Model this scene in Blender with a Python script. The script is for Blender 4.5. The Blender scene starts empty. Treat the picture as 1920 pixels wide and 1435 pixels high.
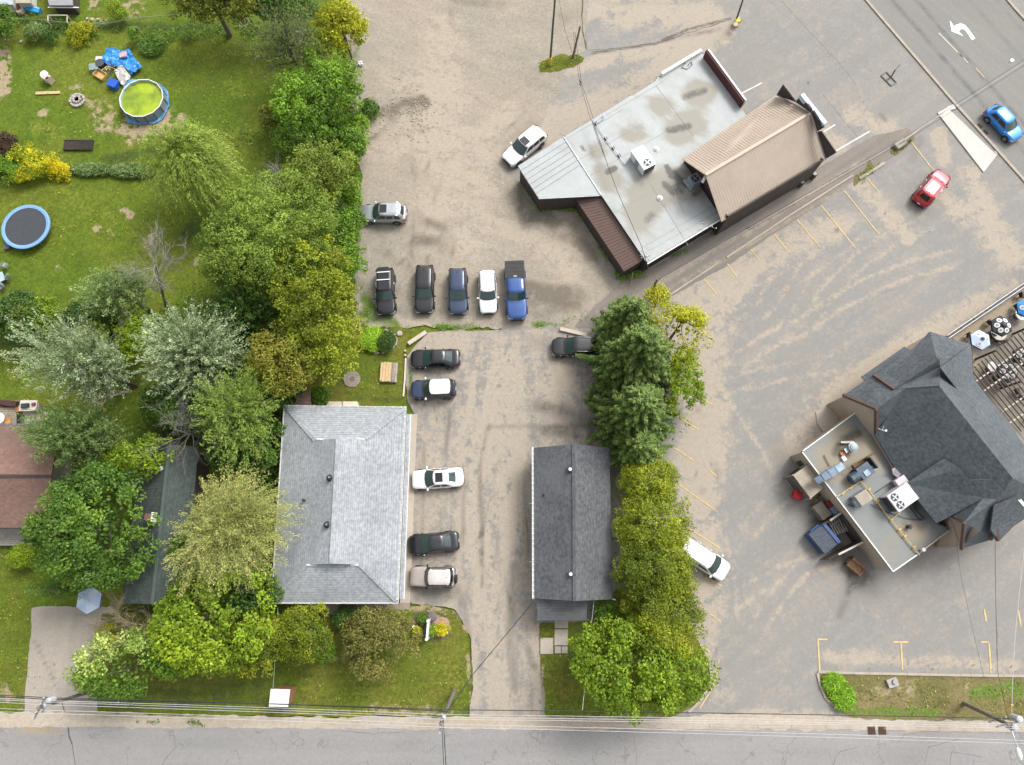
import bpy, bmesh, math, random
import numpy as np
from mathutils import Vector, Matrix
scene = bpy.context.scene
COL = scene.collection
# ---------------------------------------------------------------- camera
CAM_H = 65.0; TILT = math.radians(14.0); FPX = 1300.0
cam_d = bpy.data.cameras.new("camera"); cam = bpy.data.objects.new("camera", cam_d); COL.objects.link(cam)
cam.location = (0, 0, CAM_H); cam.rotation_euler = (TILT, 0, 0)
cam_d.sensor_width = 36.0; cam_d.lens = FPX / 1920 * 36.0
cam_d.clip_start = 0.5; cam_d.clip_end = 6000
scene.camera = cam
# ---------------------------------------------------------------- light
SUN_EL = math.radians(50); SUN_AZ = math.radians(47)      # azimuth measured from +X towards +Y
sdir = Vector((math.cos(SUN_EL)*math.cos(SUN_AZ), math.cos(SUN_EL)*math.sin(SUN_AZ), math.sin(SUN_EL)))
world = bpy.data.worlds.new("World"); scene.world = world; world.use_nodes = True
wn = world.node_tree; wn.nodes.clear()
sky = wn.nodes.new("ShaderNodeTexSky"); sky.sky_type = 'NISHITA'; sky.sun_disc = False
sky.sun_elevation = SUN_EL; sky.sun_rotation = math.radians(90) - SUN_AZ
sky.air_density = 1.0; sky.dust_density = 6.0; sky.ozone_density = 0.6; sky.altitude = 300
hsv = wn.nodes.new("ShaderNodeHueSaturation"); hsv.inputs['Saturation'].default_value = 0.22
bg = wn.nodes.new("ShaderNodeBackground"); bg.inputs[1].default_value = 0.15
wo = wn.nodes.new("ShaderNodeOutputWorld")
wn.links.new(sky.outputs[0], hsv.inputs['Color']); wn.links.new(hsv.outputs[0], bg.inputs[0]); wn.links.new(bg.outputs[0], wo.inputs[0])
sun_d = bpy.data.lights.new("sun", 'SUN'); sun_d.energy = 1.05; sun_d.angle = math.radians(18); sun_d.color = (1, .965, .91)
sun = bpy.data.objects.new("sun", sun_d); COL.objects.link(sun); sun.location = (60, 60, 90)
sun.rotation_euler = sdir.to_track_quat('Z', 'Y').to_euler()
vs = scene.view_settings; vs.view_transform = 'Standard'; vs.look = 'None'; vs.gamma = 1; vs.use_curve_mapping = False
vs.exposure = 0.82
# ---------------------------------------------------------------- helpers
CT, ST = math.cos(TILT), math.sin(TILT)
def P(u, v, z=0.0):
    """world point at height z seen at photo pixel (u, v): used to survey where things stand"""
    a, b = u-960.0, -(v-717.5)
    y = b*CT + FPX*ST; zz = b*ST - FPX*CT
    s = (z-CAM_H)/zz
    return Vector((a*s, y*s, z))
def ppm(v, z=0.0):
    return (FPX*CT + (v-717.5)*ST)/(CAM_H-z)
def tag(o, label=None, cat=None, group=None, kind=None):
    if label: o['label'] = label
    if cat: o['category'] = cat
    if group: o['group'] = group
    if kind: o['kind'] = kind
    return o
def thing(name, label, cat, loc=(0, 0, 0), rz=0.0, group=None):
    o = bpy.data.objects.new(name, None); COL.objects.link(o); o.location = loc; o.rotation_euler = (0, 0, rz)
    o.empty_display_size = .3
    return tag(o, label, cat, group)
def wloc(o):
    v = Vector((0, 0, 0))
    while o is not None:
        v = v + Vector(o.location); o = o.parent
    return v
class MB:
    def __init__(s): s.v = []; s.f = []; s.smooth = False
    def add(s, vs_, fs):
        n = len(s.v); s.v.extend([tuple(p) for p in vs_]); s.f.extend([tuple(i+n for i in f) for f in fs]); return s
    def poly(s, pts): return s.add(pts, [tuple(range(len(pts)))])
    def box(s, c, size, rz=0.0, mat=None):
        hx, hy, hz = size[0]/2, size[1]/2, size[2]/2
        ps = [Vector((x, y, z)) for z in (-hz, hz) for x, y in ((-hx, -hy), (hx, -hy), (hx, hy), (-hx, hy))]
        R = mat if mat is not None else Matrix.Rotation(rz, 3, 'Z')
        return s.add([R @ p + Vector(c) for p in ps], [(3, 2, 1, 0), (4, 5, 6, 7), (0, 1, 5, 4), (1, 2, 6, 5), (2, 3, 7, 6), (3, 0, 4, 7)])
    def bar(s, a, b, w, h):
        """box beam from a to b, width w, height h"""
        a = Vector(a); b = Vector(b); d = b-a; L = d.length
        if L < 1e-6: return s
        x = d/L; up = Vector((0, 0, 1)) if abs(x.z) < .95 else Vector((0, 1, 0))
        y = up.cross(x).normalized(); z = x.cross(y)
        R = Matrix((x, y, z)).transposed()
        return s.box((a+b)/2, (L, w, h), mat=R)
    def tube(s, a, b, r0, r1=None, n=8, cap=True):
        a = Vector(a); b = Vector(b); r1 = r0 if r1 is None else r1
        d = (b-a).normalized(); up = Vector((0, 0, 1)) if abs(d.z) < .95 else Vector((1, 0, 0))
        x = d.cross(up).normalized(); y = d.cross(x)
        vs_ = []
        for p, r in ((a, r0), (b, r1)):
            for i in range(n):
                t = 2*math.pi*i/n; vs_.append(p + x*math.cos(t)*r + y*math.sin(t)*r)
        fs = [(i, i+n, (i+1) % n+n, (i+1) % n) for i in range(n)]
        if cap: fs += [tuple(range(n)), tuple(reversed(range(n, 2*n)))]
        return s.add(vs_, fs)
    def path(s, pts, r, n=6):
        for a, b in zip(pts[:-1], pts[1:]): s.tube(a, b, r, r, n, cap=False)
        return s
    def lathe(s, c, prof, n=16, ax=None):
        c = Vector(c); vs_ = []; fs = []
        R = Matrix.Identity(3) if ax is None else Vector(ax).to_track_quat('Z', 'Y').to_matrix()
        for r, z in prof:
            for i in range(n):
                t = 2*math.pi*i/n; vs_.append(c + R @ Vector((r*math.cos(t), r*math.sin(t), z)))
        m = len(prof)
        for j in range(m-1):
            for i in range(n):
                fs.append((j*n+i, j*n+(i+1) % n, (j+1)*n+(i+1) % n, (j+1)*n+i))
        fs.append(tuple(reversed(range(n)))); fs.append(tuple(range((m-1)*n, m*n)))
        return s.add(vs_, fs)
    def prism(s, pts, z0, z1):
        n = len(pts); vs_ = [(p[0], p[1], z0) for p in pts]+[(p[0], p[1], z1) for p in pts]
        fs = [tuple(reversed(range(n))), tuple(range(n, 2*n))]+[(i, (i+1) % n, (i+1) % n+n, i+n) for i in range(n)]
        return s.add(vs_, fs)
    def roof(s, pts, faces, th=.15):
        """shared-vertex roof shell with straight-down thickness along its open edges"""
        n = len(pts); low = [(p[0], p[1], p[2]-th) for p in pts]
        cnt = {}
        for f in faces:
            for i in range(len(f)):
                e = (f[i], f[(i+1) % len(f)]); k = tuple(sorted(e)); cnt.setdefault(k, []).append(e)
        fs = [tuple(f) for f in faces]+[tuple(i+n for i in reversed(f)) for f in faces]
        for k, es in cnt.items():
            if len(es) == 1:
                a, b = es[0]; fs.append((b, a, a+n, b+n))
        return s.add(list(pts)+low, fs)
    def build(s, name, mat, parent=None, local=False, smooth=False, sub=0):
        me = bpy.data.meshes.new(name)
        vv = s.v
        loc = Vector((0, 0, 0))
        if not local:
            if parent is not None:
                off = wloc(parent); vv = [(p[0]-off.x, p[1]-off.y, p[2]-off.z) for p in vv]
            else:
                A = np.array(vv); loc = Vector(((A[:, 0].min()+A[:, 0].max())/2, (A[:, 1].min()+A[:, 1].max())/2, A[:, 2].min()))
                vv = [(p[0]-loc.x, p[1]-loc.y, p[2]-loc.z) for p in vv]
        me.from_pydata(vv, [], s.f); me.validate()
        bm = bmesh.new(); bm.from_mesh(me); bmesh.ops.recalc_face_normals(bm, faces=bm.faces); bm.to_mesh(me); bm.free()
        if smooth:
            me.polygons.foreach_set('use_smooth', [True]*len(me.polygons))
        me.materials.append(mat)
        o = bpy.data.objects.new(name, me); COL.objects.link(o); o.location = loc
        if parent is not None: o.parent = parent
        if sub:
            m = o.modifiers.new('s', 'SUBSURF'); m.levels = sub; m.render_levels = sub
        return o
def copy_tree(o, parent=None):
    c = o.copy(); COL.objects.link(c)
    if parent is not None: c.parent = parent
    for ch in list(o.children): copy_tree(ch, c)
    return c
# ---------------------------------------------------------------- materials
class N:
    def __init__(s, name):
        s.m = bpy.data.materials.new(name); s.m.use_nodes = True; s.t = s.m.node_tree; s.t.nodes.clear()
        s.out = s.n("OutputMaterial"); s.b = s.n("BsdfPrincipled"); s.l(s.b.outputs[0], s.out.inputs[0])
    def n(s, t, **k):
        x = s.t.nodes.new("ShaderNode"+t)
        for a, v in k.items(): setattr(x, a, v)
        return x
    def l(s, a, b): s.t.links.new(a, b)
    def pos(s): return s.n("NewGeometry").outputs['Position']
    def obj(s): return s.n("TexCoord").outputs['Object']
    def mapping(s, vec, rz=0, sc=(1, 1, 1)):
        m = s.n("Mapping"); m.vector_type = 'POINT'
        r = s.n("VectorRotate"); r.rotation_type = 'Z_AXIS'; r.inputs['Angle'].default_value = rz
        s.l(vec, r.inputs['Vector']); s.l(r.outputs[0], m.inputs['Vector']); m.inputs['Scale'].default_value = sc
        return m.outputs[0]
    def noise(s, vec, scale, det=4, rough=.55, dist=0):
        x = s.n("TexNoise"); s.l(vec, x.inputs['Vector']); x.inputs['Scale'].default_value = scale
        x.inputs['Detail'].default_value = det; x.inputs['Roughness'].default_value = rough; x.inputs['Distortion'].default_value = dist
        return x.outputs['Fac']
    def math(s, op, a, b=0.0, clamp=False):
        x = s.n("Math", operation=op); x.use_clamp = clamp
        for i, q in enumerate((a, b)):
            if isinstance(q, (int, float)): x.inputs[i].default_value = q
            else: s.l(q, x.inputs[i])
        return x.outputs[0]
    def step(s, v, lo, hi):
        x = s.n("MapRange"); x.interpolation_type = 'SMOOTHSTEP'; s.l(v, x.inputs[0])
        x.inputs[1].default_value = lo; x.inputs[2].default_value = hi
        return x.outputs[0]
    def mix(s, f, a, b, mode='MIX'):
        x = s.n("Mix", data_type='RGBA', blend_type=mode)
        for i, q in ((0, f), (6, a), (7, b)):
            if isinstance(q, (int, float)): x.inputs[i].default_value = q
            elif isinstance(q, tuple): x.inputs[i].default_value = (q+(1,))[:4]
            else: s.l(q, x.inputs[i])
        return x.outputs[2]
    def bump(s, h, st=.5, d=.05):
        x = s.n("Bump"); x.inputs['Strength'].default_value = st; x.inputs['Distance'].default_value = d
        s.l(h, x.inputs['Height']); s.l(x.outputs[0], s.b.inputs['Normal'])
    def gray(s, v, lo, hi):
        x = s.n("MapRange"); s.l(v, x.inputs[0]); x.inputs[1].default_value = .3; x.inputs[2].default_value = .7
        x.inputs[3].default_value = lo; x.inputs[4].default_value = hi
        c = s.n("CombineColor"); 
        for i in range(3): s.l(x.outputs[0], c.inputs[i])
        return c.outputs[0]
MC = {}
def mat(name, col, rough=.75, metal=0.0, var=.12, scale=1.5, bump=.0, coat=0.0, dirt=None, dirt_amt=.5):
    key = (name, col, rough, metal)
    if key in MC: return MC[key]
    k = N(name); p = k.pos()
    n1 = k.noise(p, scale, 5); n2 = k.noise(p, scale*9, 3)
    c = k.mix(1.0, col, k.gray(n1, 1-var, 1+var), 'MULTIPLY')
    c = k.mix(1.0, c, k.gray(n2, 1-var*.6, 1+var*.6), 'MULTIPLY')
    if dirt: c = k.mix(k.math('MULTIPLY', k.step(k.noise(p, scale*.7, 6, .65), .5, .72), dirt_amt), c, dirt)
    k.l(c, k.b.inputs['Base Color']); k.b.inputs['Roughness'].default_value = rough; k.b.inputs['Metallic'].default_value = metal
    if coat: k.b.inputs['Coat Weight'].default_value = coat; k.b.inputs['Coat Roughness'].default_value = .06
    if bump: k.bump(n2, bump, .02)
    MC[key] = k.m; return k.m
def shingle_mat(name, col, dz=.06, line=.75, var=.22, tint=None, rz=0.0, tile=0.35):
    k = N(name); p = k.pos()
    sx = k.n("SeparateXYZ"); k.l(p, sx.inputs[0])
    fr = k.math('FRACT', k.math('DIVIDE', sx.outputs[2], dz))
    ln = k.step(fr, .0, .35)
    m = k.mapping(p, rz, (3.0, 3.0, 1/dz*.5))
    n1 = k.noise(m, 1.0, 2, .5); n2 = k.noise(p, .35, 4); n3 = k.noise(p, 18, 2)
    c = k.mix(1.0, col, k.gray(n1, 1-var, 1+var), 'MULTIPLY')
    c = k.mix(1.0, c, k.gray(n2, .86, 1.12), 'MULTIPLY'); c = k.mix(1.0, c, k.gray(n3, .8, 1.2), 'MULTIPLY')
    if tint: c = k.mix(k.math('MULTIPLY', k.step(k.noise(p, .22, 5, .6), .48, .68), .6), c, tint)
    dk = k.n("CombineColor"); g = k.math('ADD', k.math('MULTIPLY', ln, 1-line), line)
    for i in range(3): k.l(g, dk.inputs[i])
    c = k.mix(1.0, c, dk.outputs[0], 'MULTIPLY')
    k.l(c, k.b.inputs['Base Color']); k.b.inputs['Roughness'].default_value = .85
    k.bump(fr, .5, .02)
    return k.m
def ground_mat(name, base, base2, sand, dark, green=(.06, .11, .015), rz=0.0, streak=(0.1, .9), streak_amt=.14, fine=.12, cracks=False, rough=.9, k1=.5, lum=.12, autosand=0.0, fscale=9, mott=0.0):
    k = N(name); p = k.pos()
    at = k.n("Attribute"); at.attribute_name = 'paint'; sc = k.n("SeparateColor"); k.l(at.outputs['Color'], sc.inputs[0])
    n1 = k.noise(p, .12, 6, .6); n2 = k.noise(p, .9, 8, .65, .4); n3 = k.noise(p, fscale, 4, .7); n5 = k.noise(p, 2.8, 6, .7)
    n6 = k.noise(p, 1.7, 8, .75, .6); ns = k.noise(k.mapping(p, rz, (streak[0], streak[1], 1)), 1.0, 7, .62)
    c = k.mix(k.step(n1, .38, .62), base, base2)
    c = k.mix(1.0, c, k.gray(ns, 1-streak_amt, 1+streak_amt), 'MULTIPLY')
    c = k.mix(1.0, c, k.gray(n5, 1-lum, 1+lum), 'MULTIPLY')
    if mott: c = k.mix(k.math('MULTIPLY', k.step(n6, .54, .70), mott), c, dark)
    w = k.math('MULTIPLY', k.math('ADD', k.math('SUBTRACT', n2, .5), k.math('MULTIPLY', k.math('SUBTRACT', n5, .5), .6)), k1*2)
    w2 = k.math('MULTIPLY', k.math('ADD', k.math('ADD', k.math('MULTIPLY', k.math('SUBTRACT', ns, .5), .7), k.math('SUBTRACT', n2, .5)), k.math('MULTIPLY', k.math('SUBTRACT', n5, .5), .6)), k1*2)
    sa = k.math('ADD', sc.outputs[0], autosand) if autosand else sc.outputs[0]
    c = k.mix(k.step(k.math('MULTIPLY', sa, k.math('ADD', 1.0, k.math('MULTIPLY', w2, 3.6))), .14, .62), c, k.mix(1.0, sand, k.gray(n5, .9, 1.1), 'MULTIPLY'))
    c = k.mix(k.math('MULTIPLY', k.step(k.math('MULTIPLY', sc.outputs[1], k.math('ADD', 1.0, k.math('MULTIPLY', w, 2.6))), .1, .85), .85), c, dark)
    c = k.mix(k.step(k.math('MULTIPLY', sc.outputs[2], k.math('ADD', 1.0, k.math('MULTIPLY', w, 2.6))), .15, .75), c, k.mix(k.step(n5, .35, .65), green, tuple(x*1.6 for x in green)))
    c = k.mix(1.0, c, k.gray(n3, 1-fine, 1+fine), 'MULTIPLY')
    if cracks:
        vo = k.n("TexVoronoi"); vo.feature = 'DISTANCE_TO_EDGE'; vo.inputs['Scale'].default_value = .28
        ad = k.n("VectorMath", operation='ADD'); nz = k.n("TexNoise"); nz.inputs['Scale'].default_value = .9; nz.inputs['Detail'].default_value = 6
        k.l(p, nz.inputs['Vector']); k.l(p, ad.inputs[0]); sv = k.n("VectorMath", operation='SCALE'); k.l(nz.outputs['Color'], sv.inputs[0]); sv.inputs['Scale'].default_value = 2.2
        k.l(sv.outputs[0], ad.inputs[1]); k.l(ad.outputs[0], vo.inputs['Vector'])
        cr = k.math('SUBTRACT', 1.0, k.step(vo.outputs['Distance'], .003, .022))
        cr = k.math('MULTIPLY', cr, k.step(k.noise(p, .5, 3), .45, .62))
        c = k.mix(k.math('MULTIPLY', cr, .38), c, tuple(x*.35 for x in base))
    k.l(c, k.b.inputs['Base Color']); k.b.inputs['Roughness'].default_value = rough; k.b.inputs['Specular IOR Level'].default_value = .25
    k.bump(n3, .6, .03)
    return k.m
def leaf_mat(name, trans=.3):
    k = N(name); at = k.n("Attribute"); at.attribute_name = 'Col'
    k.b.inputs['Roughness'].default_value = .55; k.b.inputs['Specular IOR Level'].default_value = .35
    k.l(at.outputs['Color'], k.b.inputs['Base Color'])
    tr = k.n("BsdfTranslucent"); mx = k.n("MixShader"); mx.inputs[0].default_value = trans
    k.l(k.mix(1.0, at.outputs['Color'], (1.25, 1.3, .6), 'MULTIPLY'), tr.inputs[0])
    k.l(k.b.outputs[0], mx.inputs[1]); k.l(tr.outputs[0], mx.inputs[2]); k.l(mx.outputs[0], k.out.inputs[0])
    return k.m
def glass_mat(name, col, rough=.08):
    k = N(name); k.b.inputs['Base Color'].default_value = col+(1,); k.b.inputs['Roughness'].default_value = rough
    k.b.inputs['Specular IOR Level'].default_value = .6; k.b.inputs['Coat Weight'].default_value = .3
    return k.m
def paint_mat(name, col, metal=.25, rough=.32):
    key = ('car', name)
    if key in MC: return MC[key]
    k = N(name); n = k.noise(k.obj(), 1.2, 4); c = k.mix(1.0, col, k.gray(n, .9, 1.1), 'MULTIPLY')
    # a thin film of road dust low on the panels
    sx = k.n("SeparateXYZ"); k.l(k.pos(), sx.inputs[0])
    d = k.math('MULTIPLY', k.math('SUBTRACT', 1.0, k.step(sx.outputs[2], .2, .75)), .35)
    c = k.mix(d, c, (.2, .175, .14))
    k.l(c, k.b.inputs['Base Color']); k.b.inputs['Metallic'].default_value = metal; k.b.inputs['Roughness'].default_value = rough
    k.b.inputs['Coat Weight'].default_value = .7; k.b.inputs['Coat Roughness'].default_value = .08
    MC[key] = k.m; return k.m
# ---------------------------------------------------------------- ground sheets
def _h(i, j, seed):
    x = (i*374761393 + j*668265263 + seed*1442695041) & 0xffffffff
    x = ((x ^ (x >> 13))*1274126177) & 0xffffffff
    return ((x ^ (x >> 16)) & 0xffff)/65535.0
def vnoise(X, Y, sc, seed=0):
    X = X*sc; Y = Y*sc; i = np.floor(X).astype(np.int64); j = np.floor(Y).astype(np.int64); fx = X-i; fy = Y-j
    fx = fx*fx*(3-2*fx); fy = fy*fy*(3-2*fy)
    return (_h(i, j, seed)*(1-fx)+_h(i+1, j, seed)*fx)*(1-fy)+(_h(i, j+1, seed)*(1-fx)+_h(i+1, j+1, seed)*fx)*fy
def seg_dist(X, Y, a, b):
    dx, dy = b[0]-a[0], b[1]-a[1]; L = dx*dx+dy*dy+1e-12
    t = np.clip(((X-a[0])*dx+(Y-a[1])*dy)/L, 0, 1)
    return np.hypot(X-a[0]-t*dx, Y-a[1]-t*dy)
def pxp(pts, z=0): return [P(u, v, z) for u, v in pts]
def paint_eval(X, Y, strokes):
    A = np.zeros((X.size, 4), np.float32); A[:, 3] = 1
    ch = {'s': 0, 'd': 1, 'g': 2}
    for c, pts, r, st in strokes:
        w = pxp(pts); rr = r/19.0
        x0 = min(p.x for p in w)-rr*1.2; x1 = max(p.x for p in w)+rr*1.2; y0 = min(p.y for p in w)-rr*1.2; y1 = max(p.y for p in w)+rr*1.2
        idx = np.nonzero((X > x0) & (X < x1) & (Y > y0) & (Y < y1))[0]
        if not len(idx): continue
        xs, ys = X[idx], Y[idx]
        if len(w) == 1: d = np.hypot(xs-w[0].x, ys-w[0].y)
        else:
            d = np.full(xs.shape, 1e9)
            for a, b in zip(w[:-1], w[1:]): d = np.minimum(d, seg_dist(xs, ys, a, b))
        f = np.clip(1-d/rr, 0, 1); f = f*f*(3-2*f)
        k = ch[c]; A[idx, k] = A[idx, k] + st*f*(1-np.clip(A[idx, k], 0, 1)*.5)
    return np.clip(A, -1, 1.2)
def sheet(name, poly, z, m, cell=.3, amp=0.0, nsc=.8, strokes=(), parent=None, world=False, kind='structure', seed=1):
    w = [Vector((p[0], p[1], 0)) for p in poly] if world else pxp(poly)
    xs = [p.x for p in w]; ys = [p.y for p in w]
    gx = np.arange(min(xs)-cell*2-amp, max(xs)+cell*3+amp, cell); gy = np.arange(min(ys)-cell*2-amp, max(ys)+cell*3+amp, cell)
    X, Y = np.meshgrid(gx, gy, indexing='ij'); nx, ny = X.shape
    D = np.full(X.shape, 1e9); ins = np.zeros(X.shape, bool)
    n = len(w)
    for i in range(n):
        a, b = w[i], w[(i+1) % n]
        D = np.minimum(D, seg_dist(X, Y, a, b))
        if abs(a.y-b.y) > 1e-9:
            c = ((a.y > Y) != (b.y > Y)) & (X < (b.x-a.x)*(Y-a.y)/(b.y-a.y)+a.x); ins ^= c
    S = np.where(ins, D, -D)
    if amp: S = S + amp*((vnoise(X, Y, nsc, seed)-.5)*1.4+(vnoise(X, Y, nsc*3.1, seed+5)-.5)*.8)
    S[np.abs(S) < 1e-4] = 1e-4
    pos = S > 0
    idx = -np.ones(X.shape, np.int64); idx[pos] = np.arange(pos.sum())
    V = np.stack([X[pos], Y[pos]], 1).tolist(); cuts = {}
    allin = pos[:-1, :-1] & pos[1:, :-1] & pos[1:, 1:] & pos[:-1, 1:]
    anyin = pos[:-1, :-1] | pos[1:, :-1] | pos[1:, 1:] | pos[:-1, 1:]
    I, J = np.nonzero(allin)
    F = np.stack([idx[I, J], idx[I+1, J], idx[I+1, J+1], idx[I, J+1]], 1).tolist()
    for i, j in zip(*np.nonzero(anyin & ~allin)):
        cs = [(i, j), (i+1, j), (i+1, j+1), (i, j+1)]; f = []
        for q in range(4):
            a, b = cs[q], cs[(q+1) % 4]
            if pos[a]: f.append(int(idx[a]))
            if pos[a] != pos[b]:
                key = (a, b) if a < b else (b, a)
                if key not in cuts:
                    t = S[key[0]]/(S[key[0]]-S[key[1]])
                    cuts[key] = len(V); V.append([X[key[0]]*(1-t)+X[key[1]]*t, Y[key[0]]*(1-t)+Y[key[1]]*t])
                f.append(cuts[key])
        if len(f) >= 3: F.append(f)
    V = np.array(V); me = bpy.data.meshes.new(name)
    me.from_pydata([(a, b, 0.0) for a, b in V], [], F)
    at = me.color_attributes.new('paint', 'FLOAT_COLOR', 'POINT')
    at.data.foreach_set('color', paint_eval(V[:, 0], V[:, 1], strokes).ravel())
    me.materials.append(m); o = bpy.data.objects.new(name, me); COL.objects.link(o); o.location = (0, 0, z)
    if parent is not None: o.parent = parent
    if kind: o['kind'] = kind
    return o
def flat(name, poly, z, m, th=0.0, kind='structure', parent=None, zs=None):
    mb = MB(); w = pxp(poly)
    if th: mb.prism(w, z, z+th)
    else: mb.poly([(p.x, p.y, z) for p in w])
    o = mb.build(name, m, parent)
    if kind and parent is None: o['kind'] = kind
    return o
# ================================================================ GROUND
GRASS = (.080, .126, .009); GRASS2 = (.115, .142, .014); SAND = (.30, .245, .175); SOIL = (.10, .085, .05)
m_lawn = ground_mat('lawn_grass', GRASS, GRASS2, (.30, .24, .15), (.035, .06, .012), (.13, .14, .02), streak=(.9, .9), streak_amt=.16, fine=.38, lum=.30, k1=.8, fscale=6)
m_front = ground_mat('front_grass', (.088, .120, .010), (.125, .125, .02), (.27, .22, .13), (.05, .07, .014), (.16, .13, .03), rz=0, streak=(.3, 1.1), streak_amt=.18, fine=.38, lum=.30, k1=.8, fscale=6)
m_strip = ground_mat('strip_grass', (.12, .115, .035), (.18, .145, .065), (.3, .24, .15), (.06, .075, .02), (.08, .12, .02), streak=(.5, .9), streak_amt=.2, fine=.36, lum=.25, k1=.8, fscale=7)
m_gravel = ground_mat('gravel', (.30, .258, .205), (.27, .245, .20), (.345, .295, .235), (.13, .112, .088), (.07, .11, .02), rz=.3, streak=(.25, .8), streak_amt=.08, fine=.22, lum=.17, autosand=.18, mott=.5)
m_lot = ground_mat('lot_asphalt', (.225, .219, .207), (.24, .228, .21), (.34, .295, .24), (.085, .08, .07), (.07, .11, .02), rz=-.58, streak=(.07, .5), streak_amt=.045, fine=.10, lum=.05, autosand=.21)
m_drive = ground_mat('drive_asphalt', (.225, .213, .195), (.24, .222, .198), (.335, .29, .235), (.10, .09, .075), (.07, .11, .02), rz=1.57, streak=(.10, .7), streak_amt=.13, fine=.14, lum=.08, autosand=.40, mott=.22)
m_road = ground_mat('road_asphalt', (.245, .24, .235), (.26, .25, .24), SAND, (.13, .125, .12), rz=0, streak=(.05, .8), streak_amt=.07, fine=.12, lum=.05, cracks=True)
m_main = ground_mat('main_road_asphalt', (.215, .21, .192), (.205, .20, .188), SAND, (.115, .112, .108), rz=.86, streak=(.05, 1.2), streak_amt=.07, fine=.13, lum=.05)
m_alley = ground_mat('alley_asphalt', (.19, .17, .15), (.21, .185, .158), (.30, .25, .19), (.09, .08, .07), (.06, .09, .02), rz=-.58, streak=(.06, 1.4), streak_amt=.12, fine=.10, lum=.07)
m_conc = ground_mat('concrete', (.40, .355, .30), (.43, .38, .32), SAND, (.2, .17, .14), streak_amt=.06, fine=.08, lum=.06)
m_shoulder = ground_mat('sandy_shoulder', (.36, .31, .245), (.40, .35, .285), (.36, .3, .22), (.2, .17, .13), (.10, .12, .03), streak_amt=.08, fine=.12)
m_drvgravel = ground_mat('driveway_gravel', (.31, .28, .24), (.33, .295, .25), (.34, .28, .21), (.17, .15, .12), rz=1.57, streak=(.1, .6), streak_amt=.10, fine=.16, lum=.09)
m_yel = mat('yellow_line_paint', (.56, .41, .17), .7, var=.2, scale=2, dirt=(.25, .22, .18), dirt_amt=.75)
m_wht = mat('white_line_paint', (.62, .61, .58), .7, var=.08, scale=2, dirt=(.3, .28, .25), dirt_amt=.5)
# whole surroundings out to the horizon
gb = MB(); gb.poly([(-1500, -1500, 0), (1500, -1500, 0), (1500, 1500, 0), (-1500, 1500, 0)])
g = gb.build('ground', m_lawn); g.location.z = -.12; g['kind'] = 'structure'
def tracks(n, box, ang, seed, L=(60, 200), k='d', st=.2):
    """pairs of faint tyre tracks worn into the surface"""
    r_ = random.Random(seed); out = []
    for _ in range(n):
        u, v = r_.uniform(box[0], box[2]), r_.uniform(box[1], box[3]); a = math.radians(ang+r_.gauss(0, 14)); l = r_.uniform(*L); b = r_.uniform(-.5, .5)
        for off in (-15, 15):
            pts = []
            for i in range(5): t_ = i/4; aa = a+b*t_; pts.append((u+math.cos(aa)*l*t_-math.sin(aa)*off, v+math.sin(aa)*l*t_+math.cos(aa)*off))
            out.append((k, pts, 7, st*r_.uniform(.6, 1.3)))
    return out
ST_LAWN = [('s', [(280, 215)], 75, .55), ('s', [(330, 225), (250, 255)], 30, .9), ('s', [(240, 240)], 30, .6), ('s', [(185, 205), (200, 235)], 45, .4), ('s', [(0, 100), (5, 170)], 32, .75), ('s', [(148, 190)], 30, .45), ('s', [(80, 212)], 18, .6), ('s', [(140, 165)], 30, .35),
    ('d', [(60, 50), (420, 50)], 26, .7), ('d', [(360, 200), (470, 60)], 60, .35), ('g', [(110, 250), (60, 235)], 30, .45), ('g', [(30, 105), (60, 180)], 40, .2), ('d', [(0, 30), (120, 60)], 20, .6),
    ('d', [(200, 300), (320, 280)], 25, .8), ('s', [(230, 395), (245, 405)], 10, .9), ('s', [(180, 428), (205, 442)], 12, .7), ('s', [(280, 450)], 22, .6), ('s', [(340, 445)], 9, .7), ('s', [(370, 490)], 14, .8), ('g', [(100, 360), (190, 400)], 60, .28), ('g', [(300, 370)], 30, .4), ('d', [(350, 440), (420, 400)], 45, .7),
    ('s', [(110, 500)], 16, .4), ('d', [(0, 640), (90, 640)], 22, .8), ('g', [(30, 700)], 40, .5), ('d', [(30, 560)], 40, .7), ('d', [(110, 770)], 30, .5), ('s', [(180, 8)], 26, .75), ('s', [(170, 38), (195, 42)], 14, .8), ('s', [(250, 10)], 60, .35), ('s', [(455, 42)], 18, 1.0), ('d', [(420, 200), (480, 200)], 40, .3), ('g', [(430, 150), (470, 210)], 30, .35),
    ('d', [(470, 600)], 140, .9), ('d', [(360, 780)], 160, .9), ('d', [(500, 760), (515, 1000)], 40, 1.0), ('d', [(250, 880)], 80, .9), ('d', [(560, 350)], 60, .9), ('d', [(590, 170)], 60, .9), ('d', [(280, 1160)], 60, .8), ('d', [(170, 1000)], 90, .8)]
sheet('lawn', [(-160, -90), (700, -90), (700, 300), (690, 640), (560, 1000), (520, 1400), (-160, 1400)], -.05, m_lawn, .4, strokes=ST_LAWN)
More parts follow.
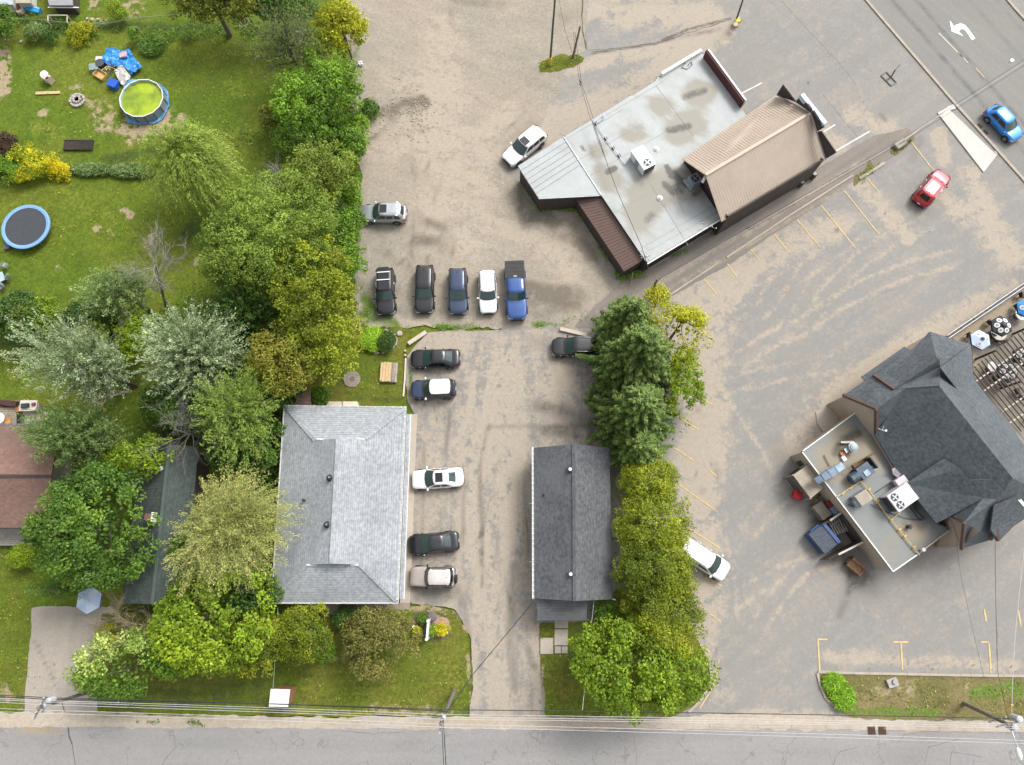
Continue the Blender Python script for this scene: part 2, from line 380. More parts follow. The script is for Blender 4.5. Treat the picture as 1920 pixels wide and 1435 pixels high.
ST_LOT = [('s', [(1010, 250), (1180, 180), (1330, 60)], 60, .62), ('s', [(1080, 330), (1000, 140), (1100, 120), (1360, 60)], 26, .5), ('s', [(1100, 20), (1320, 30)], 60, .45), ('s', [(1400, 260), (1330, 480)], 20, .2), ('s', [(1290, 560), (1440, 470), (1560, 420)], 55, .34), ('s', [(1300, 620), (1320, 760), (1300, 950), (1310, 1130)], 62, .62),
    ('s', [(1330, 640), (1360, 560)], 60, .35), ('s', [(1370, 520)], 60, .3), ('s', [(1560, 750), (1720, 640), (1905, 540)], 34, .55), ('s', [(1590, 320), (1680, 420)], 30, .35), ('s', [(1690, 430), (1700, 445)], 26, .5), ('s', [(1770, 370), (1800, 400)], 40, .45), ('s', [(1860, 440), (1900, 480)], 50, .4), ('s', [(1540, 250), (1570, 270)], 34, .5),
    ('s', [(1600, 215), (1660, 240)], 40, .35), ('s', [(1760, 250), (1770, 300)], 24, .65), ('s', [(1820, 330), (1860, 420)], 40, .45), ('s', [(1320, 1180), (1350, 1300)], 30, .25), ('s', [(1340, 850)], 50, .3), ('s', [(1540, 780), (1490, 850)], 60, .25), ('s', [(1400, 1340), (1560, 1350)], 18, .5), ('s', [(1550, 1230), (1900, 1250)], 16, .35),
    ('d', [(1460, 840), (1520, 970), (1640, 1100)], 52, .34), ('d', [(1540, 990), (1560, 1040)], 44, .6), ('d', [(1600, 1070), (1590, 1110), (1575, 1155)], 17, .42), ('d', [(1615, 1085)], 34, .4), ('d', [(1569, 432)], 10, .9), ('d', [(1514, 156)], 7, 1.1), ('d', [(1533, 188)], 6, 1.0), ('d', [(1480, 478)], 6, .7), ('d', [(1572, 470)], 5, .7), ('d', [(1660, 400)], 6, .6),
    ('d', [(1652, 215), (1660, 226)], 13, .55), ('d', [(1725, 260), (1710, 300)], 26, .35), ('s', [(1200, 20), (1340, 30)], 40, .3), ('d', [(1130, 60), (1110, 20)], 20, .2), ('d', [(1820, 460), (1900, 400)], 50, .15), ('d', [(1342, 870), (1345, 905)], 12, .35), ('d', [(1310, 770)], 16, .4), ('d', [(1395, 495)], 14, .3), ('d', [(1400, 545)], 12, .3), ('d', [(1330, 560)], 12, .3), ('d', [(1400, 615)], 12, .35), ('d', [(1386, 690)], 14, .3), ('d', [(1318, 920)], 18, .45), ('d', [(1290, 1210), (1300, 1100)], 20, .25),
    ('d', [(1090, 0), (1093, 60), (1098, 92)], 7, .9), ('d', [(1110, 100), (1230, 82), (1290, 55), (1370, 35)], 7, .75), ('d', [(1250, 75), (1350, 55)], 14, .4), ('g', [(1388, 40)], 12, .7), ('d', [(1130, 8), (1300, 5)], 14, .25), ('d', [(1440, 0), (1560, 110), (1640, 220)], 4, .4), ('d', [(1545, 180), (1570, 240), (1600, 260)], 4, .35), ('d', [(1370, 330)], 4, .2),
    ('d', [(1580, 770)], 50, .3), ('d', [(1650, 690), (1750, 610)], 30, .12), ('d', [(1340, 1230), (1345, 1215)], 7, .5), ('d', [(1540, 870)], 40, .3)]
ST_LOT += tracks(8, (1330, 560, 1560, 760), -38, 21, (120, 300), 's', .22)+tracks(6, (1360, 500, 1640, 700), -40, 22, (120, 260), 'd', .13)+tracks(5, (1380, 800, 1440, 1200), -86, 23, (120, 260), 'd', .12)+tracks(5, (1360, 850, 1440, 1250), -84, 24, (120, 260), 's', .2)
sheet('parking_lot', [(940, -90), (2060, -90), (2060, 1360), (940, 1360)], .0, m_lot, .3, strokes=ST_LOT)
ST_GR = [('d', [(975, 340), (990, 400), (1070, 420), (1110, 480)], 34, .5), ('d', [(760, 500), (700, 470)], 22, .3), ('d', [(990, 540), (1070, 570)], 30, .4),('d', [(730, 210), (780, 200)], 40, .35), ('d', [(740, 235), (700, 260)], 26, .35), ('d', [(770, 330), (900, 380)], 30, .2), ('d', [(1000, 560), (1080, 540)], 30, .35), ('d', [(840, 470), (760, 430), (880, 410)], 26, .3), ('s', [(960, 200), (900, 250), (700, 290)], 40, .4), ('d', [(1050, 30)], 30, .35), ('d', [(740, 100), (900, 120)], 20, .18),('d', [(790, 188), (800, 195)], 17, .95), ('d', [(760, 190), (790, 185)], 22, .5), ('d', [(705, 215), (740, 205)], 24, .55), ('g', [(690, 205), (697, 190)], 22, .7), ('g', [(680, 225), (710, 215)], 16, .5), ('s', [(720, 245), (760, 230), (820, 220)], 24, .7), ('s', [(740, 150), (860, 180)], 50, .35), ('d', [(850, 0), (940, 10)], 26, .45), ('d', [(845, 20), (850, 50)], 16, .4), ('d', [(660, 80), (668, 130)], 22, .45), ('g', [(672, 90), (660, 110)], 14, .5),
    ('s', [(830, 60), (820, 400)], 70, .4), ('s', [(900, 300), (880, 460)], 70, .35), ('d', [(780, 450), (850, 445), (780, 400)], 18, .35), ('d', [(760, 460), (800, 455)], 16, .35), ('d', [(705, 420), (730, 480)], 16, .3), ('d', [(960, 560), (1010, 590), (1090, 560), (1000, 540)], 38, .45), ('d', [(1000, 330), (980, 350)], 22, .5), ('d', [(975, 380), (985, 420), (1020, 390), (1040, 440), (1090, 460)], 24, .42), ('d', [(700, 580), (980, 590)], 16, .4), ('d', [(745, 540), (760, 590)], 18, .3), ('d', [(830, 560), (828, 600)], 14, .35), ('d', [(886, 580), (890, 600)], 14, .35), ('d', [(710, 300), (780, 320)], 40, .2),
    ('d', [(1030, 60), (1070, 40), (1085, 10)], 30, .28), ('g', [(676, 590), (745, 612), (680, 560)], 18, .6), ('g', [(820, 613), (860, 615)], 9, .9), ('g', [(1000, 608), (1040, 610)], 10, .8), ('s', [(700, 605), (800, 608)], 12, .5), ('g', [(690, 545), (690, 600)], 14, .4), ('d', [(1100, 470), (1130, 520), (1150, 545)], 22, .4), ('s', [(940, 420), (1050, 480), (1080, 520)], 40, .4), ('d', [(960, 260), (1000, 230)], 22, .3)]
ST_GR += tracks(9, (720, 150, 900, 420), 80, 5)+tracks(6, (850, 80, 980, 300), -40, 6)+tracks(5, (740, 440, 940, 480), 88, 8, (30, 70), 'd', .3)
sheet('gravel_lot', [(640, -90), (1092, -90), (1098, 92), (1060, 140), (1020, 230), (950, 320), (1010, 375), (1075, 380), (1165, 510), (1150, 560), (1110, 575), (1108, 612), (660, 618), (668, 500), (676, 330), (660, 200)], .012, m_gravel, .3, .5, strokes=ST_GR)
ST_AL = [('s', [(1120, 590), (1215, 545), (1400, 435)], 14, .35), ('d', [(1230, 500), (1420, 390), (1550, 300)], 10, .35), ('g', [(1640, 318), (1610, 345)], 12, .6), ('g', [(1680, 270), (1700, 285)], 16, .5), ('s', [(1400, 440), (1620, 300)], 8, .5), ('s', [(1260, 540), (1600, 345)], 12, .4), ('g', [(1150, 520), (1010, 395)], 10, .2), ('d', [(1400, 430), (1415, 425)], 4, .9)]
sheet('alley', [(1076, 615), (1120, 570), (1165, 530), (1215, 508), (1350, 425), (1560, 300), (1640, 255), (1700, 240), (1722, 262), (1620, 330), (1480, 420), (1360, 500), (1250, 562), (1180, 620)], .024, m_alley, .3, .12, strokes=ST_AL)
ST_DR = [('d', [(1000, 640), (1090, 660)], 40, .35), ('d', [(920, 800), (1110, 800)], 12, .4), ('d', [(915, 800), (900, 870), (905, 1100)], 10, .45), ('d', [(1010, 760), (1100, 790)], 30, .55), ('d', [(1020, 810), (1080, 815)], 18, .6), ('d', [(845, 770), (835, 850)], 10, .45), ('d', [(795, 840), (790, 1060)], 8, .5), ('d', [(870, 900), (868, 1020)], 11, .4), ('d', [(960, 1060), (955, 1200), (965, 1290)], 16, .45), ('d', [(985, 870), (985, 1000)], 12, .4), ('s', [(950, 680), (960, 1000)], 40, .38), ('s', [(880, 900), (930, 1300)], 26, .35), ('s', [(790, 640), (860, 640)], 30, .5),
    ('d', [(790, 1110), (850, 1110)], 34, .5), ('d', [(870, 1130), (882, 1200)], 12, .4), ('s', [(1000, 1180), (1010, 1330)], 10, .7), ('s', [(885, 1200), (888, 1320)], 7, .8), ('d', [(990, 1215), (1000, 1250)], 14, .5), ('d', [(815, 672)], 44, .3), ('d', [(812, 760), (820, 790)], 5, .5), ('d', [(1115, 790), (1105, 830)], 16, .7), ('d', [(1082, 818)], 5, 1.1), ('g', [(775, 745), (768, 700)], 8, .6), ('g', [(1008, 1140), (1004, 1170)], 8, .4), ('s', [(1050, 700), (1030, 740)], 36, .3), ('d', [(1040, 690), (1060, 770)], 20, .3), ('d', [(783, 640), (775, 770)], 10, .3)]
ST_DR += tracks(7, (870, 660, 950, 1100), 88, 9, (100, 240), 's', .5)+tracks(4, (870, 800, 950, 1100), 88, 10, (100, 240), 'd', .22)
sheet('driveway', [(762, 668), (800, 622), (1100, 617), (1160, 640), (1160, 870), (1012, 1170), (1012, 1215), (1018, 1350), (880, 1350), (886, 1290), (882, 1195), (855, 1142), (768, 1132), (778, 780), (762, 750)], .036, m_drive, .25, .12, strokes=ST_DR)
ST_RD = [('d', [(85, 1400), (92, 1365)], 8, .35), ('s', [(-60, 1362), (80, 1368)], 10, .5), ('s', [(60, 1355), (110, 1370)], 20, .5), ('d', [(830, 1400), (2000, 1420)], 40, .12), ('s', [(1350, 1362), (1700, 1366)], 6, .4), ('d', [(530, 1380), (560, 1375)], 10, .4), ('s', [(560, 1370)], 12, .4)]
sheet('road', [(-400, 1358), (520, 1362), (1400, 1364), (2300, 1372), (2300, 1800), (-400, 1800)], .048, m_road, .35, .05, strokes=ST_RD)
sheet('road_shoulder', [(-300, 1334), (190, 1336), (520, 1344), (1018, 1344), (1240, 1346), (1340, 1340), (1530, 1338), (1640, 1350), (2200, 1354), (2200, 1374), (1400, 1368), (520, 1366), (-300, 1362)], .06, m_shoulder, .3, .18, nsc=1.5, strokes=[('g', [(190, 1340), (400, 1345)], 8, .5), ('d', [(80, 1362), (520, 1366)], 3, .2), ('s', [(900, 1350)], 60, .4)])
ST_MR = [('d', [(1655, -20), (1960, 330)], 13, .55), ('d', [(1700, -20), (1960, 280)], 12, .55), ('d', [(1800, -20), (1960, 160)], 16, .35), ('d', [(1850, -20), (1960, 105)], 14, .35)]
sheet('main_road', [(1560, -90), (1628, 0), (1790, 193), (1935, 350), (2080, 520), (2080, 220), (1925, 48), (1870, -12), (1810, -90)], .008, m_main, .25, .0, strokes=ST_MR)
m_kerb = mat('kerb_concrete', (.36, .315, .26), .85, var=.1, scale=1.2, dirt=(.28, .23, .17), dirt_amt=.6)
def kerb(pts, w=.17, h=.12, m=None, z=0.0, L=2.6):
    """a run of cast kerb stones, each its own piece"""
    root = thing('kerb', None, None, P(*pts[0])); del_keys = [k for k in root.keys()]; root['kind'] = 'structure'
    for (a, b) in zip(pts[:-1], pts[1:]):
        A, B = P(*a, z), P(*b, z); n = max(1, int((B-A).length/L)); d = (B-A)/n
        for i in range(n):
            p, q = A+d*i, A+d*(i+1); e = d.normalized()*.012
            mb = MB(); mb.bar(p+e+Vector((0, 0, h/2)), q-e+Vector((0, 0, h/2)), w, h); mb.build('kerb_stone', m or m_kerb, root)
    return root
kerb([(1238, 566), (1340, 498), (1345, 494)]); kerb([(1362, 484), (1480, 405), (1598, 330)]); kerb([(1611, 336), (1658, 306)], .3); kerb([(1690, 268), (1730, 238), (1768, 212)], .15)
kerb([(1606, -20), (1640, 20), (1700, 90), (1790, 195), (1860, 272), (1925, 345), (1980, 400)], .28); kerb([(1872, -20), (1900, 14), (1940, 58)], .3)
kerb([(1533, 1260), (1600, 1262), (1700, 1264), (1800, 1266), (1960, 1268)], .2); kerb([(1532, 1262), (1537, 1285), (1548, 1310), (1572, 1332)], .2)
kerb([(1331, 1250), (1334, 1268), (1328, 1290), (1312, 1315), (1290, 1336)], .2)
kerb([(1330, 1360), (1420, 1362), (1610, 1364)], .3, .1); kerb([(1655, 1365), (1760, 1367), (1960, 1370)], .3, .1)
m_side = ground_mat('pale_sidewalk', (.50, .465, .43), (.53, .49, .45), SAND, (.2, .17, .14), streak_amt=.05, fine=.07, lum=.05)
# concrete pieces
flat('sidewalk', [(1757, 213), (1775, 203), (1868, 293), (1843, 324)], .02, m_side, .1)
flat('sidewalk', [(1774, 202), (1787, 197), (1791, 205), (1780, 208)], .02, m_side, .1)
flat('sidewalk', [(1862, 286), (1866, 284), (1870, 293), (1868, 293)], .02, m_conc, .1)
flat('sidewalk', [(1925, -5), (1905, -20), (1885, -60), (2000, -60), (2000, 80)], .02, m_conc, .1)
flat('walkway', [(771, 777), (783, 777), (777, 900), (772, 1065), (769, 1131), (750, 1131), (757, 1064), (765, 900)], .06, m_conc, .06)
flat('walkway', [(612, 1130), (769, 1131), (768, 1143), (700, 1143), (676, 1150), (612, 1152)], .05, mat('porch_concrete', (.27, .22, .18), .85), .04)
path = thing('path', None, None, P(1040, 1195)); path['kind'] = 'structure'
for q in ([(1040, 1163), (1065, 1163), (1065, 1178), (1040, 1178)], [(1040, 1180), (1065, 1180), (1064, 1210), (1039, 1210)], [(1040, 1212), (1051.5, 1212), (1051.5, 1225), (1040, 1225)], [(1053, 1212), (1064, 1212), (1064, 1225), (1053, 1225)], [(1013, 1196), (1037, 1196), (1037, 1226), (1013, 1226)]):
    flat('slab', q, .06, m_conc, .08, None, path)
# grass areas
ST_F = [('s', [(700, 1330), (840, 1338)], 20, .35), ('g', [(560, 1335), (700, 1338)], 14, .4), ('s', [(775, 1140), (850, 1145), (875, 1180)], 14, .55), ('d', [(690, 1215)], 62, .55), ('d', [(640, 1150)], 30, .7), ('d', [(230, 1310), (480, 1300), (500, 1260)], 44, .55), ('g', [(860, 1290), (820, 1230)], 40, .25), ('s', [(610, 1220), (625, 1240)], 16, .5), ('s', [(876, 1230), (885, 1320)], 6, .6), ('d', [(560, 1260), (620, 1250)], 40, .25)]
sheet('front_lawn', [(190, 1150), (612, 1150), (680, 1147), (770, 1138), (800, 1133), (850, 1143), (878, 1185), (884, 1240), (886, 1290), (880, 1320), (850, 1342), (600, 1343), (400, 1341), (182, 1337)], .05, m_front, .3, .16, strokes=ST_F)
sheet('driveway_gravel', [(58, 1138), (215, 1138), (192, 1200), (182, 1280), (184, 1340), (60, 1360), (44, 1355), (48, 1290), (60, 1180)], .0, m_drvgravel, .3, .14, strokes=[('d', [(62, 1200), (110, 1300)], 4, .6), ('d', [(70, 1200), (118, 1300)], 4, .4), ('d', [(80, 1150), (170, 1150)], 25, .3)])
sheet('west_lawn', [(-120, 1020), (52, 1045), (66, 1100), (60, 1180), (52, 1280), (46, 1332), (-120, 1334)], -.02, m_front, .3, .16, strokes=[('g', [(30, 1110), (20, 1180)], 24, .25), ('s', [(0, 1290), (40, 1330)], 18, .4), ('d', [(50, 1260)], 20, .5), ('s', [(10, 1040)], 16, .5)])
sheet('back_lawn', [(630, 640), (680, 615), (745, 613), (772, 618), (762, 650), (757, 762), (650, 765), (560, 765), (560, 700)], .03, m_front, .3, .12, strokes=[('d', [(660, 750), (750, 750)], 12, .6), ('d', [(640, 720), (650, 690)], 25, .5), ('d', [(770, 620), (742, 612)], 8, .2)])
sheet('centre_lawn', [(1012, 1168), (1042, 1168), (1110, 1165), (1160, 1100), (1300, 1180), (1335, 1262), (1324, 1295), (1300, 1322), (1262, 1345), (1022, 1345), (1013, 1260)], .048, m_front, .3, .12, strokes=[('d', [(1085, 1180), (1065, 1280)], 24, .6), ('d', [(1180, 1260)], 70, .4), ('s', [(1090, 1345), (1250, 1345)], 12, .25), ('g', [(1060, 1300)], 30, .3), ('s', [(1016, 1250), (1020, 1330)], 4, .6)])
sheet('east_lawn', [(1535, 1264), (1700, 1266), (2040, 1270), (2040, 1352), (1640, 1350), (1600, 1345), (1560, 1326), (1540, 1295)], .03, m_strip, .3, .14, strokes=[('g', [(1830, 1300), (1910, 1290)], 26, .7), ('g', [(1600, 1335), (1760, 1335)], 14, .7), ('s', [(1650, 1300), (1700, 1290)], 30, .35), ('s', [(1815, 1285)], 16, .5), ('d', [(1670, 1280)], 14, .6)])
sheet('lawn_island', [(1009, 125), (1014, 115), (1050, 104), (1080, 103), (1096, 108), (1092, 118), (1060, 130), (1030, 137), (1014, 135)], .04, m_front, .2, .25, nsc=1.6)
sheet('lawn_patch', [(1688, 262), (1704, 256), (1714, 258), (1708, 268), (1696, 278), (1680, 292), (1668, 288), (1670, 276)], .05, m_strip, .15, .12, nsc=1.6)
sheet('lawn_patch', [(1630, 300), (1636, 312), (1650, 304), (1644, 318), (1618, 334), (1600, 352), (1600, 332), (1622, 320)], .045, m_strip, .15, .16, nsc=1.6)
# painted lines
def line(a, b, w=.1, m=None, z=.03):
    A, B = P(*a), P(*b); d = (B-A).normalized(); n = Vector((-d.y, d.x, 0))*w/2
    mb = MB(); N_ = max(1, int((B-A).length/.5))
    mb.poly([(A+n)+Vector((0, 0, z)), (A-n)+Vector((0, 0, z)), (B-n)+Vector((0, 0, z)), (B+n)+Vector((0, 0, z))])
    o = mb.build('parking_line', m or m_yel); o['kind'] = 'structure'; return o
for a, b in [((1708, 266), (1750, 320)), ((1626, 334), (1648, 362)), ((1583, 358), (1648, 440)), ((1539, 385), (1604, 466)), ((1494, 412), (1537, 464)), ((1452, 440), (1477, 471)), ((1408, 468), (1424, 490)), ((1364, 495), (1381, 519)), ((1320, 524), (1343, 551)),
             ((1312, 622), (1336, 637)), ((1268, 652), (1320, 688)), ((1298, 735), (1340, 762)), ((1266, 778), (1310, 806)), ((1264, 840), (1300, 864)), ((1328, 881), (1344, 893)), ((1272, 908), (1345, 960)), ((1290, 990), (1350, 1028)), ((1322, 1082), (1352, 1098)), ((1310, 1135), (1321, 1143)), ((1331, 1151), (1351, 1166)),
             ((1296, 1196), (1303, 1205)), ((1312, 1209), (1331, 1222)), ((1318, 1212), (1302, 1232)), ((1348, 1236), (1346, 1258)), ((1346, 1258), (1336, 1290)), ((1336, 1290), (1312, 1328)), ((1300, 604), (1336, 637))]:
    line(a, b)
for a, b in [((1533, 1199), (1551, 1199)), ((1533.5, 1201), (1537, 1260)), ((1675, 1204), (1703, 1204)), ((1689, 1206), (1692, 1256)), ((1839, 1204), (1853, 1204)), ((1854, 1206), (1858, 1262)), ((1845, 1142), (1849, 1165)), ((1909, 1144), (1914, 1175))]: line(a, b, .13)
for a, b in [((1542, 249), (1566, 234)), ((1556, 290), (1630, 247)), ((1390, 176), (1428, 156)), ((1566, 286), (1560, 290))]: line(a, b, .14, m_wht)
line((1760, 62), (1815, 118), .08, m_wht, .02)
for a, b in [((1792, 96), (1808, 110)), ((1830, 128), (1846, 146))]: line(a, b, .09, m_yel, .02)
ar = MB(); w = pxp([(1781, 39), (1783.7, 59), (1806, 68), (1797.5, 59.5), (1801, 55), (1807, 55.5), (1811, 59), (1822.6, 76), (1828.5, 72), (1815, 54), (1809, 47.5), (1801, 44.5), (1793, 46.5), (1789, 50)]); ar.poly([(p.x, p.y, .022) for p in w])
o = ar.build('turn_arrow', mat('arrow_paint', (.85, .85, .83), .6, var=.05)); o['kind'] = 'structure'
# cracks and seams in the paving: thin recessed sealant lines
m_crack = mat('crack_sealant', (.09, .08, .07), .9)
def crack(pts, w=.05, seed=0, z=.052):
    rnd = random.Random(seed); out = []
    for a, b in zip(pts[:-1], pts[1:]):
        A, B = P(*a), P(*b); n = max(2, int((B-A).length/.6))
        for i in range(n): out.append(A.lerp(B, i/n)+Vector((rnd.uniform(-.07, .07), rnd.uniform(-.07, .07), 0)))
    out.append(P(*pts[-1])); mb = MB()
    for a, b in zip(out[:-1], out[1:]):
        d = (b-a).normalized(); n = Vector((-d.y, d.x, 0))*w*rnd.uniform(.3, .65)
        mb.poly([(a+n)+Vector((0, 0, z)), (a-n)+Vector((0, 0, z)), (b-n)+Vector((0, 0, z)), (b+n)+Vector((0, 0, z))])
    o = mb.build('pavement_crack', m_crack); o['kind'] = 'structure'
crack([(118, 1320), (128, 1362), (135, 1395), (142, 1435)], .09, 1); crack([(833, 1378), (835, 1440)], .03, 2)
crack([(1466, 2), (1508, 50), (1560, 104), (1606, 160)], .035, 3, .006); crack([(1543, 176), (1572, 214), (1608, 258)], .03, 4, .006); crack([(1870, 1150), (1868, 1260)], .02, 8, .006)
for i, pts in enumerate([[(640, 1372), (700, 1376), (760, 1372)], [(1470, 1440), (1478, 1400), (1500, 1372)], [(1560, 1435), (1575, 1408), (1610, 1400)], [(1730, 1435), (1740, 1400), (1800, 1385)], [(1780, 1440), (1785, 1410), (1840, 1420)], [(1193, 1440), (1190, 1380)], [(300, 1440), (330, 1400), (325, 1370)]]): crack(pts, .025, 20+i)
crack([(1105, 95), (1180, 88), (1240, 80), (1290, 62), (1360, 40)], .08, 9, .004); crack([(1092, -10), (1091, 50), (1098, 90)], .12, 10, .03)
for a, b in [((1796, 237), (1777, 248)), ((1820, 260), (1800, 275)), ((1845, 275), (1825, 300))]: pass
# storm drain grates
m_rust = mat('rusty_iron', (.11, .06, .045), .8, .3, var=.3, scale=6)
def grate(c, L, W, rz, label):
    t = thing('storm_drain', label, 'drain grate', c, rz, 'storm drain grates beside the roads')
    mb = MB()
    for s in (-1, 1): mb.box((0, s*(W/2-.03), .03), (L, .06, .05)); mb.box((s*(L/2-.03), 0, .03), (.06, W-.12, .05))
    mb.build('frame', m_rust, t, True); b = MB(); b.box((0, 0, .005), (L-.1, W-.1, .01)); b.build('pit', mat('drain_dark', (.012, .01, .01), .9), t, True)
    for i in range(6):
        x = -L/2+.12+i*(L-.24)/5; q = MB(); q.box((x, 0, .045), (.05, W-.12, .03)); q.build('grate_bar', m_rust, t, True)
grate(P(1634, 1370, .055), .62, .62, 0, 'rusty square drain grate in the road gutter, left of the pair by the east lawn')
grate(P(1654, 1370, .055), .62, .62, 0, 'rusty square drain grate in the road gutter, right of the pair by the east lawn')
grate(P(1835, 238, .02), .62, .62, -.8, 'rusty drain grate at the main road kerb, the upper one beside the blue car')
grate(P(1846, 250, .02), .62, .62, -.8, 'rusty drain grate at the main road kerb, the lower one beside the blue car')
# ================================================================ BUILDINGS
m_white = mat('white_trim', (.72, .72, .70), .5, var=.04)
m_black = mat('black_plastic', (.02, .02, .022), .5, var=.1)
m_dark = mat('dark_metal', (.05, .05, .055), .5, .3)
m_galv = mat('galvanised_metal', (.34, .37, .40), .4, .5, var=.15, scale=3)
m_wood = mat('weathered_wood', (.30, .25, .19), .85, var=.25, scale=3)
m_wood2 = mat('fresh_lumber', (.50, .36, .19), .8, var=.15, scale=4)
m_glass = glass_mat('window_glass', (.02, .025, .03))
def walls(name, poly, z0, z1, m, parent):
    """outer walls as one thin-skinned shell below the eaves"""
    mb = MB(); n = len(poly); c = sum((Vector((p[0], p[1])) for p in poly), Vector((0, 0)))/n
    for i in range(n):
        a, b = poly[i], poly[(i+1) % n]; za = z1[i] if isinstance(z1, (list, tuple)) else z1; zb = z1[(i+1) % n] if isinstance(z1, (list, tuple)) else z1
        d = (Vector((b[0]-a[0], b[1]-a[1]))); nn = Vector((-d.y, d.x)).normalized()*.15
        if (c-Vector((a[0], a[1]))).dot(nn) < 0: nn = -nn
        a2 = (a[0]+nn.x, a[1]+nn.y); b2 = (b[0]+nn.x, b[1]+nn.y)
        mb.add([(a[0], a[1], z0), (b[0], b[1], z0), (b[0], b[1], zb), (a[0], a[1], za), (a2[0], a2[1], z0), (b2[0], b2[1], z0), (b2[0], b2[1], zb), (a2[0], a2[1], za)],
               [(0, 1, 2, 3), (5, 4, 7, 6), (3, 2, 6, 7)])
    return mb.build(name, m, parent)
def inset(poly, d):
    c = sum((Vector((p[0], p[1])) for p in poly), Vector((0, 0)))/len(poly); out = []
    for p in poly:
        q = Vector((p[0], p[1])); v = (c-q); out.append((q + v.normalized()*d*1.3)[:])
    return out
def window(parent, a, b, z0, z1, t0, t1, out, frame=None):
    """window in the wall running a->b, between fractions t0..t1; out = outward normal"""
    a = Vector((a[0], a[1], 0)); b = Vector((b[0], b[1], 0)); o = Vector((out[0], out[1], 0)).normalized()
    p = a.lerp(b, t0)+o*.03; q = a.lerp(b, t1)+o*.03; zz = (z0+z1)/2
    f = MB()
    for z in (z0, z1): f.bar(p+Vector((0, 0, z)), q+Vector((0, 0, z)), .08, .08)
    for r in (p, q): f.bar(r+Vector((0, 0, z0)), r+Vector((0, 0, z1)), .08, .08)
    w = f.build('window', frame or m_white, parent)
    g = MB(); g.poly([p+Vector((0, 0, z0)), q+Vector((0, 0, z0)), q+Vector((0, 0, z1)), p+Vector((0, 0, z1))]); g.build('pane', m_glass, w)
def vent_pipe(parent, u, v, z, r, h, m, name='vent_pipe', cap=True):
    c = P(u, v, z+h*.5); mb = MB(); mb.lathe((c.x, c.y, z-.15), [(r, 0), (r, h), (r*1.25, h+.02), (r*1.25, h+.1), (r*.5, h+.16)] if cap else [(r, 0), (r, h), (r*.7, h)], 12)
    return mb.build(name, m, parent, smooth=False)
# ---------------- A : hip roofed office, light grey shingles
m_shA = shingle_mat('grey_shingle', (.29, .31, .33), .075, .70, .2, None)
zA, zg, zr = 3.0, 4.15, 5.15
tA = thing('office_building', 'long building under a light grey shingled hip roof beside the parking area', 'building', P(628, 945, 0))
eA = [P(534, 762, zA), P(760, 765, zA), P(745, 1130, zA), P(510, 1130, zA)]
g1, g2, g3, g4 = P(590, 826, zg), P(686, 824, zg), P(674, 1059, zg), P(575, 1059, zg); rt, rb = P(633, 822, zr), P(620.5, 1057, zr)
mb = MB(); mb.roof(eA+[g1, g2, g3, g4, rt, rb], [(0, 4, 5, 1), (1, 5, 6, 2), (5, 8, 9, 6), (2, 6, 7, 3), (3, 7, 4, 0), (7, 9, 8, 4), (4, 8, 5), (6, 9, 7)], .18)
roofA = mb.build('roof', m_shA, tA)
walls('wall', inset(eA, .55), 0, 2.95, mat('beige_siding', (.5, .45, .38), .8), tA)
for a, b in ((eA[0], g1), (eA[1], g2), (eA[2], g3), (eA[3], g4), (rt, rb)):
    q = MB(); q.bar(a+Vector((0, 0, .03)), b+Vector((0, 0, .03)), .28, .05); q.build('ridge_cap', m_shA, roofA)
for a, b in ((594, 606), (669, 683)):
    q = MB(); q.bar(P(a, 823.5, zg+.05), P(b, 824, zg+.05), .1, .12); q.build('gable_flashing', m_white, roofA)
for a, b in ((575, 593), (657, 672)):
    q = MB(); q.bar(P(a, 1059.5, zg+.05), P(b, 1059.5, zg+.05), .1, .12); q.build('gable_flashing', m_white, roofA)
def gutter(parent, a, b, n_h, m=None, w=.12):
    q = MB(); d = (b-a).normalized(); s = Vector((-d.y, d.x, 0))*w/2
    q.bar(a+s, b+s, .025, .12); q.bar(a-s, b-s, .025, .12); q.bar(a-Vector((0, 0, .055)), b-Vector((0, 0, .055)), w-.03, .02)
    g = q.build('gutter', m or m_white, parent)
    src = None
    for i in range(n_h):
        p = a.lerp(b, (i+.5)/n_h)
        if src is None:
            h = MB(); ang = math.atan2(d.y, d.x); h.box((0, 0, 0), (.07, w+.07, .03), ang); src = h.build('gutter_hanger', m or m_white, g, True); src.location = p+Vector((0, 0, .05))-wloc(g)
        else:
            c = src.copy(); COL.objects.link(c); c.parent = g; c.location = p+Vector((0, 0, .05))-wloc(g)
    return g
dzv = Vector((0, 0, .0))
gutter(tA, P(760.5, 762, zA), P(745.5, 1131, zA), 26); gutter(tA, P(533, 761, zA), P(761, 764, zA), 14, w=.08); gutter(tA, P(533, 762, zA), P(509, 1131, zA), 0, w=.06); gutter(tA, P(509, 1131, zA), P(746, 1131, zA), 0, w=.08)
mb = MB(); cc = [P(762.5, 776, 2.75), P(769.5, 777, 2.65), P(757, 1123, 2.65), P(749, 1123, 2.75)]; mb.roof(cc, [(0, 1, 2, 3)], .1); mb.build('canopy_roof', m_shA, tA)
q = MB(); q.bar(P(770.3, 777, 2.62), P(757.6, 1123, 2.62), .05, .12); q.build('gutter', m_white, tA)
def turbine(parent, u, v, z, m, label=None, r=.24):
    c = P(u, v, z+.2); mb = MB(); mb.lathe((c.x, c.y, z-.2), [(r*1.3, 0), (r*1.3, .22), (r*.6, .26), (r*.6, .36), (r, .4), (r, .55), (r*.8, .62), (r*.3, .66)], 14)
    o = mb.build('roof_vent', m, parent)
    k = MB(); k.lathe((c.x, c.y, z+.46), [(r*.3, 0), (r*.3, .05)], 10); k.build('vent_cap', m_galv, o)
    return o
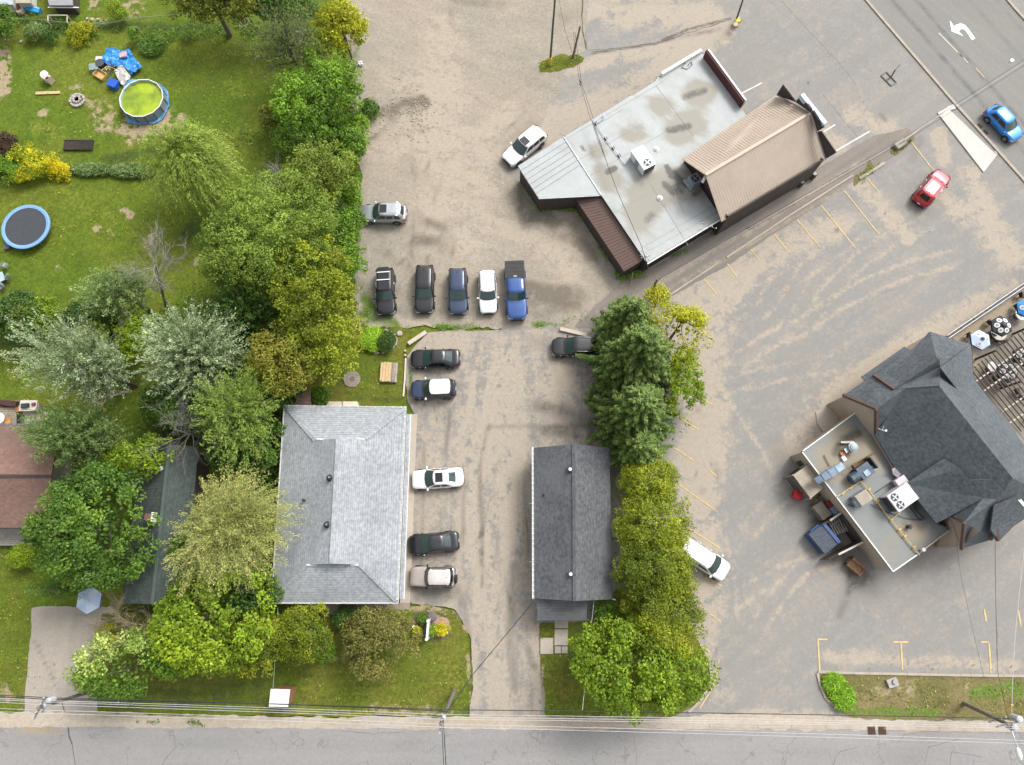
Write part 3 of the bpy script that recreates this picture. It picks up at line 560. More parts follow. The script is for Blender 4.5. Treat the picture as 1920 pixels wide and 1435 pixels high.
turbine(tA, 618, 896, 4.95, m_black); turbine(tA, 613, 984, 4.95, m_black); vent_pipe(tA, 569, 938, 4.1, .09, .45, m_black)
# small brown roofed lean-to + cellar doors behind A
t = thing('garden_shed', 'tiny brown roofed lean-to at the back corner of the grey roofed building', 'shed', P(568, 745, 0))
mb = MB(); mb.roof([P(560, 730, 2.2), P(582, 730, 2.2), P(583, 761, 2.5), P(553, 761, 2.5)], [(0, 1, 2, 3)], .1); mb.build('roof', shingle_mat('brown_old_shingle', (.13, .09, .07), .05), t)
walls('wall', inset([P(560, 730, 2.1), P(582, 730, 2.1), P(583, 761, 2.1), P(553, 761, 2.1)], .1), 0, 2.1, mat('brown_board', (.12, .08, .06), .8), t)
t = thing('cellar_hatch', 'pair of flat white doors against the back wall of the grey roofed building', 'hatch', P(643, 757, 0))
for q_ in ([(613, 753), (640, 753), (640, 762), (612, 762)], [(643, 753), (669, 753), (673, 762), (643, 762)]):
    mb = MB(); mb.prism([p[:2] for p in pxp(q_, .5)], .42, .5); mb.build('hatch_door', mat('cream_door', (.62, .55, .45), .6), t)
mb = MB(); mb.prism([p[:2] for p in pxp([(612, 754), (672, 754), (672, 763), (612, 763)], .4)], 0, .40); mb.build('hatch_box', mat('hatch_conc', (.3, .27, .23), .8), t)
# ---------------- B : gabled house, charcoal shingles
m_shB = shingle_mat('charcoal_shingle', (.098, .102, .110), .075, .68, .32, (.13, .135, .142))
zB, zBr = 3.0, 4.75
tB = thing('small_house', 'narrow charcoal shingled gable house between the driveway and the hedge', 'house', P(1072, 985, 0))
eB = [P(999.5, 840, zB), P(1143, 840, zB), P(1148, 1124, zB), P(1000.5, 1122, zB)]; rB = [P(1075, 833, zBr), P(1077, 1127, zBr)]
mb = MB(); mb.roof(eB+rB, [(0, 4, 5, 3), (4, 1, 2, 5)], .16); roofB = mb.build('roof', m_shB, tB)
q = MB(); q.bar(rB[0]+Vector((0, 0, .03)), rB[1]+Vector((0, 0, .03)), .26, .05); q.build('ridge_cap', m_shB, roofB)
wB = inset(eB, .45); m_sideB = mat('white_siding', (.55, .54, .50), .7); walls('wall', wB, 0, 2.95, m_sideB, tB)
for i, j, r in ((0, 1, rB[0]), (2, 3, rB[1])):
    a, b = eB[i], eB[j]; k = Vector(((wB[i][0]+wB[j][0])/2, (wB[i][1]+wB[j][1])/2, 0)); mb = MB()
    pa = Vector((wB[i][0], wB[i][1], 2.9)); pb = Vector((wB[j][0], wB[j][1], 2.9)); mb.poly([pa, pb, Vector((k.x, k.y, 4.55))]); mb.build('gable_wall', m_sideB, tB)
gutter(tB, P(998.8, 838, zB-.03), P(999.6, 1123, zB-.03), 30)
q = MB(); q.path([P(1148.5, 1124, 3.0), P(1153, 1124, 2.9), P(1154, 1126, 2.8)], .045); q.build('downspout', m_white, tB)
mb = MB(); mb.roof([P(1006, 1122, 2.9), P(1101, 1124, 2.9), P(1100, 1163, 2.35), P(1008, 1163, 2.35)], [(0, 1, 2, 3)], .14); mb.build('porch_roof', m_shB, tB)
for u in (1010, 1098):
    q = MB(); c = P(u, 1160, 2.2); q.tube((c.x, c.y, 0), (c.x, c.y, 2.25), .06); q.build('porch_post', m_white, tB)
mb = MB(); mb.roof([P(993.5, 945, 2.5), P(1000, 945, 2.75), P(1000, 1053, 2.75), P(992.5, 1053, 2.5)], [(0, 1, 2, 3)], .08); mb.build('side_awning', mat('awning_grey', (.14, .15, .16), .7), tB)
for vv in (944.5, 1053.5):
    q = MB(); q.bar(P(993, vv, 2.55), P(1000, vv, 2.8), .04, .06); q.build('awning_trim', m_white, tB)
for (u, v) in ((1069, 880), (1070, 1077)):
    c = P(u, v, 4.9); mb = MB(); mb.lathe((c.x, c.y, 4.35), [(.2, 0), (.26, .4), (.26, .5), (.18, .52)], 16); o = mb.build('roof_vent', m_black, tB)
    k = MB(); k.lathe((c.x, c.y, 4.88), [(.15, 0), (.14, .05), (.05, .09)], 12); k.build('vent_cap', m_white, o)
vent_pipe(tB, 1019, 928, 3.3, .08, .4, m_black)
window(tB, wB[2], wB[3], 1.0, 2.0, .1, .35, (0, -1)); window(tB, wB[3], wB[0], 1.0, 2.0, .2, .3, (-1, 0)); window(tB, wB[3], wB[0], 1.0, 2.0, .6, .7, (-1, 0))
q = MB(); q.box(P(1152.5, 1002.5, .5), (.45, .5, .9)); tag(q.build('utility_box', mat('pale_box', (.5, .45, .46), .6)), 'small pale square utility box beside the dark roofed house', 'utility box')
q = MB(); q.bar(P(988, 956, .1), P(991, 975, .1), .18, .1); q.bar(P(985, 975, .1), P(988, 1045, .1), .14, .12); q.bar(P(991, 975, .2), P(990, 1046, .2), .12, .1); tag(q.build('lumber_pile', m_wood), 'old boards lying along the west wall of the dark roofed house', 'lumber')
# ---------------- C : low commercial building
zC = 2.9
m_flat = None
def flatroof_mat(name, base, stain, k1=.5, str_rz=.58, lo=.5, hi=.7, blobs=()):
    k = N(name); p = k.pos(); n1 = k.noise(k.mapping(p, str_rz, (.5, .9, 1)), .55, 7, .62, .3); n2 = k.noise(p, 1.6, 6, .65); n3 = k.noise(p, 14, 3)
    at = k.n("Attribute"); at.attribute_name = 'paint'; sc = k.n("SeparateColor"); k.l(at.outputs['Color'], sc.inputs[0])
    c = k.mix(1.0, base, k.gray(n2, .93, 1.06), 'MULTIPLY')
    w = k.math('ADD', 1.0, k.math('MULTIPLY', k.math('SUBTRACT', n2, .5), 2.2))
    c = k.mix(k.step(k.math('ADD', k.math('MULTIPLY', sc.outputs[0], k.math('ADD', .9, k.math('MULTIPLY', k.math('SUBTRACT', n1, .5), 2.5))), k.math('MULTIPLY', k.math('SUBTRACT', n1, .38 if k1 < 1 else .55), .9)), .06, .55), c, stain)
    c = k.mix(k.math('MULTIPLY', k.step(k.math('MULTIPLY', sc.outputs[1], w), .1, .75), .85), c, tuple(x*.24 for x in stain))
    c = k.mix(1.0, c, k.gray(n3, .94, 1.06), 'MULTIPLY')
    k.l(c, k.b.inputs['Base Color']); k.b.inputs['Roughness'].default_value = .6
    return k.m
m_flat = flatroof_mat('pale_membrane', (.345, .365, .36), (.24, .225, .19))
m_wallC = mat('dark_brown_siding', (.055, .042, .036), .75, var=.2, scale=2)
tC = thing('commercial_building', 'low commercial building with pale flat roof and tan ribbed metal gable', 'building', P(1230, 300, 0))
ST_C = [('s', [(1310, 175)], 46, 1.03), ('s', [(1240, 205)], 46, 0.63), ('s', [(1300, 230)], 54, 0.57), ('s', [(1190, 250)], 40, 0.57), ('s', [(1120, 280)], 35, 0.57), ('s', [(1140, 330)], 49, 0.69), ('s', [(1220, 360), (1290, 340)], 68, 1.03), ('s', [(1200, 400)], 49, 0.69), ('s', [(1330, 170)], 27, 0.80), ('s', [(1270, 245)], 46, 0.80), ('s', [(1090, 350)], 24, 0.46), ('s', [(1180, 440)], 35, 0.23),
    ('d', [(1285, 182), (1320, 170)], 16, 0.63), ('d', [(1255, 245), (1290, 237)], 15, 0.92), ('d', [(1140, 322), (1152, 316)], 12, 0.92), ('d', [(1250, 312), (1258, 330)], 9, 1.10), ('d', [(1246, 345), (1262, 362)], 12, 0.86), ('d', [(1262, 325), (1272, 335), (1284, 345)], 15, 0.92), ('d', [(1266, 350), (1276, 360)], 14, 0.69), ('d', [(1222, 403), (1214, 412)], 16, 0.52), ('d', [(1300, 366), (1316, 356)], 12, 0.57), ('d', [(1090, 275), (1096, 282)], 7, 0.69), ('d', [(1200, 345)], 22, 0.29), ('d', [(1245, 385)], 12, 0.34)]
outC = [(1057, 256.5), (1113, 222), (1163, 191.5), (1170, 187), (1173, 184), (1181, 179), (1183, 181), (1231, 150.5), (1232, 144), (1240, 143), (1317, 99), (1404, 222), (1390, 240), (1359, 404.5), (1213, 493), (1127, 365.5)]
oC = sheet('roof', outC, 0, m_flat, .25, 0, strokes=ST_C)
bpy.data.objects.remove(oC)
def roof_sheet(name, poly, z, m, strokes, parent, cell=.25, th=.25):
    """flat roof: painted deck of a real height, with a solid fascia below"""
    sc_ = (CAM_H-z)/CAM_H
    o = sheet(name, poly, 0, m, cell, 0, strokes=strokes, kind=None)
    me = o.data; n = len(me.vertices); co = np.empty(n*3); me.vertices.foreach_get('co', co); co = co.reshape(-1, 3)
    # survey at height z: the same sight line meets the deck closer to the drone
    off = wloc(parent); co[:, 0] = co[:, 0]*sc_-off.x; co[:, 1] = co[:, 1]*sc_-off.y; co[:, 2] = z-off.z
    me.vertices.foreach_set('co', co.ravel()); me.update(); o.parent = parent; o.location = (0, 0, 0)
    w = pxp(poly, z); mb = MB(); n = len(w)
    for i in range(n):
        a, b = w[i], w[(i+1) % n]; mb.bar(a-Vector((0, 0, th/2+.01)), b-Vector((0, 0, th/2+.01)), .06, th)
    mb.build('fascia', m_wallC, parent)
    return o
roof_sheet('roof', outC, zC, m_flat, ST_C, tC)
wing = [(971, 311.5), (1057, 256.5), (1127, 365.5), (1010, 371)]
m_panC = flatroof_mat('pale_metal_sheet', (.36, .385, .385), (.27, .265, .24))
mb = MB(); mb.roof([P(971, 311.5, zC-.15), P(1057, 256.5, zC-.02), P(1127, 365.5, zC-.02), P(1010, 371.5, zC-.15)], [(0, 1, 2, 3)], .2); rw = mb.build('metal_roof', m_panC, tC)
A0, A1, B0, B1 = P(971, 311.5, zC-.1), P(1010, 371.5, zC-.1), P(1057, 256.5, zC+.03), P(1127, 365.5, zC+.03)
for i in range(1, 7):
    f = i/7; a = A0.lerp(A1, f); d_ = (B0-A0); e2_ = (B1-B0)
    den = d_.x*(-e2_.y)+d_.y*e2_.x; s_ = ((B0.x-a.x)*(-e2_.y)+(B0.y-a.y)*e2_.x)/den; b = a+d_*s_; b.z = B0.z
    q = MB(); q.bar(a, b, .035, .025); q.build('roof_seam', m_panC, rw)
q = MB(); q.bar(B0, B1, .12, .05); q.build('roof_seam', m_galv, rw)
for s_ in ([(1113, 222), (1213, 380)], [(1181, 181), (1300, 370)]): pass
for i, (a, b) in enumerate([((1085, 300), (1205, 232)), ((1105, 330), (1260, 240)), ((1150, 400), (1215, 362)), ((1168, 205), (1130, 228)), ((1195, 470), (1340, 385)), ((1200, 480), (1352, 394)), ((1230, 160), (1300, 255)), ((1220, 345), (1290, 460)), ((1254, 335), (1282, 400)), ((1060, 262), (1245, 152)), ((1330, 118), (1392, 210))]):
    q = MB(); q.bar(P(a[0], a[1], zC+.012), P(b[0], b[1], zC+.012), .035, .015); q.build('membrane_seam', mat('seam_grey', (.27, .28, .27), .7), tC)
W = pxp([(971, 311.5), (1057, 256.5), (1181, 181), (1317, 99), (1404, 222), (1359, 404.5), (1213, 493), (1127, 365.5), (1010, 371.5)], zC)
wC = inset(W, .18); walls('wall', wC, 0, zC-.2, m_wallC, tC)
# vertical siding battens on the alley side
a, b = Vector((*wC[5], 0)), Vector((*wC[6], 0)); dn = (b-a).normalized(); on = Vector((dn.y, -dn.x, 0)); on = on if on.y < 0 else -on
q = MB()
for i in range(34):
    p = a.lerp(b, (i+.5)/34)+on*.03; q.bar(p+Vector((0, 0, .1)), p+Vector((0, 0, zC-.3)), .05, .05)
o = q.build('batten', m_wallC, tC); o['kind'] = 'stuff'
q = MB(); q.bar(P(1214, 495, zC), P(1360, 406.5, zC), .12, .1); q.build('gutter', m_white, tC)
q = MB(); q.bar(P(1010, 373, zC-.2), P(1127, 367, zC-.1), .1, .1); q.build('gutter', m_galv, tC)
# tan gable
m_tan = mat('tan_metal_roof', (.42, .345, .275), .6, .0, var=.06, scale=.6)
zN, zS, zR = 4.0, 3.6, 6.7
tn = [P(1279, 298, zN), P(1457, 177, zN), P(1519, 212, zR), P(1323, 328, zR), P(1548, 300, zS), P(1353, 416, zS)]
mb = MB(); mb.roof(tn, [(0, 3, 2, 1), (3, 5, 4, 2)], .12); rt_ = mb.build('tan_metal_roof', m_tan, tC)
m_rib = mat('tan_rib', (.40, .325, .258), .6, .0)
for (e0, e1) in ((tn[0], tn[1]), (tn[5], tn[4])):
    q = MB(); n = 42
    for i in range(n):
        f = (i+.5)/n; a = e0.lerp(e1, f); b = tn[3].lerp(tn[2], f); q.bar(a+Vector((0, 0, .008)), b+Vector((0, 0, .008)), .03, .018)
    o = q.build('roof_rib', m_rib, rt_); o['kind'] = 'stuff'
q = MB(); q.bar(tn[3]+Vector((0, 0, .04)), tn[2]+Vector((0, 0, .04)), .3, .05); q.build('ridge_cap', m_tan, rt_)
m_mar = mat('maroon_siding', (.075, .022, .022), .7, var=.15, scale=3)
g0 = tn[0]+(tn[1]-tn[0])*.045+Vector((0, 0, -.1)); gR = tn[3]+(tn[2]-tn[3])*.045+Vector((0, 0, -.15)); gS = tn[5]+(tn[4]-tn[5])*.045
mb = MB(); mb.poly([(g0.x, g0.y, zC), (gS.x, gS.y, zC), gS, gR, g0]); mb.build('gable_wall', m_mar, tC)
q = MB(); c = (gS+gR)/2; q.box(P(1320, 336, 5.8), (.25, .5, .6), -.5); q.build('gable_light', m_white, tC)
eb = tn[1]+(tn[0]-tn[1])*.03; es = tn[4]+(tn[5]-tn[4])*.03; er = tn[2]+(tn[3]-tn[2])*.03
walls('wall', [(g0.x, g0.y), (eb.x, eb.y), (es.x, es.y), (gS.x, gS.y)], 0, 3.9, m_wallC, tC)
# false front at the east end
def wingp(pts, th, m, name='parapet_wing', d=(.86, .5)):
    mb = MB(); pp = [P(*p) for p in pts]; dv = Vector((d[0], d[1], 0)).normalized()*th
    n = len(pp); mb.add(pp+[p+dv for p in pp], [tuple(range(n)), tuple(reversed(range(n, 2*n)))]+[(i, (i+1) % n, (i+1) % n+n, i+n) for i in range(n)])
    return mb.build(name, m, tC)
m_bk = mat('weathered_black_board', (.04, .034, .032), .8, var=.25, scale=3)
wingp([(1456, 178, 4.35), (1492, 192, 5.6), (1468, 159, 6.3)], .18, m_bk)
wingp([(1492, 192, 5.7), (1519, 211, 7.0), (1521, 206, 7.4), (1500, 178, 6.5)], .18, m_bk)
wingp([(1520, 213, 7.0), (1532, 247, 5.9), (1544, 240, 6.4), (1524, 208, 7.4)], .18, m_bk)
wingp([(1532, 248, 5.9), (1547, 299, 4.2), (1567, 287, 5.2), (1540, 247, 6.3)], .18, m_bk)
for a, b in (((1469, 158, 6.35), (1494, 190, 6.0)), ((1457, 178, 4.4), (1519, 212, 7.05)), ((1520, 213, 7.05), (1548, 300, 4.25)), ((1541, 246, 6.3), (1568, 285, 5.25))):
    q = MB(); q.bar(P(*a), P(*b), .1, .1); q.build('parapet_trim', mat('taupe_trim', (.28, .22, .2), .7), tC)
q = MB(); q.bar(P(1502, 179, 6.9), P(1546, 234, 6.6), .42, .5); q.build('rooftop_sign', mat('pale_blue_sign', (.45, .56, .70), .5, var=.03), tC)
# long sign boxes on the street sides
q = MB(); q.bar(P(1322, 101, zC+.5), P(1392, 196, zC+.5), .22, 1.1); q.build('sign_board', m_mar, tC)
q = MB(); q.bar(P(1326, 98, zC+.7), P(1396, 193, zC+.7), .16, .9); q.build('sign_board', m_white, tC)
q = MB(); q.bar(P(1240, 141, zC+.1), P(1314, 97, zC+.1), .3, .6); q.build('sign_board', m_white, tC)
# brown lean-to
m_brn = mat('brown_metal_roof', (.135, .085, .07), .5, .15, var=.08)
ln = [P(1080.5, 375, 1.95), P(1127, 367.5, 2.5), P(1207, 487, 2.5), P(1170, 509, 1.95)]
mb = MB(); mb.roof(ln, [(0, 1, 2, 3)], .1); rl = mb.build('brown_metal_roof', m_brn, tC)
for i in range(26):
    f = (i+.5)/26; q = MB(); q.bar(ln[0].lerp(ln[3], f)+Vector((0, 0, .03)), ln[1].lerp(ln[2], f)+Vector((0, 0, .03)), .035, .03); q.build('roof_rib', m_brn, rl)
wl = inset(ln, .12); walls('wall', wl, 0, [1.85, 2.35, 2.35, 1.85], m_wallC, tC)
# roof-top machines
def fan(parent, c, r, m=m_black):
    k = MB(); k.lathe(c, [(r, 0), (r, .03)], 20); f = k.build('fan_grille', m, parent, True)
    b = MB()
    for i in range(4):
        a = i*math.pi/2+.3; b.box((c[0]+math.cos(a)*r*.5, c[1]+math.sin(a)*r*.5, c[2]+.045), (r*.75, r*.32, .02), a)
    b.build('fan_blade', m_galv, f, True); h = MB(); h.lathe((c[0], c[1], c[2]+.05), [(r*.2, 0), (r*.2, .04)], 10); h.build('fan_hub', m_galv, f, True)
def hvac(c, L, W_, H_, rz, label, m, fans, panel=None, rr=.38):
    t = thing('rooftop_unit', label, 'air conditioner', c, rz)
    mb = MB(); mb.box((0, 0, H_/2), (L, W_, H_)); mb.build('housing', m, t, True)
    mb = MB(); mb.box((0, 0, H_+.02), (L+.06, W_+.06, .04)); mb.build('lid', m, t, True)
    for (x, y) in fans: fan(t, (x, y, H_+.04), rr)
    mb = MB(); mb.box((L/2+.015, 0, H_*.5), (.03, W_*.9, H_*.8)); mb.build('coil_grille', panel or m_dark, t, True)
    mb = MB(); mb.box((0, -W_/2-.015, H_*.5), (L*.25, .03, H_*.8)); mb.build('access_panel', panel or m_galv, t, True)
    mb = MB(); mb.box((0, 0, -.05), (L*.9, W_*.9, .1)); mb.build('curb', m_galv, t, True)
    return t
angC = math.atan2((P(1224, 318, 4)-P(1201, 285, 4)).y, (P(1224, 318, 4)-P(1201, 285, 4)).x)
hvac(P(1203, 305, zC+.15)+Vector((0, -.1, 0)), 2.35, 1.35, 1.05, angC, 'white boxy rooftop unit with one fan on the pale flat roof', mat('white_enamel', (.72, .71, .68), .5, var=.03), [(.65, 0)])
t = thing('condenser', 'small grey square condenser with open fan beside the tan gable', 'air conditioner', P(1296, 344, zC+.05), angC)
mb = MB(); mb.box((0, 0, .1), (1.3, 1.25, .1)); mb.build('base', m_galv, t, True); mb = MB(); mb.box((.1, .1, .55), (.95, .95, .8)); mb.build('housing', mat('blue_grey_enamel', (.22, .26, .3), .5), t, True)
mb = MB()
for s in (-1, 1): mb.box((.1, .1+s*.45, .98), (1.0, .1, .08)); mb.box((.1+s*.45, .1, .98), (.1, .8, .08))
mb.build('top_rim', m_galv, t, True); fan(t, (.1, .1, .95), .36)
def dome(u, v, z, lab, r=.22):
    c = P(u, v, z); mb = MB(); mb.lathe(c, [(r*1.3, 0), (r*1.3, .05), (r, .06), (r*.9, .18), (r*.4, .26)], 14); tag(mb.build('roof_vent', m_white, smooth=False), lab, 'vent')
dome(1231, 280, zC+.02, 'white round vent on the pale flat roof, nearer the tan gable tip'); dome(1237, 372, zC+.02, 'white round vent on the pale flat roof, south of the condenser')
t = thing('conduit_run', 'thin grey conduit on black feet crossing the pale flat roof', 'conduit', P(1140, 260, zC))
q = MB(); pts = [P(1130, 215, zC+.2), P(1133, 221, zC+.2), P(1118, 232, zC+.2), P(1136, 260, zC+.2), P(1150, 278, zC+.2), P(1161, 292, zC+.2), P(1172, 308, zC+.2), P(1181, 297, zC+.2)]; q.path(pts, .045); q.build('pipe', m_galv, t)
for u, v in ((1118, 232), (1136, 260), (1150, 278), (1161, 292)):
    q = MB(); q.box(P(u, v, zC+.08), (.25, .3, .14), .5); q.build('foot', m_dark, t)
q = MB(); q.path([P(1285, 118, zC+.05), P(1278, 127, zC+.05), P(1288, 130, zC+.05), P(1298, 122, zC+.05), P(1296, 116, zC+.05), P(1289, 124, zC+.05)], .03); tag(q.build('cable_loop', m_dark), 'loop of thin dark cable lying on the north end of the pale roof', 'cable')
q = MB(); q.path([P(1111, 226, 4.0), P(1128, 275, 3.9), P(1140, 312, 3.8), P(1158, 360, 3.9), P(1180, 410, 3.9), P(1203, 462, 4.0), P(1212, 492, 4.2)], .03); q.path([P(1109, 225, 4.2), P(1121, 262, 3.9), P(1135, 297, 3.8)], .03)
tag(q.build('service_cable', m_dark), 'black service cable sagging across the pale flat roof', 'cable')
# ---------------- D : restaurant
m_shD = shingle_mat('slate_shingle', (.082, .095, .107), .085, .66, .32, (.105, .118, .128)); m_beige = mat('beige_stucco', (.42, .345, .275), .85, var=.06, scale=1)
m_browntrim = mat('brown_trim', (.10, .06, .05), .7)
tD = thing('restaurant', 'large dark shingled restaurant with gables and a flat roofed service wing', 'building', P(1760, 850, 0))
zf, ze, zp, zm = 3.0, 3.6, 6.8, 7.8
PT = dict(A=(1761, 724, zm), E=(1899, 897, zm), B=(1699, 727, 6.4), C=(1643, 767, zp), gl=(1581, 742, ze), gr=(1642, 813, ze), e1=(1638, 704, 4.0), V=(1665, 780, 5.2), M2=(1693, 903, ze), M1=(1640, 815, ze),
          D=(1761, 689, zm), K=(1744, 622, ze), K2=(1819, 646, ze), K0=(1717, 650, ze), e2=(1717, 650, 4.0), T=(1824, 708, ze), T2=(1816, 697, ze+.6), Ee=(1910, 820, ze), Ef=(1960, 890, ze), S1=(1869, 937, 6.4), G=(1808, 980, zp), gf=(1781, 965, ze), gs=(1804, 1029, ze), X1=(1843, 934, 5.6), s2=(1866, 1010, ze), s3=(1920, 974, ze), s4=(1975, 935, ze), F=(1960, 905, zm),
          h1=(1768, 860, 6.0), h2=(1696, 908, 4.2), h3=(1754, 982, 4.2), h4=(1841, 933, 5.6), dr=(1677, 730, 6.0))
def plane(a, b, c):
    a, b, c = P(*a), P(*b), P(*c); return a, (b-a).cross(c-a)
def onpl(u, v, pl_):
    g0_ = P(u, v, 0); cam_ = Vector((0, 0, CAM_H)); d_ = g0_-cam_; f_ = (pl_[0]-cam_).dot(pl_[1])/d_.dot(pl_[1]); return (u, v, CAM_H+d_.z*f_)
plM = plane(PT['A'], PT['E'], PT['M2'])
for k_ in ('B', 'V', 'M1', 'h1', 'gf'): PT[k_] = onpl(PT[k_][0], PT[k_][1], plM)
PT['S1'] = onpl(1869, 937, plM); PT['X1'] = onpl(1843, 934, plM); PT['h4'] = PT['X1']
plE = plane(PT['A'], PT['E'], PT['Ee'])
for k_ in ('T', 'D', 'Ef'): PT[k_] = onpl(PT[k_][0], PT[k_][1], plE)
PT['F'] = onpl(1960, 897, plE)
def rp(keys, name='roof', m=None, th=.16, fs=None, parent=None):
    mb = MB(); pts = [P(*PT[k]) if isinstance(k, str) else P(*k) for k in keys]; mb.roof(pts, fs or [tuple(range(len(pts)))], th); return mb.build(name, m or m_shD, parent or tD)
rp(['A', 'B', 'C', 'gr', 'V', 'M1', 'M2', 'h2', 'gf', 'X1', 'S1', 'E'], 'main_roof', fs=[(0, 1, 4, 5, 6, 11), (6, 7, 8, 9, 10, 11), (1, 2, 3, 4)])
rp(['gl', 'C', 'B', 'D', 'e1', 'e2', 'K0', 'A', (1585, 738, 3.5)], 'northwest_roof', fs=[(0, 1, 2, 4), (4, 2, 3, 5), (2, 7, 3)])
rp(['e1', 'dr', 'A', 'D', (1760, 674, 7.0), 'e2'], 'dormer_roof', th=.2, fs=[(0, 1, 2, 3, 4, 5)]).location.z += .12
rp(['K0', 'K', 'K2', 'D'], 'north_roof', fs=[(0, 3, 1), (1, 3, 2)])
rp(['K2', 'T', 'D', 'A', 'E', 'Ee', 'Ef', 'F', (1787, 735, 7.2)], 'east_roof', fs=[(0, 2, 1), (2, 3, 4, 5, 1), (4, 7, 6, 5)])
rp([(1819, 646, 3.62), (1824, 708, 3.9), (1762, 690, 7.85), (1795, 733, 6.0)], 'gablet_roof', fs=[(0, 2, 1), (1, 2, 3)]).location.z += .1
rp(['E', 'S1', 'G', 'gs', 's2', 's3', 's4', 'F', 'X1', 'gf'], 'south_roof', fs=[(0, 1, 4, 5), (1, 2, 3, 4), (0, 5, 6, 7), (2, 1, 8, 9)])
rp([(1856, 993, 5.4), (1862, 948, 6.6), (1872, 1015, 4.4), (1916, 970, 4.6), (1905, 930, 6.6)], 'dormer_roof', th=.2, fs=[(1, 0, 2, 3, 4)]).location.z += .1
rp(['h1', 'h2', 'h3', 'h4', (1800, 880, 6.6)], 'shed_roof', th=.2, fs=[(0, 1, 2, 3, 4)]).location.z += .15
rp([(1615, 707, 3.0), (1696, 650, 3.0), (1706, 656, 3.5), (1636, 708, 3.5), (1622, 714, 3.3)], 'canopy_roof', th=.1)
def wallpoly(pts, m=m_beige, name='wall', th=.12, d=(-.5, -.8)):
    pp = [P(*p) for p in pts]; dv = Vector((d[0], d[1], 0)).normalized()*-th; n = len(pp); mb = MB()
    mb.add(pp+[p+dv for p in pp], [tuple(range(n)), tuple(reversed(range(n, 2*n)))]+[(i, (i+1) % n, (i+1) % n+n, i+n) for i in range(n)]); return mb.build(name, m, tD)
gl, gr_, gp = P(1583, 743, ze), P(1639, 812, ze), P(1641, 769, zp)
mb = MB(); mb.add([(gl.x, gl.y, 0), (gr_.x, gr_.y, 0), gr_, ((gl.x+gr_.x)/2, (gl.y+gr_.y)/2, zp-.25), gl], [(0, 1, 2, 3, 4)]); mb.build('gable_wall', m_beige, tD)
for a, b in (((1581, 741, ze+.1), (1643, 767, zp+.1)), ((1643, 767, zp+.1), (1642, 814, ze+.1)), ((1781, 965, ze+.1), (1808, 980, zp+.1)), ((1808, 980, zp+.1), (1803, 1030, ze+.1)), ((1638, 704, 4.1), (1677, 731, 6.1)), ((1863, 950, 6.2), (1871, 1014, 4.5)), ((1856, 993, 4.6), (1858, 1012, 3.9))):
    q = MB(); q.bar(P(*a), P(*b), .22, .25); q.build('barge_board', m_browntrim, tD)
a_, b_ = P(1783, 968, ze), P(1802, 1026, ze)
mb = MB(); mb.add([(a_.x, a_.y, 0), (b_.x, b_.y, 0), b_, ((a_.x+b_.x)/2+.2, (a_.y+b_.y)/2, zp-.3), a_], [(0, 1, 2, 3, 4)]); mb.build('gable_wall', m_beige, tD)
b2 = P(1866, 1006, ze); c2 = P(1920, 968, ze); c3 = P(1975, 930, ze); k2 = P(1745, 626, ze); k3 = P(1817, 650, ze); k4 = P(1820, 705, ze); k5 = P(1906, 818, ze); k1 = P(1586, 742, ze)
pl = [(b_.x, b_.y), (b2.x, b2.y), (c2.x, c2.y), (c3.x, c3.y), P(1958, 888, ze)[:2], k5[:2], k4[:2], k3[:2], k2[:2], P(1719, 652, ze)[:2], k1[:2], P(1640, 812, ze)[:2], P(1693, 900, ze)[:2], P(1783, 968, ze)[:2]]
walls('wall', [tuple(p) for p in pl], 0, ze-.12, m_beige, tD)
ST_D = [('s', [(1560, 860), (1590, 830)], 54, 0.92), ('s', [(1620, 840)], 46, 0.69), ('s', [(1610, 880), (1570, 890)], 54, 0.80), ('s', [(1640, 870)], 27, 0.34), ('s', [(1700, 990), (1720, 1000)], 35, 0.57), ('s', [(1660, 1030)], 40, 0.34), ('d', [(1565, 850), (1580, 825), (1610, 815)], 15, 0.69), ('d', [(1580, 885), (1610, 880)], 22, 0.57), ('d', [(1710, 965), (1700, 985)], 27, 0.40), ('d', [(1600, 800)], 27, 0.34), ('d', [(1715, 940)], 27, 0.52), ('d', [(1555, 910)], 19, 0.34)]
m_flatD = flatroof_mat('grey_membrane', (.185, .195, .19), (.235, .20, .145), 1.5)
outD = [(1504, 847), (1607, 772), (1641, 814), (1678, 876), (1694, 903), (1712, 912), (1755, 982), (1781, 993.5), (1674.5, 1071)]
m_wallC_save = m_wallC; m_wallC = m_browntrim
roof_sheet('flat_roof', outD, zf, m_flatD, ST_D, tD); m_wallC = m_wallC_save
wD = inset(pxp([(1504, 847), (1607, 772), (1641, 814), (1755, 982), (1781, 993.5), (1674.5, 1071)], zf), .06); walls('wall', wD, 0, zf-.2, m_beige, tD)
for a, b, m_ in (((1505, 846), (1606, 772.5), m_white), ((1504, 848), (1674.5, 1072), m_white), ((1675, 1071.5), (1720, 1040), m_white), ((1720, 1040), (1780, 994), mat('cream_trim', (.5, .42, .28), .7))):
    q = MB(); q.bar(P(*a, zf+.05), P(*b, zf+.05), .085, .12); q.build('parapet_cap', m_, tD)
q = MB(); q.bar(P(1607, 772, zf+.05), P(1641, 815, zf+.05), .12, .14); q.build('parapet_cap', m_dark, tD)
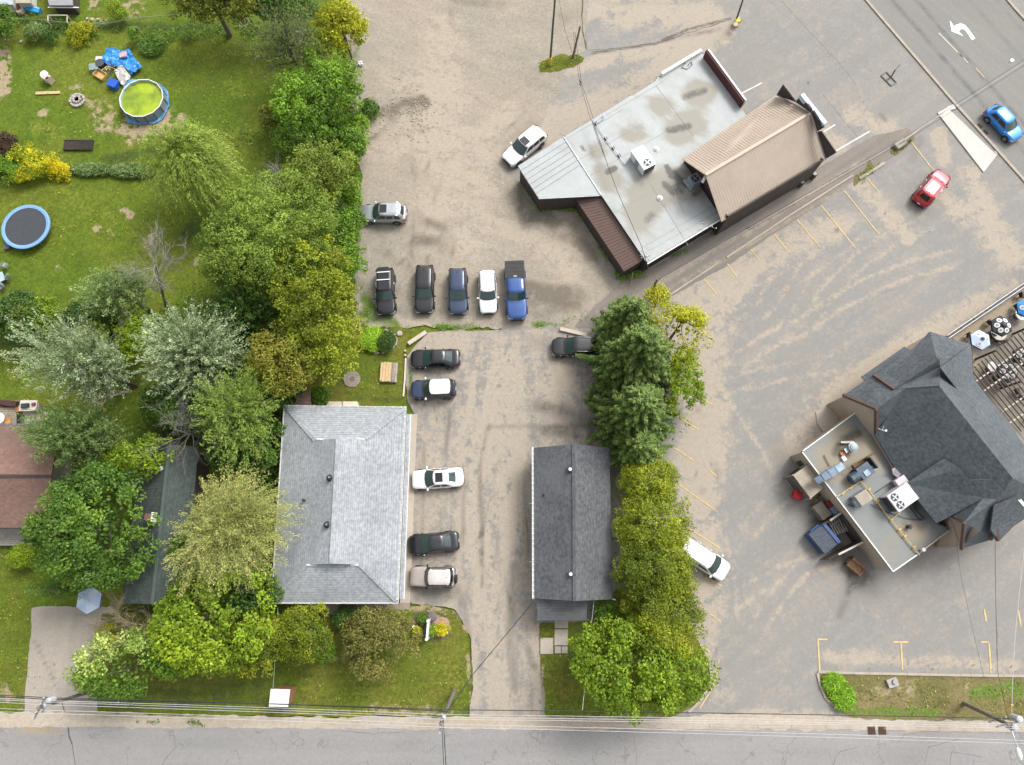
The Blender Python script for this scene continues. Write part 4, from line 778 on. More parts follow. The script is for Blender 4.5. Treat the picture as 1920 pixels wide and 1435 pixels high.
# ================================================================ VEHICLES
m_tyre = mat('tyre_rubber', (.018, .018, .018), .85); m_rim = mat('alloy_rim', (.5, .5, .52), .3, .7, var=.03); m_rimd = mat('dark_rim', (.06, .06, .065), .35, .6)
m_cglass = glass_mat('car_glass', (.012, .024, .022), .05); m_wsh = glass_mat('windscreen_glass', (.03, .058, .052), .07); m_tint = glass_mat('tinted_glass', (.008, .008, .012), .08)
m_head = mat('headlight_lens', (.62, .64, .66), .15, .2, var=.03); m_tail = mat('taillight_lens', (.42, .015, .012), .2, var=.05); m_chrome = mat('chrome', (.6, .6, .62), .15, .9, var=.02)
m_trim = mat('black_trim', (.015, .015, .016), .45); m_plate = mat('number_plate', (.6, .62, .62), .5)
STY = dict(
 suv=dict(W=1.90, H=1.70, wb=.235, rf=.075, rr=-.40, rb=-.475, belt=1.02, hood=.90, nose=.78, deck=1.02, top=.80, wheel=.36),
 sedan=dict(W=1.84, H=1.45, wb=.255, rf=.075, rr=-.215, rb=-.375, belt=.92, hood=.84, nose=.68, deck=.98, top=.70, wheel=.33),
 hatch=dict(W=1.78, H=1.52, wb=.265, rf=.10, rr=-.34, rb=-.455, belt=.95, hood=.88, nose=.70, deck=.95, top=.72, wheel=.32),
 van=dict(W=1.98, H=1.76, wb=.315, rf=.15, rr=-.43, rb=-.485, belt=1.02, hood=.96, nose=.74, deck=1.02, top=.78, wheel=.34),
 box=dict(W=1.80, H=1.76, wb=.20, rf=.105, rr=-.385, rb=-.43, belt=1.05, hood=1.0, nose=.90, deck=1.05, top=.80, wheel=.37),
 truck=dict(W=2.04, H=1.92, wb=.215, rf=.115, rr=-.155, rb=-.175, belt=1.18, hood=1.12, nose=1.0, deck=1.18, top=.80, wheel=.40))
def car(label, cat, fpx, rpx, L, style, paint, roof=None, rails=None, sunroof=None, pano=False, mirror=None, rims=None, spare=False, lightroof=None, ribs=0, name='parked_car', hoodm=None, wscale=1.0, vents=False):
    S = STY[style]; W = S['W']*wscale; H = S['H']
    f, r = P(*fpx, .8), P(*rpx, .8); c = (f+r)/2; ang = math.atan2(f.y-r.y, f.x-r.x)
    t = thing(name, label, cat, (c.x, c.y, .04), ang, 'vehicles parked or driving around the lots'); hw = W/2
    zb = .24; belt = S['belt']
    def deckz(x):
        if x > S['wb']: k = (x-S['wb'])/(.5-S['wb']); return S['hood']+(S['nose']-S['hood'])*k**2.2
        if x > S['wb']-.05: return S['hood']+(belt-S['hood'])*((S['wb']-x)/.05)
        if x < S['rb']: return S['deck']-.10*((S['rb']-x)/(.5+S['rb']+1e-6))**2 if style in ('sedan', 'truck') else S['deck']-.12*min(1, (S['rb']-x)/.03)
        return belt
    sq = style in ('box', 'truck')
    st = [(-.5, .80 if sq else .66), (-.493, .88 if sq else .80), (-.47, .94 if sq else .90), (-.42, .98 if sq else .965), (-.33, 1), (-.2, 1), (0, 1), (.15, 1), (.26, 1), (.33, .99), (.40, .97 if sq else .955), (.45, .93 if sq else .90), (.48, .88 if sq else .80), (.494, .82 if sq else .70), (.5, .74 if sq else .58)]
    if spare: st = [(max(x, -.465) if x < 0 else x, w) for x, w in st]; st = [s_ for i, s_ in enumerate(st) if i == 0 or abs(s_[0]-st[i-1][0]) > 1e-6]
    vs_ = []; K = None
    for x, w in st:
        z = deckz(x); e = max(0, abs(x)-.47)/.03; zt = z-(.10*e*e); h = hw*w
        ring = [(0, zt+.02), (.55, zt+.012), (.86, zt-.015), (.96, zt-.09), (1.0, zt*.72), (1.0, .52), (.985, .36), (.93, zb+.02*e), (.5, zb), ]
        pts = [(x*L, y*h, zz) for y, zz in ring]+[(x*L, -y*h, zz) for y, zz in reversed(ring[1:])]
        K = len(pts); vs_ += pts
    fs = []; n = len(st)
    for i in range(n-1):
        for j in range(K): fs.append((i*K+j, i*K+(j+1) % K, (i+1)*K+(j+1) % K, (i+1)*K+j))
    fs.append(tuple(range(K))); fs.append(tuple(reversed(range((n-1)*K, n*K))))
    mb = MB(); mb.add(vs_, fs); body = mb.build('body', paint, t, True, True, 1)
    # bonnet panel
    hb = MB(); cols = 6; rows = 6; x0 = S['wb']+.012; x1 = .455
    for i in range(rows):
        x = x0+(x1-x0)*i/(rows-1); hwid = hw*(.80-.10*(i/(rows-1))**3); xb = -.02*(0)
        for j in range(cols+1):
            yy = -1+2*j/cols; xx = x-.022*yy*yy*(1 if i == rows-1 else .5); hb.v.append((xx*L, yy*hwid, deckz(xx)+.028-.02*yy*yy))
    for i in range(rows-1):
        for j in range(cols): a = i*(cols+1)+j; hb.f.append((a, a+1, a+cols+2, a+cols+1))
    hb.build('bonnet', hoodm or paint, t, True, True)
    # cabin
    bw, tw = hw*.93, hw*S['top']
    xf0, xf1, xr1, xr0 = S['wb']*L, S['rf']*L, S['rr']*L, S['rb']*L
    if spare: xr0 = max(xr0, -.455*L)
    def ring(t_, grow=0.0):
        xf = xf0+(xf1-xf0)*t_; xr = xr0+(xr1-xr0)*t_; w = bw+(tw-bw)*(t_**1.15)+grow; z = belt-.06+(H-.07-belt+.06)*t_; b = .16*(1-.3*t_)
        fr = [(xf+grow-b*(y*y)-(.06 if abs(y) > .95 else 0), y*w*(.97 if abs(y) > .95 else 1), z) for y in (-1, -.6, 0, .6, 1)]
        re = [(xr-grow+.09*(y*y)+(.05 if abs(y) > .95 else 0), y*w*(.96 if abs(y) > .95 else 1), z) for y in (1, .6, 0, -.6, -1)]
        sl = [(xf+(xr-xf)*q, w, z) for q in (.3, .55, .8)]; sr = [(xf+(xr-xf)*q, -w, z) for q in (.8, .55, .3)]
        return fr+sl+re+sr
    cb = MB(); lv = [ring(0), ring(.5), ring(1.0)]; nn = len(lv[0])
    rc = sum((Vector(p) for p in lv[2]), Vector((0, 0, 0)))/nn
    r3 = [(rc.x+(p[0]-rc.x)*.90, p[1]*.86, H-.02) for p in lv[2]]; r4 = [(rc.x+(p[0]-rc.x)*.55, p[1]*.5, H) for p in lv[2]]
    allr = lv+[r3, r4]
    for q in allr: cb.v += q
    for i in range(len(allr)-1):
        for j in range(nn): cb.f.append((i*nn+j, i*nn+(j+1) % nn, (i+1)*nn+(j+1) % nn, (i+1)*nn+j))
    cb.f.append(tuple(range((len(allr)-1)*nn, len(allr)*nn)))
    cb.build('cabin', paint if not roof else m_trim, t, True, True)
    if roof:
        rb_ = MB(); q0 = [(rc.x+(p[0]-rc.x)*.985, p[1]*.985, H-.055) for p in lv[2]]; q1 = [(p[0], p[1], H) for p in r3]; q2 = [(p[0], p[1], H+.022) for p in r4]
        for q in (q0, q1, q2): rb_.v += q
        for i in range(2):
            for j in range(nn): rb_.f.append((i*nn+j, i*nn+(j+1) % nn, (i+1)*nn+(j+1) % nn, (i+1)*nn+j))
        rb_.f.append(tuple(range(2*nn, 3*nn))); rb_.build('roof_panel', roof, t, True, True)
    def panel(idx, t0, t1, nm, m, shrink=.93, g=.014, rows_=3):
        g_ = MB(); A = []
        for i in range(rows_):
            rr_ = ring(t0+(t1-t0)*i/(rows_-1), g); pts = [Vector(rr_[k]) for k in idx]; cc = (pts[0]+pts[-1])/2
            A.append([Vector((p.x*.35+p.x*.65, cc.y+(p.y-cc.y)*shrink, p.z)) for p in pts])
        for row in A: g_.v += [tuple(p) for p in row]
        k = len(idx)
        for i in range(rows_-1):
            for j in range(k-1): g_.f.append((i*k+j, i*k+j+1, (i+1)*k+j+1, (i+1)*k+j))
        return g_.build(nm, m, t, True, True)
    panel([0, 1, 2, 3, 4], .03, .97, 'windscreen', m_wsh, .96); panel([8, 9, 10, 11, 12], .30 if style in ('suv', 'van', 'box', 'hatch') else .08, .95, 'rear_window', m_cglass if not vents else m_wsh, .88)
    def side(sg, s0, s1, t0=.22, t1=.90):
        g_ = MB(); lo, hi = ring(t0, .016), ring(t1, .016); xa, xb = lo[4][0], lo[8][0]; ya = abs(lo[5][1]); yb = abs(hi[5][1]); xc, xd = hi[4][0], hi[8][0]
        p = [(xa+(xb-xa)*s0, sg*ya, lo[5][2]), (xa+(xb-xa)*s1, sg*ya, lo[5][2]), (xc+(xd-xc)*s1, sg*yb, hi[5][2]), (xc+(xd-xc)*s0, sg*yb, hi[5][2])]
        g_.poly(p); g_.build('side_window', m_tint, t, True)
    wins = {'truck': [(.06, .50), (.56, .95)], 'sedan': [(.06, .46), (.50, .86)], 'hatch': [(.05, .48), (.52, .90)]}.get(style, [(.05, .36), (.39, .66), (.70, .95)])
    for sg in (-1, 1):
        for a, b in wins: side(sg, a, b)
        # mirrors, handles, wheels
        q = MB(); q.lathe((S['wb']*L-.28, sg*(hw+.10), belt-.02), [(.03, -.12), (.085, -.08), (.10, 0), (.085, .08), (.03, .12)], 8, ax=(0, 1, 0)); q.bar((S['wb']*L-.26, sg*(hw-.06), belt-.04), (S['wb']*L-.28, sg*(hw+.06), belt-.03), .05, .05); q.build('mirror', mirror or paint, t, True)
        for xx in (.06, -.16):
            if style == 'truck' and xx < 0: xx = -.10
            q = MB(); q.box((xx*L, sg*(hw+.01), .80 if style != 'truck' else 1.0), (.16, .03, .035)); q.build('door_handle', m_chrome if rails == 'chrome' else paint, t, True)
        for xx in ((.325, -.29) if style != 'truck' else (.33, -.30)):
            if style == 'truck' and False: pass
            R = S['wheel']; cy = sg*(hw-.085)
            q = MB(); q.lathe((xx*L, sg*(hw-.045), R), [(R+.09, -.02), (R+.10, .04), (R+.06, .06)], 20, ax=(0, sg, 0)); q.build('wheel_arch', m_trim, t, True)
            q = MB(); q.lathe((xx*L, cy, R-.03), [(R*.62, -.11), (R*.93, -.11), (R, -.07), (R, .09), (R*.93, .135), (R*.66, .135)], 20, ax=(0, sg, 0)); w_ = q.build('wheel', m_tyre, t, True, False)
            q = MB(); q.lathe((xx*L, cy, R-.03), [(R*.64, .137), (R*.60, .15), (R*.16, .12), (R*.14, .16)], 16, ax=(0, sg, 0))
            q.build('rim', rims or m_rim, w_, True)
            s_ = MB()
            for k in range(5):
                a = k*2*math.pi/5; s_.box((xx*L+math.cos(a)*R*.36, cy+sg*.15, R-.03+math.sin(a)*R*.36), (R*.5, .02, R*.16), mat=Matrix.Rotation(-a, 3, 'Y'))
            s_.build('spoke', m_trim if rims is None else m_rim, w_, True)
        # lamps
        z_ = deckz(.47); q = MB(); q.add([(.492*L, sg*hw*.42, z_-.17), (.492*L, sg*hw*.42, z_-.05), (.425*L, sg*hw*.955, z_+.0), (.425*L, sg*hw*.985, z_-.16), (.475*L, sg*hw*.80, z_-.02), (.485*L, sg*hw*.80, z_-.18)], [(0, 1, 4, 5), (5, 4, 2, 3)])
        q.v = [(a+.02*L*.5, b, c_) for a, b, c_ in q.v]; q.build('headlight', m_head, t, True)
        zt = min(deckz(-.49), 1.0 if style != 'sedan' else .92); xo = -.465*L if spare else -.5*L
        q = MB(); q.add([(xo+.01, sg*hw*.52, zt-.22), (xo+.01, sg*hw*.52, zt-.04), (xo+.03, sg*hw*.82, zt-.02), (xo+.03, sg*hw*.84, zt-.25), (xo+.30, sg*hw*1.0, zt-.03), (xo+.30, sg*hw*1.015, zt-.20)], [(0, 1, 2, 3), (3, 2, 4, 5)]); q.build('taillight', m_tail, t, True)
        if rails:
            q = MB(); z = H+.045; y = sg*hw*(S['top']-.06); q.path([(xf1-.35, y, z-.05), (xf1-.5, y, z), ((xf1+xr1)/2, y*1.02, z+.02), (xr1+.45, y, z), (xr1+.3, y, z-.06)], .022); q.build('roof_rail', {'chrome': m_chrome, 'black': m_trim, 'white': m_white}[rails], t, True)
    q = MB(); q.box((.499*L, 0, S['nose']-.22), (.05, W*.44, .2)); q.build('grille', m_trim, t, True)
    q = MB(); q.box((.502*L, 0, .40), (.05, W*.62, .12)); q.build('bumper_intake', m_trim, t, True)
    q = MB(); q.box(((-.502 if not spare else -.467)*L, 0, .55 if style != 'truck' else .7), (.03, .32, .16)); q.build('number_plate', m_plate, t, True)
    q = MB(); q.box(((-.498 if not spare else -.465)*L, 0, .34), (.08, W*.7, .14)); q.build('rear_bumper', m_trim, t, True)
    q = MB()
    for y0_, y1_ in ((-.55, .05), (.02, .6)): q.bar((xf0-.04-.05*0, y0_*bw, belt-.02), (xf0-.14, y1_*bw, belt+.05), .025, .02)
    q.build('wiper', m_trim, t, True)
    if sunroof is not None:
        xs_, ww = sunroof; q = MB(); q.box((xs_*L, 0, H+(.018 if not roof else .04)), (.68, W*.46, .02)); q.build('sunroof', m_tint, t, True)
    if pano:
        x_ = xf1-.15
        for i, (a, b) in enumerate(((.0, .95), (1.05, 1.75), (1.85, 2.35))):
            q = MB(); q.box((x_-(a+b)/2, 0, H+.02), (b-a, W*.56, .02)); q.build('roof_glass', m_tint, t, True)
        for a in (1.0, 1.8):
            q = MB(); q.box((x_-a, 0, H+.09), (.09, W*.66, .04)); q.build('crossbar', m_white, t, True)
    if ribs:
        for i in range(ribs):
            y = (i-(ribs-1)/2)*W*.48/(ribs-1); q = MB(); q.bar((xf1-.45, y, H+.018), (xr1+.25, y, H+.018), .03, .02); q.build('roof_rib', roof or paint, t, True)
    if style != 'truck':
        q = MB(); q.lathe((xr1+.32, 0, H), [(.06, 0), (.035, .05), (.012, .09)], 6); q.build('antenna_fin', m_trim, t, True)
    if style == 'truck':
        x1_, x0_ = xr0-.06, -.492*L
        q = MB(); q.box(((x1_+x0_)/2, 0, belt+.04), (x1_-x0_, W*.93, .07)); q.build('tonneau_cover', mat('tonneau_vinyl', (.035, .032, .032), .75, var=.15), t, True)
        for i in range(4):
            q = MB(); q.box((x0_+(i+.6)*(x1_-x0_)/4.2, 0, belt+.085), (.05, W*.9, .02)); q.build('cover_rib', m_trim, t, True)
        q = MB(); q.box((.49*L, 0, .55), (.12, W*.86, .16)); q.build('front_bumper', m_chrome, t, True)
        q = MB(); q.box((xr0-.02, 0, H-.1), (.06, .35, .06)); q.build('brake_light', m_white, t, True)
    if spare:
        q = MB(); q.lathe((-.485*L, .16, .86), [(.12, -.1), (.33, -.1), (.36, -.06), (.36, .06), (.33, .1), (.1, .1)], 20, ax=(1, 0, 0)); q.build('spare_wheel', m_tyre, t, True)
        q = MB(); q.box((-.487*L, -.42, .5), (.16, .7, .14)); q.build('tow_step', m_galv, t, True)
    return t
p_white = paint_mat('white', (.74, .74, .74), .0, .35); p_black = paint_mat('black', (.014, .014, .017)); p_silver = paint_mat('silver', (.42, .45, .48), .6, .3); p_navy = paint_mat('navy', (.030, .048, .095), .4); p_blue = paint_mat('blue', (.025, .075, .24), .4)
p_bright = paint_mat('bright_blue', (.012, .20, .62), .35); p_red = paint_mat('red', (.40, .025, .04), .4); p_beige = paint_mat('champagne', (.46, .405, .36), .5, .35); p_char = paint_mat('charcoal', (.03, .032, .036), .4)
car('white SUV with sunroof parked against the pale flat roofed building', 'car', (947, 304), (1020, 244), 5.15, 'suv', p_white, wscale=1.05, sunroof=(.0, 0), rims=m_rimd)
car('silver SUV with black sunroof alone beside the bushes on the gravel lot', 'car', (677, 399), (761, 400), 4.65, 'suv', p_silver, rails='chrome', sunroof=(-.03, 0))
car('black SUV with white roof crossbars, leftmost of the row on the gravel', 'car', (723.5, 591), (721.5, 502), 4.8, 'suv', p_black, pano=True, rails='chrome')
car('plain black SUV between the crossbar SUV and the navy one', 'car', (795, 588), (797, 496), 4.95, 'suv', p_black, ribs=4)
car('navy blue SUV with black roof rails in the middle of the gravel row', 'car', (859, 590), (858, 502), 4.75, 'suv', p_navy, rails='black', ribs=5)
car('white crossover with narrow black side windows beside the blue pickup', 'car', (916, 588), (913, 506), 4.45, 'suv', p_white, rails='black', wscale=.94)
car('blue pickup truck with black bed cover at the right end of the row', 'pickup truck', (970, 602), (964, 489), 6.0, 'truck', p_blue, ribs=6, name='pickup_truck')
car('black sedan with red taillights nearest the log on the asphalt lot', 'car', (771, 673), (861, 671), 4.75, 'sedan', p_black, vents=True)
car('navy hatchback with bright white roof in the asphalt lot', 'car', (772, 731), (853, 728), 4.25, 'suv', p_navy, roof=p_white, mirror=p_white, wscale=.96)
car('black SUV half hidden under the dark green spruce', 'car', (1037, 650), (1122, 652), 4.6, 'suv', p_black, rails='chrome')
car('white sedan with sunroof in front of the grey hip roof', 'car', (774, 900), (867, 894), 4.8, 'sedan', p_white, sunroof=(-.04, 0), vents=True)
car('charcoal sedan parked at a slant north of the beige boxy SUV', 'car', (768, 1023), (857, 1014), 4.6, 'sedan', p_char, vents=True, hoodm=p_black)
car('beige boxy SUV with a spare wheel on its tailgate', 'car', (771, 1081), (855, 1082), 4.15, 'box', p_beige, spare=True, rails='black', mirror=m_trim, roof=paint_mat('pale_champagne', (.56, .50, .47), .2, .4))
car('white minivan poking out from under the yellow green cedar hedge', 'minivan', (1359, 1073), (1277, 1019), 5.1, 'van', p_white, rails='black', ribs=0, mirror=p_white)
car('red SUV driving in the lot near the main road', 'car', (1774, 321), (1722, 383), 4.55, 'suv', p_red, rails='white')
car('bright blue small hatchback on the main road', 'car', (1908, 256), (1860, 204), 4.4, 'hatch', p_bright, wscale=1.04)
# ================================================================ TREES AND SHRUBS
m_leaf = leaf_mat('leaves', .28); m_needle = leaf_mat('needles', .12)
m_bark = mat('bark', (.13, .105, .08), .9, var=.25, scale=4); m_deadbark = mat('dead_grey_bark', (.27, .25, .23), .9, var=.2, scale=4)
def leaf_mesh(name, C, D, Nn, L, W, col, m, parent):
    n = len(C); D = D/(np.linalg.norm(D, axis=1, keepdims=True)+1e-9); S = np.cross(Nn, D); S /= (np.linalg.norm(S, axis=1, keepdims=True)+1e-9)
    L = L[:, None]/2; W = W[:, None]/2
    V = np.stack([C-D*L, C+S*W-D*L*.1, C+D*L, C-S*W-D*L*.1], 1).reshape(-1, 3).astype(np.float32)
    off = np.array(wloc(parent), np.float32) if parent is not None else np.zeros(3, np.float32)
    V -= off
    me = bpy.data.meshes.new(name); me.vertices.add(4*n); me.vertices.foreach_set('co', V.ravel())
    me.loops.add(4*n); me.loops.foreach_set('vertex_index', np.arange(4*n, dtype=np.int32))
    me.polygons.add(n); me.polygons.foreach_set('loop_start', np.arange(0, 4*n, 4, dtype=np.int32)); me.polygons.foreach_set('loop_total', np.full(n, 4, np.int32))
    me.update(calc_edges=True)
    at = me.color_attributes.new('Col', 'FLOAT_COLOR', 'POINT'); cc = np.ones((n, 4, 4), np.float32); cc[:, :, :3] = col[:, None, :]; at.data.foreach_set('color', cc.ravel())
    me.materials.append(m); o = bpy.data.objects.new(name, me); COL.objects.link(o)
    if parent is not None: o.parent = parent
    return o
def rdir(rng, n, zmin=-1.0):
    z = rng.uniform(zmin, 1, n); a = rng.uniform(0, 2*np.pi, n); r = np.sqrt(1-z*z); return np.stack([r*np.cos(a), r*np.sin(a), z], 1)
def colmix(rng, n, cols, cl):
    """cols: list of leaf colours; cl: per-leaf clump index value 0..1 picks among them"""
    cols = np.array(cols, np.float32); k = np.clip(cl*(len(cols)-1)+rng.normal(0, .22, n), 0, len(cols)-1.001); i = k.astype(int); f = (k-i)[:, None]
    c = cols[i]*(1-f)+cols[np.minimum(i+1, len(cols)-1)]*f
    return c*rng.uniform(.72, 1.28, (n, 1))
def lobes(rng, k=5, a=.16):
    d = rdir(rng, k); ph = rng.uniform(-a, a*1.3, k)
    def f(U): return 1+sum(ph[i]*np.clip(U @ d[i], 0, 1)**2*2 for i in range(k))
    return f
def limbs(mb, rng, base, top, ends, r):
    mb.tube(base, Vector(base).lerp(Vector(top), .6), r, r*.7, 7); mb.tube(Vector(base).lerp(Vector(top), .6), top, r*.7, r*.25, 6)
    for e in ends:
        s = Vector(base).lerp(Vector(top), rng.uniform(.35, .8)); e = Vector(e); m_ = s.lerp(e, .5)+Vector((rng.uniform(-.2, .2), rng.uniform(-.2, .2), .25))
        mb.tube(s, m_, r*.35, r*.22, 5, False); mb.tube(m_, e, r*.22, r*.06, 4, False)
TREE_SEED = [100]
def tree(label, u, v, rpx, hz, cols, style='broad', aspect=1.0, rot=0.0, dens=1.0, leaf=.24, flat_=None, name='deciduous_tree', cat='tree', group=None, top=None, m=None, lobe=.16, bark=None, trunk=True, sub=1.0, cl_sig=None):
    """crown centre seen at pixel (u, v) and standing at height hz; rpx crown radius in photo pixels"""
    TREE_SEED[0] += 1; rng = np.random.default_rng(TREE_SEED[0]); c = P(u, v, hz); R = rpx/ppm(v, hz)
    t = thing(name, label, cat, (c.x, c.y, 0), 0, group)
    flat_ = flat_ or (1.0 if style == 'strand' else .8); leaf = leaf*.93; lobe = lobe*1.5
    rx, ry, rz = R, R*aspect, R*flat_
    rz = min(rz, hz*.92) if hz > .6 else rz
    ca, sa = math.cos(rot), math.sin(rot)
    def place(U, f):  # unit dir * radial
        p = U*f[:, None]*np.array([rx, ry, rz]); q = p.copy(); q[:, 0] = p[:, 0]*ca-p[:, 1]*sa; q[:, 1] = p[:, 0]*sa+p[:, 1]*ca
        return q+np.array([c.x, c.y, hz])
    lf = lobes(rng, 6, lobe); area = rx*ry*math.pi
    if style == 'broad':
        sg = cl_sig or max(.22, min(.42, R*.13)); nc = int(area/(sg*sg)*1.25*sub)+14
        U = rdir(rng, nc, -.3); f = lf(U)*(rng.uniform(.25, 1, nc)**.42); CC = place(U, f); per = int(dens*30*(sg/.3)**2*(.24/leaf)**1.7)
        vn = vnoise(CC[:, 0]+CC[:, 2]*.7+400, CC[:, 1]-CC[:, 2]*.5+400, .55, TREE_SEED[0]); vn2 = vnoise(CC[:, 0]+400, CC[:, 1]+400, .28, TREE_SEED[0]+7)
        kp = (vn > .30) | (f < .62); U, f, CC = U[kp], f[kp], CC[kp]; vn, vn2 = vn[kp], vn2[kp]; nc = len(CC); bri = rng.uniform(0, 1, nc); hue = np.clip(.55*rng.uniform(0, 1, nc)+.9*vn2-.22, 0, 1)
        ii = np.repeat(np.arange(nc), per); n = len(ii); off = rng.normal(0, 1, (n, 3)); off /= np.linalg.norm(off, axis=1, keepdims=True); off *= (rng.uniform(.3, 1, n)**.5)[:, None]*sg*1.5
        off[:, 2] *= .7; C = CC[ii]+off; Nn = off/sg*.6+U[ii]*.5+np.array([0, 0, .75])+rng.normal(0, .45, (n, 3)); D = rng.normal(0, 1, (n, 3))
        col = colmix(rng, n, cols, hue[ii])*(.78+.44*bri[ii])[:, None]
        L = rng.uniform(.7, 1.3, n)*leaf; W = L*.62; ends = CC[rng.choice(nc, 7)]
    elif style in ('strand', 'willow', 'larch'):
        ns = int(area*{'strand': 7, 'willow': 9, 'larch': 7}[style]*sub); U = rdir(rng, ns, -.15); f = lf(U)*rng.uniform(.5, 1.04, ns); T = place(U, f)
        inner = place(U, f*(.45 if style != 'willow' else .55)); inner[:, 2] += rz*(.15 if style != 'willow' else .45)
        if style == 'strand': inner = T.copy(); ax_ = np.array([c.x, c.y]); inner[:, :2] = ax_+(T[:, :2]-ax_)*.42; inner[:, 2] = T[:, 2]-rng.uniform(.45, .95, ns)*min(rz, 2.6); inner[:, 2] = np.maximum(inner[:, 2], .5)
        ctr = np.array([c.x, c.y, hz]); per = int(dens*{'strand': 46, 'willow': 60, 'larch': 60}[style]*(.24/leaf)**.7)
        ii = np.repeat(np.arange(ns), per); n = len(ii); s = rng.uniform(0, 1, n)**.8; A = inner[ii]; B = T[ii]; C = A+(B-A)*s[:, None]
        if style == 'willow': C[:, 2] += (rz*.5*(s*(1-s)*1.8)-rz*.35*s*s)
        else: C[:, 2] += .3*np.sin(s*3.1)
        D0 = (B-A); D0 /= np.linalg.norm(D0, axis=1, keepdims=True); sp = {'strand': .165, 'willow': .13, 'larch': .20}[style]*(1.15-.7*s)
        lat = rng.normal(0, 1, (n, 3)); C = C+lat*sp[:, None]; D = D0+rng.normal(0, .55 if style != 'willow' else .35, (n, 3))+np.array([0, 0, -.3 if style == 'willow' else .12]); Nn = np.array([0, 0, 1.0])+rng.normal(0, .55, (n, 3))
        hue = rng.uniform(0, 1, ns); bri = rng.uniform(0, 1, ns)
        col = colmix(rng, n, cols, np.clip(hue[ii]*.45+s*.55, 0, 1))*(.82+.36*bri[ii])[:, None]
        L = rng.uniform(.7, 1.3, n)*leaf; W = L*{'strand': .38, 'willow': .22, 'larch': .26}[style]; ends = T[rng.choice(ns, 16)]
    elif style == 'spruce':
        H0 = 1.2; Ht = top or hz*2; tiers = int(Ht*2.6); Cs = []; Ds = []; Ss = []; Hs = []
        tip = np.array([c.x, c.y, Ht])
        for k in range(tiers):
            z = H0+(Ht-.3-H0)*k/tiers; rr = R*(1-(z-H0)/(Ht-H0))**.75*rng.uniform(.88, 1.12)+.25; nb = int(7+rr*2.6)
            for b in range(nb):
                a = rng.uniform(0, 2*np.pi); Lb = rr*rng.uniform(.78, 1.12); per = int(Lb*95*dens)
                s = rng.uniform(.12, 1, per)**.75; wd = (.5*Lb*.55*(1-s)*(s+.25)+.08); lat = rng.uniform(-1, 1, per)*wd
                x = np.cos(a)*s*Lb*1.0-np.sin(a)*lat; y = np.sin(a)*s*Lb*aspect+np.cos(a)*lat; zz = z-.18*Lb*s+.22*Lb*s*s*s-abs(lat)*.15+rng.normal(0, .12, per)
                Cs.append(np.stack([c.x+x, c.y+y, zz], 1)); fw = .9+rng.normal(0, .25, per); sg_ = np.sign(lat)*.75
                Ds.append(np.stack([np.cos(a)*fw-np.sin(a)*sg_, np.sin(a)*fw+np.cos(a)*sg_, rng.normal(.05, .3, per)], 1)); Ss.append(s*.7+.3*k/tiers+rng.uniform(-.15, .15)); Hs.append(np.full(per, rng.uniform(.8, 1.2)))
        C = np.concatenate(Cs); D = np.concatenate(Ds); s = np.concatenate(Ss); n = len(C); hb = np.concatenate(Hs)
        Nn = np.array([0, 0, 1.0])+rng.normal(0, .4, (n, 3)); col = colmix(rng, n, cols, np.clip(s, 0, 1))*hb[:, None]; L = rng.uniform(.7, 1.3, n)*leaf; W = L*.34; ends = []
    if style != 'spruce':
        # a darker inner mass of leaves so that the crown is not see-through
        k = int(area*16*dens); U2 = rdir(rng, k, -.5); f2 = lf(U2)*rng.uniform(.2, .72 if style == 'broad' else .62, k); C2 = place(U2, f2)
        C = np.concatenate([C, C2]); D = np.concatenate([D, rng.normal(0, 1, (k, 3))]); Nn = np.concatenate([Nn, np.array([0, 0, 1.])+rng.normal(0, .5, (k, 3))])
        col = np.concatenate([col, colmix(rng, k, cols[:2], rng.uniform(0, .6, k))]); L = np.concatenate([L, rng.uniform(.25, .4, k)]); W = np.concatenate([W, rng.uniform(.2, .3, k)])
    C[:, 2] = np.maximum(C[:, 2], .08)
    if trunk:
        mb = MB(); tr = max(.06, R*.055); limbs(mb, rng, Vector((c.x, c.y, 0)), Vector((c.x, c.y, (top or hz+rz*.6)*.95)), ends if len(ends) else [], tr); mb.build('trunk', bark or m_bark, t)
    leaf_mesh('crown', C, D, Nn, L, W, col.astype(np.float32), m or (m_needle if style in ('spruce', 'larch') else m_leaf), t)
    return t
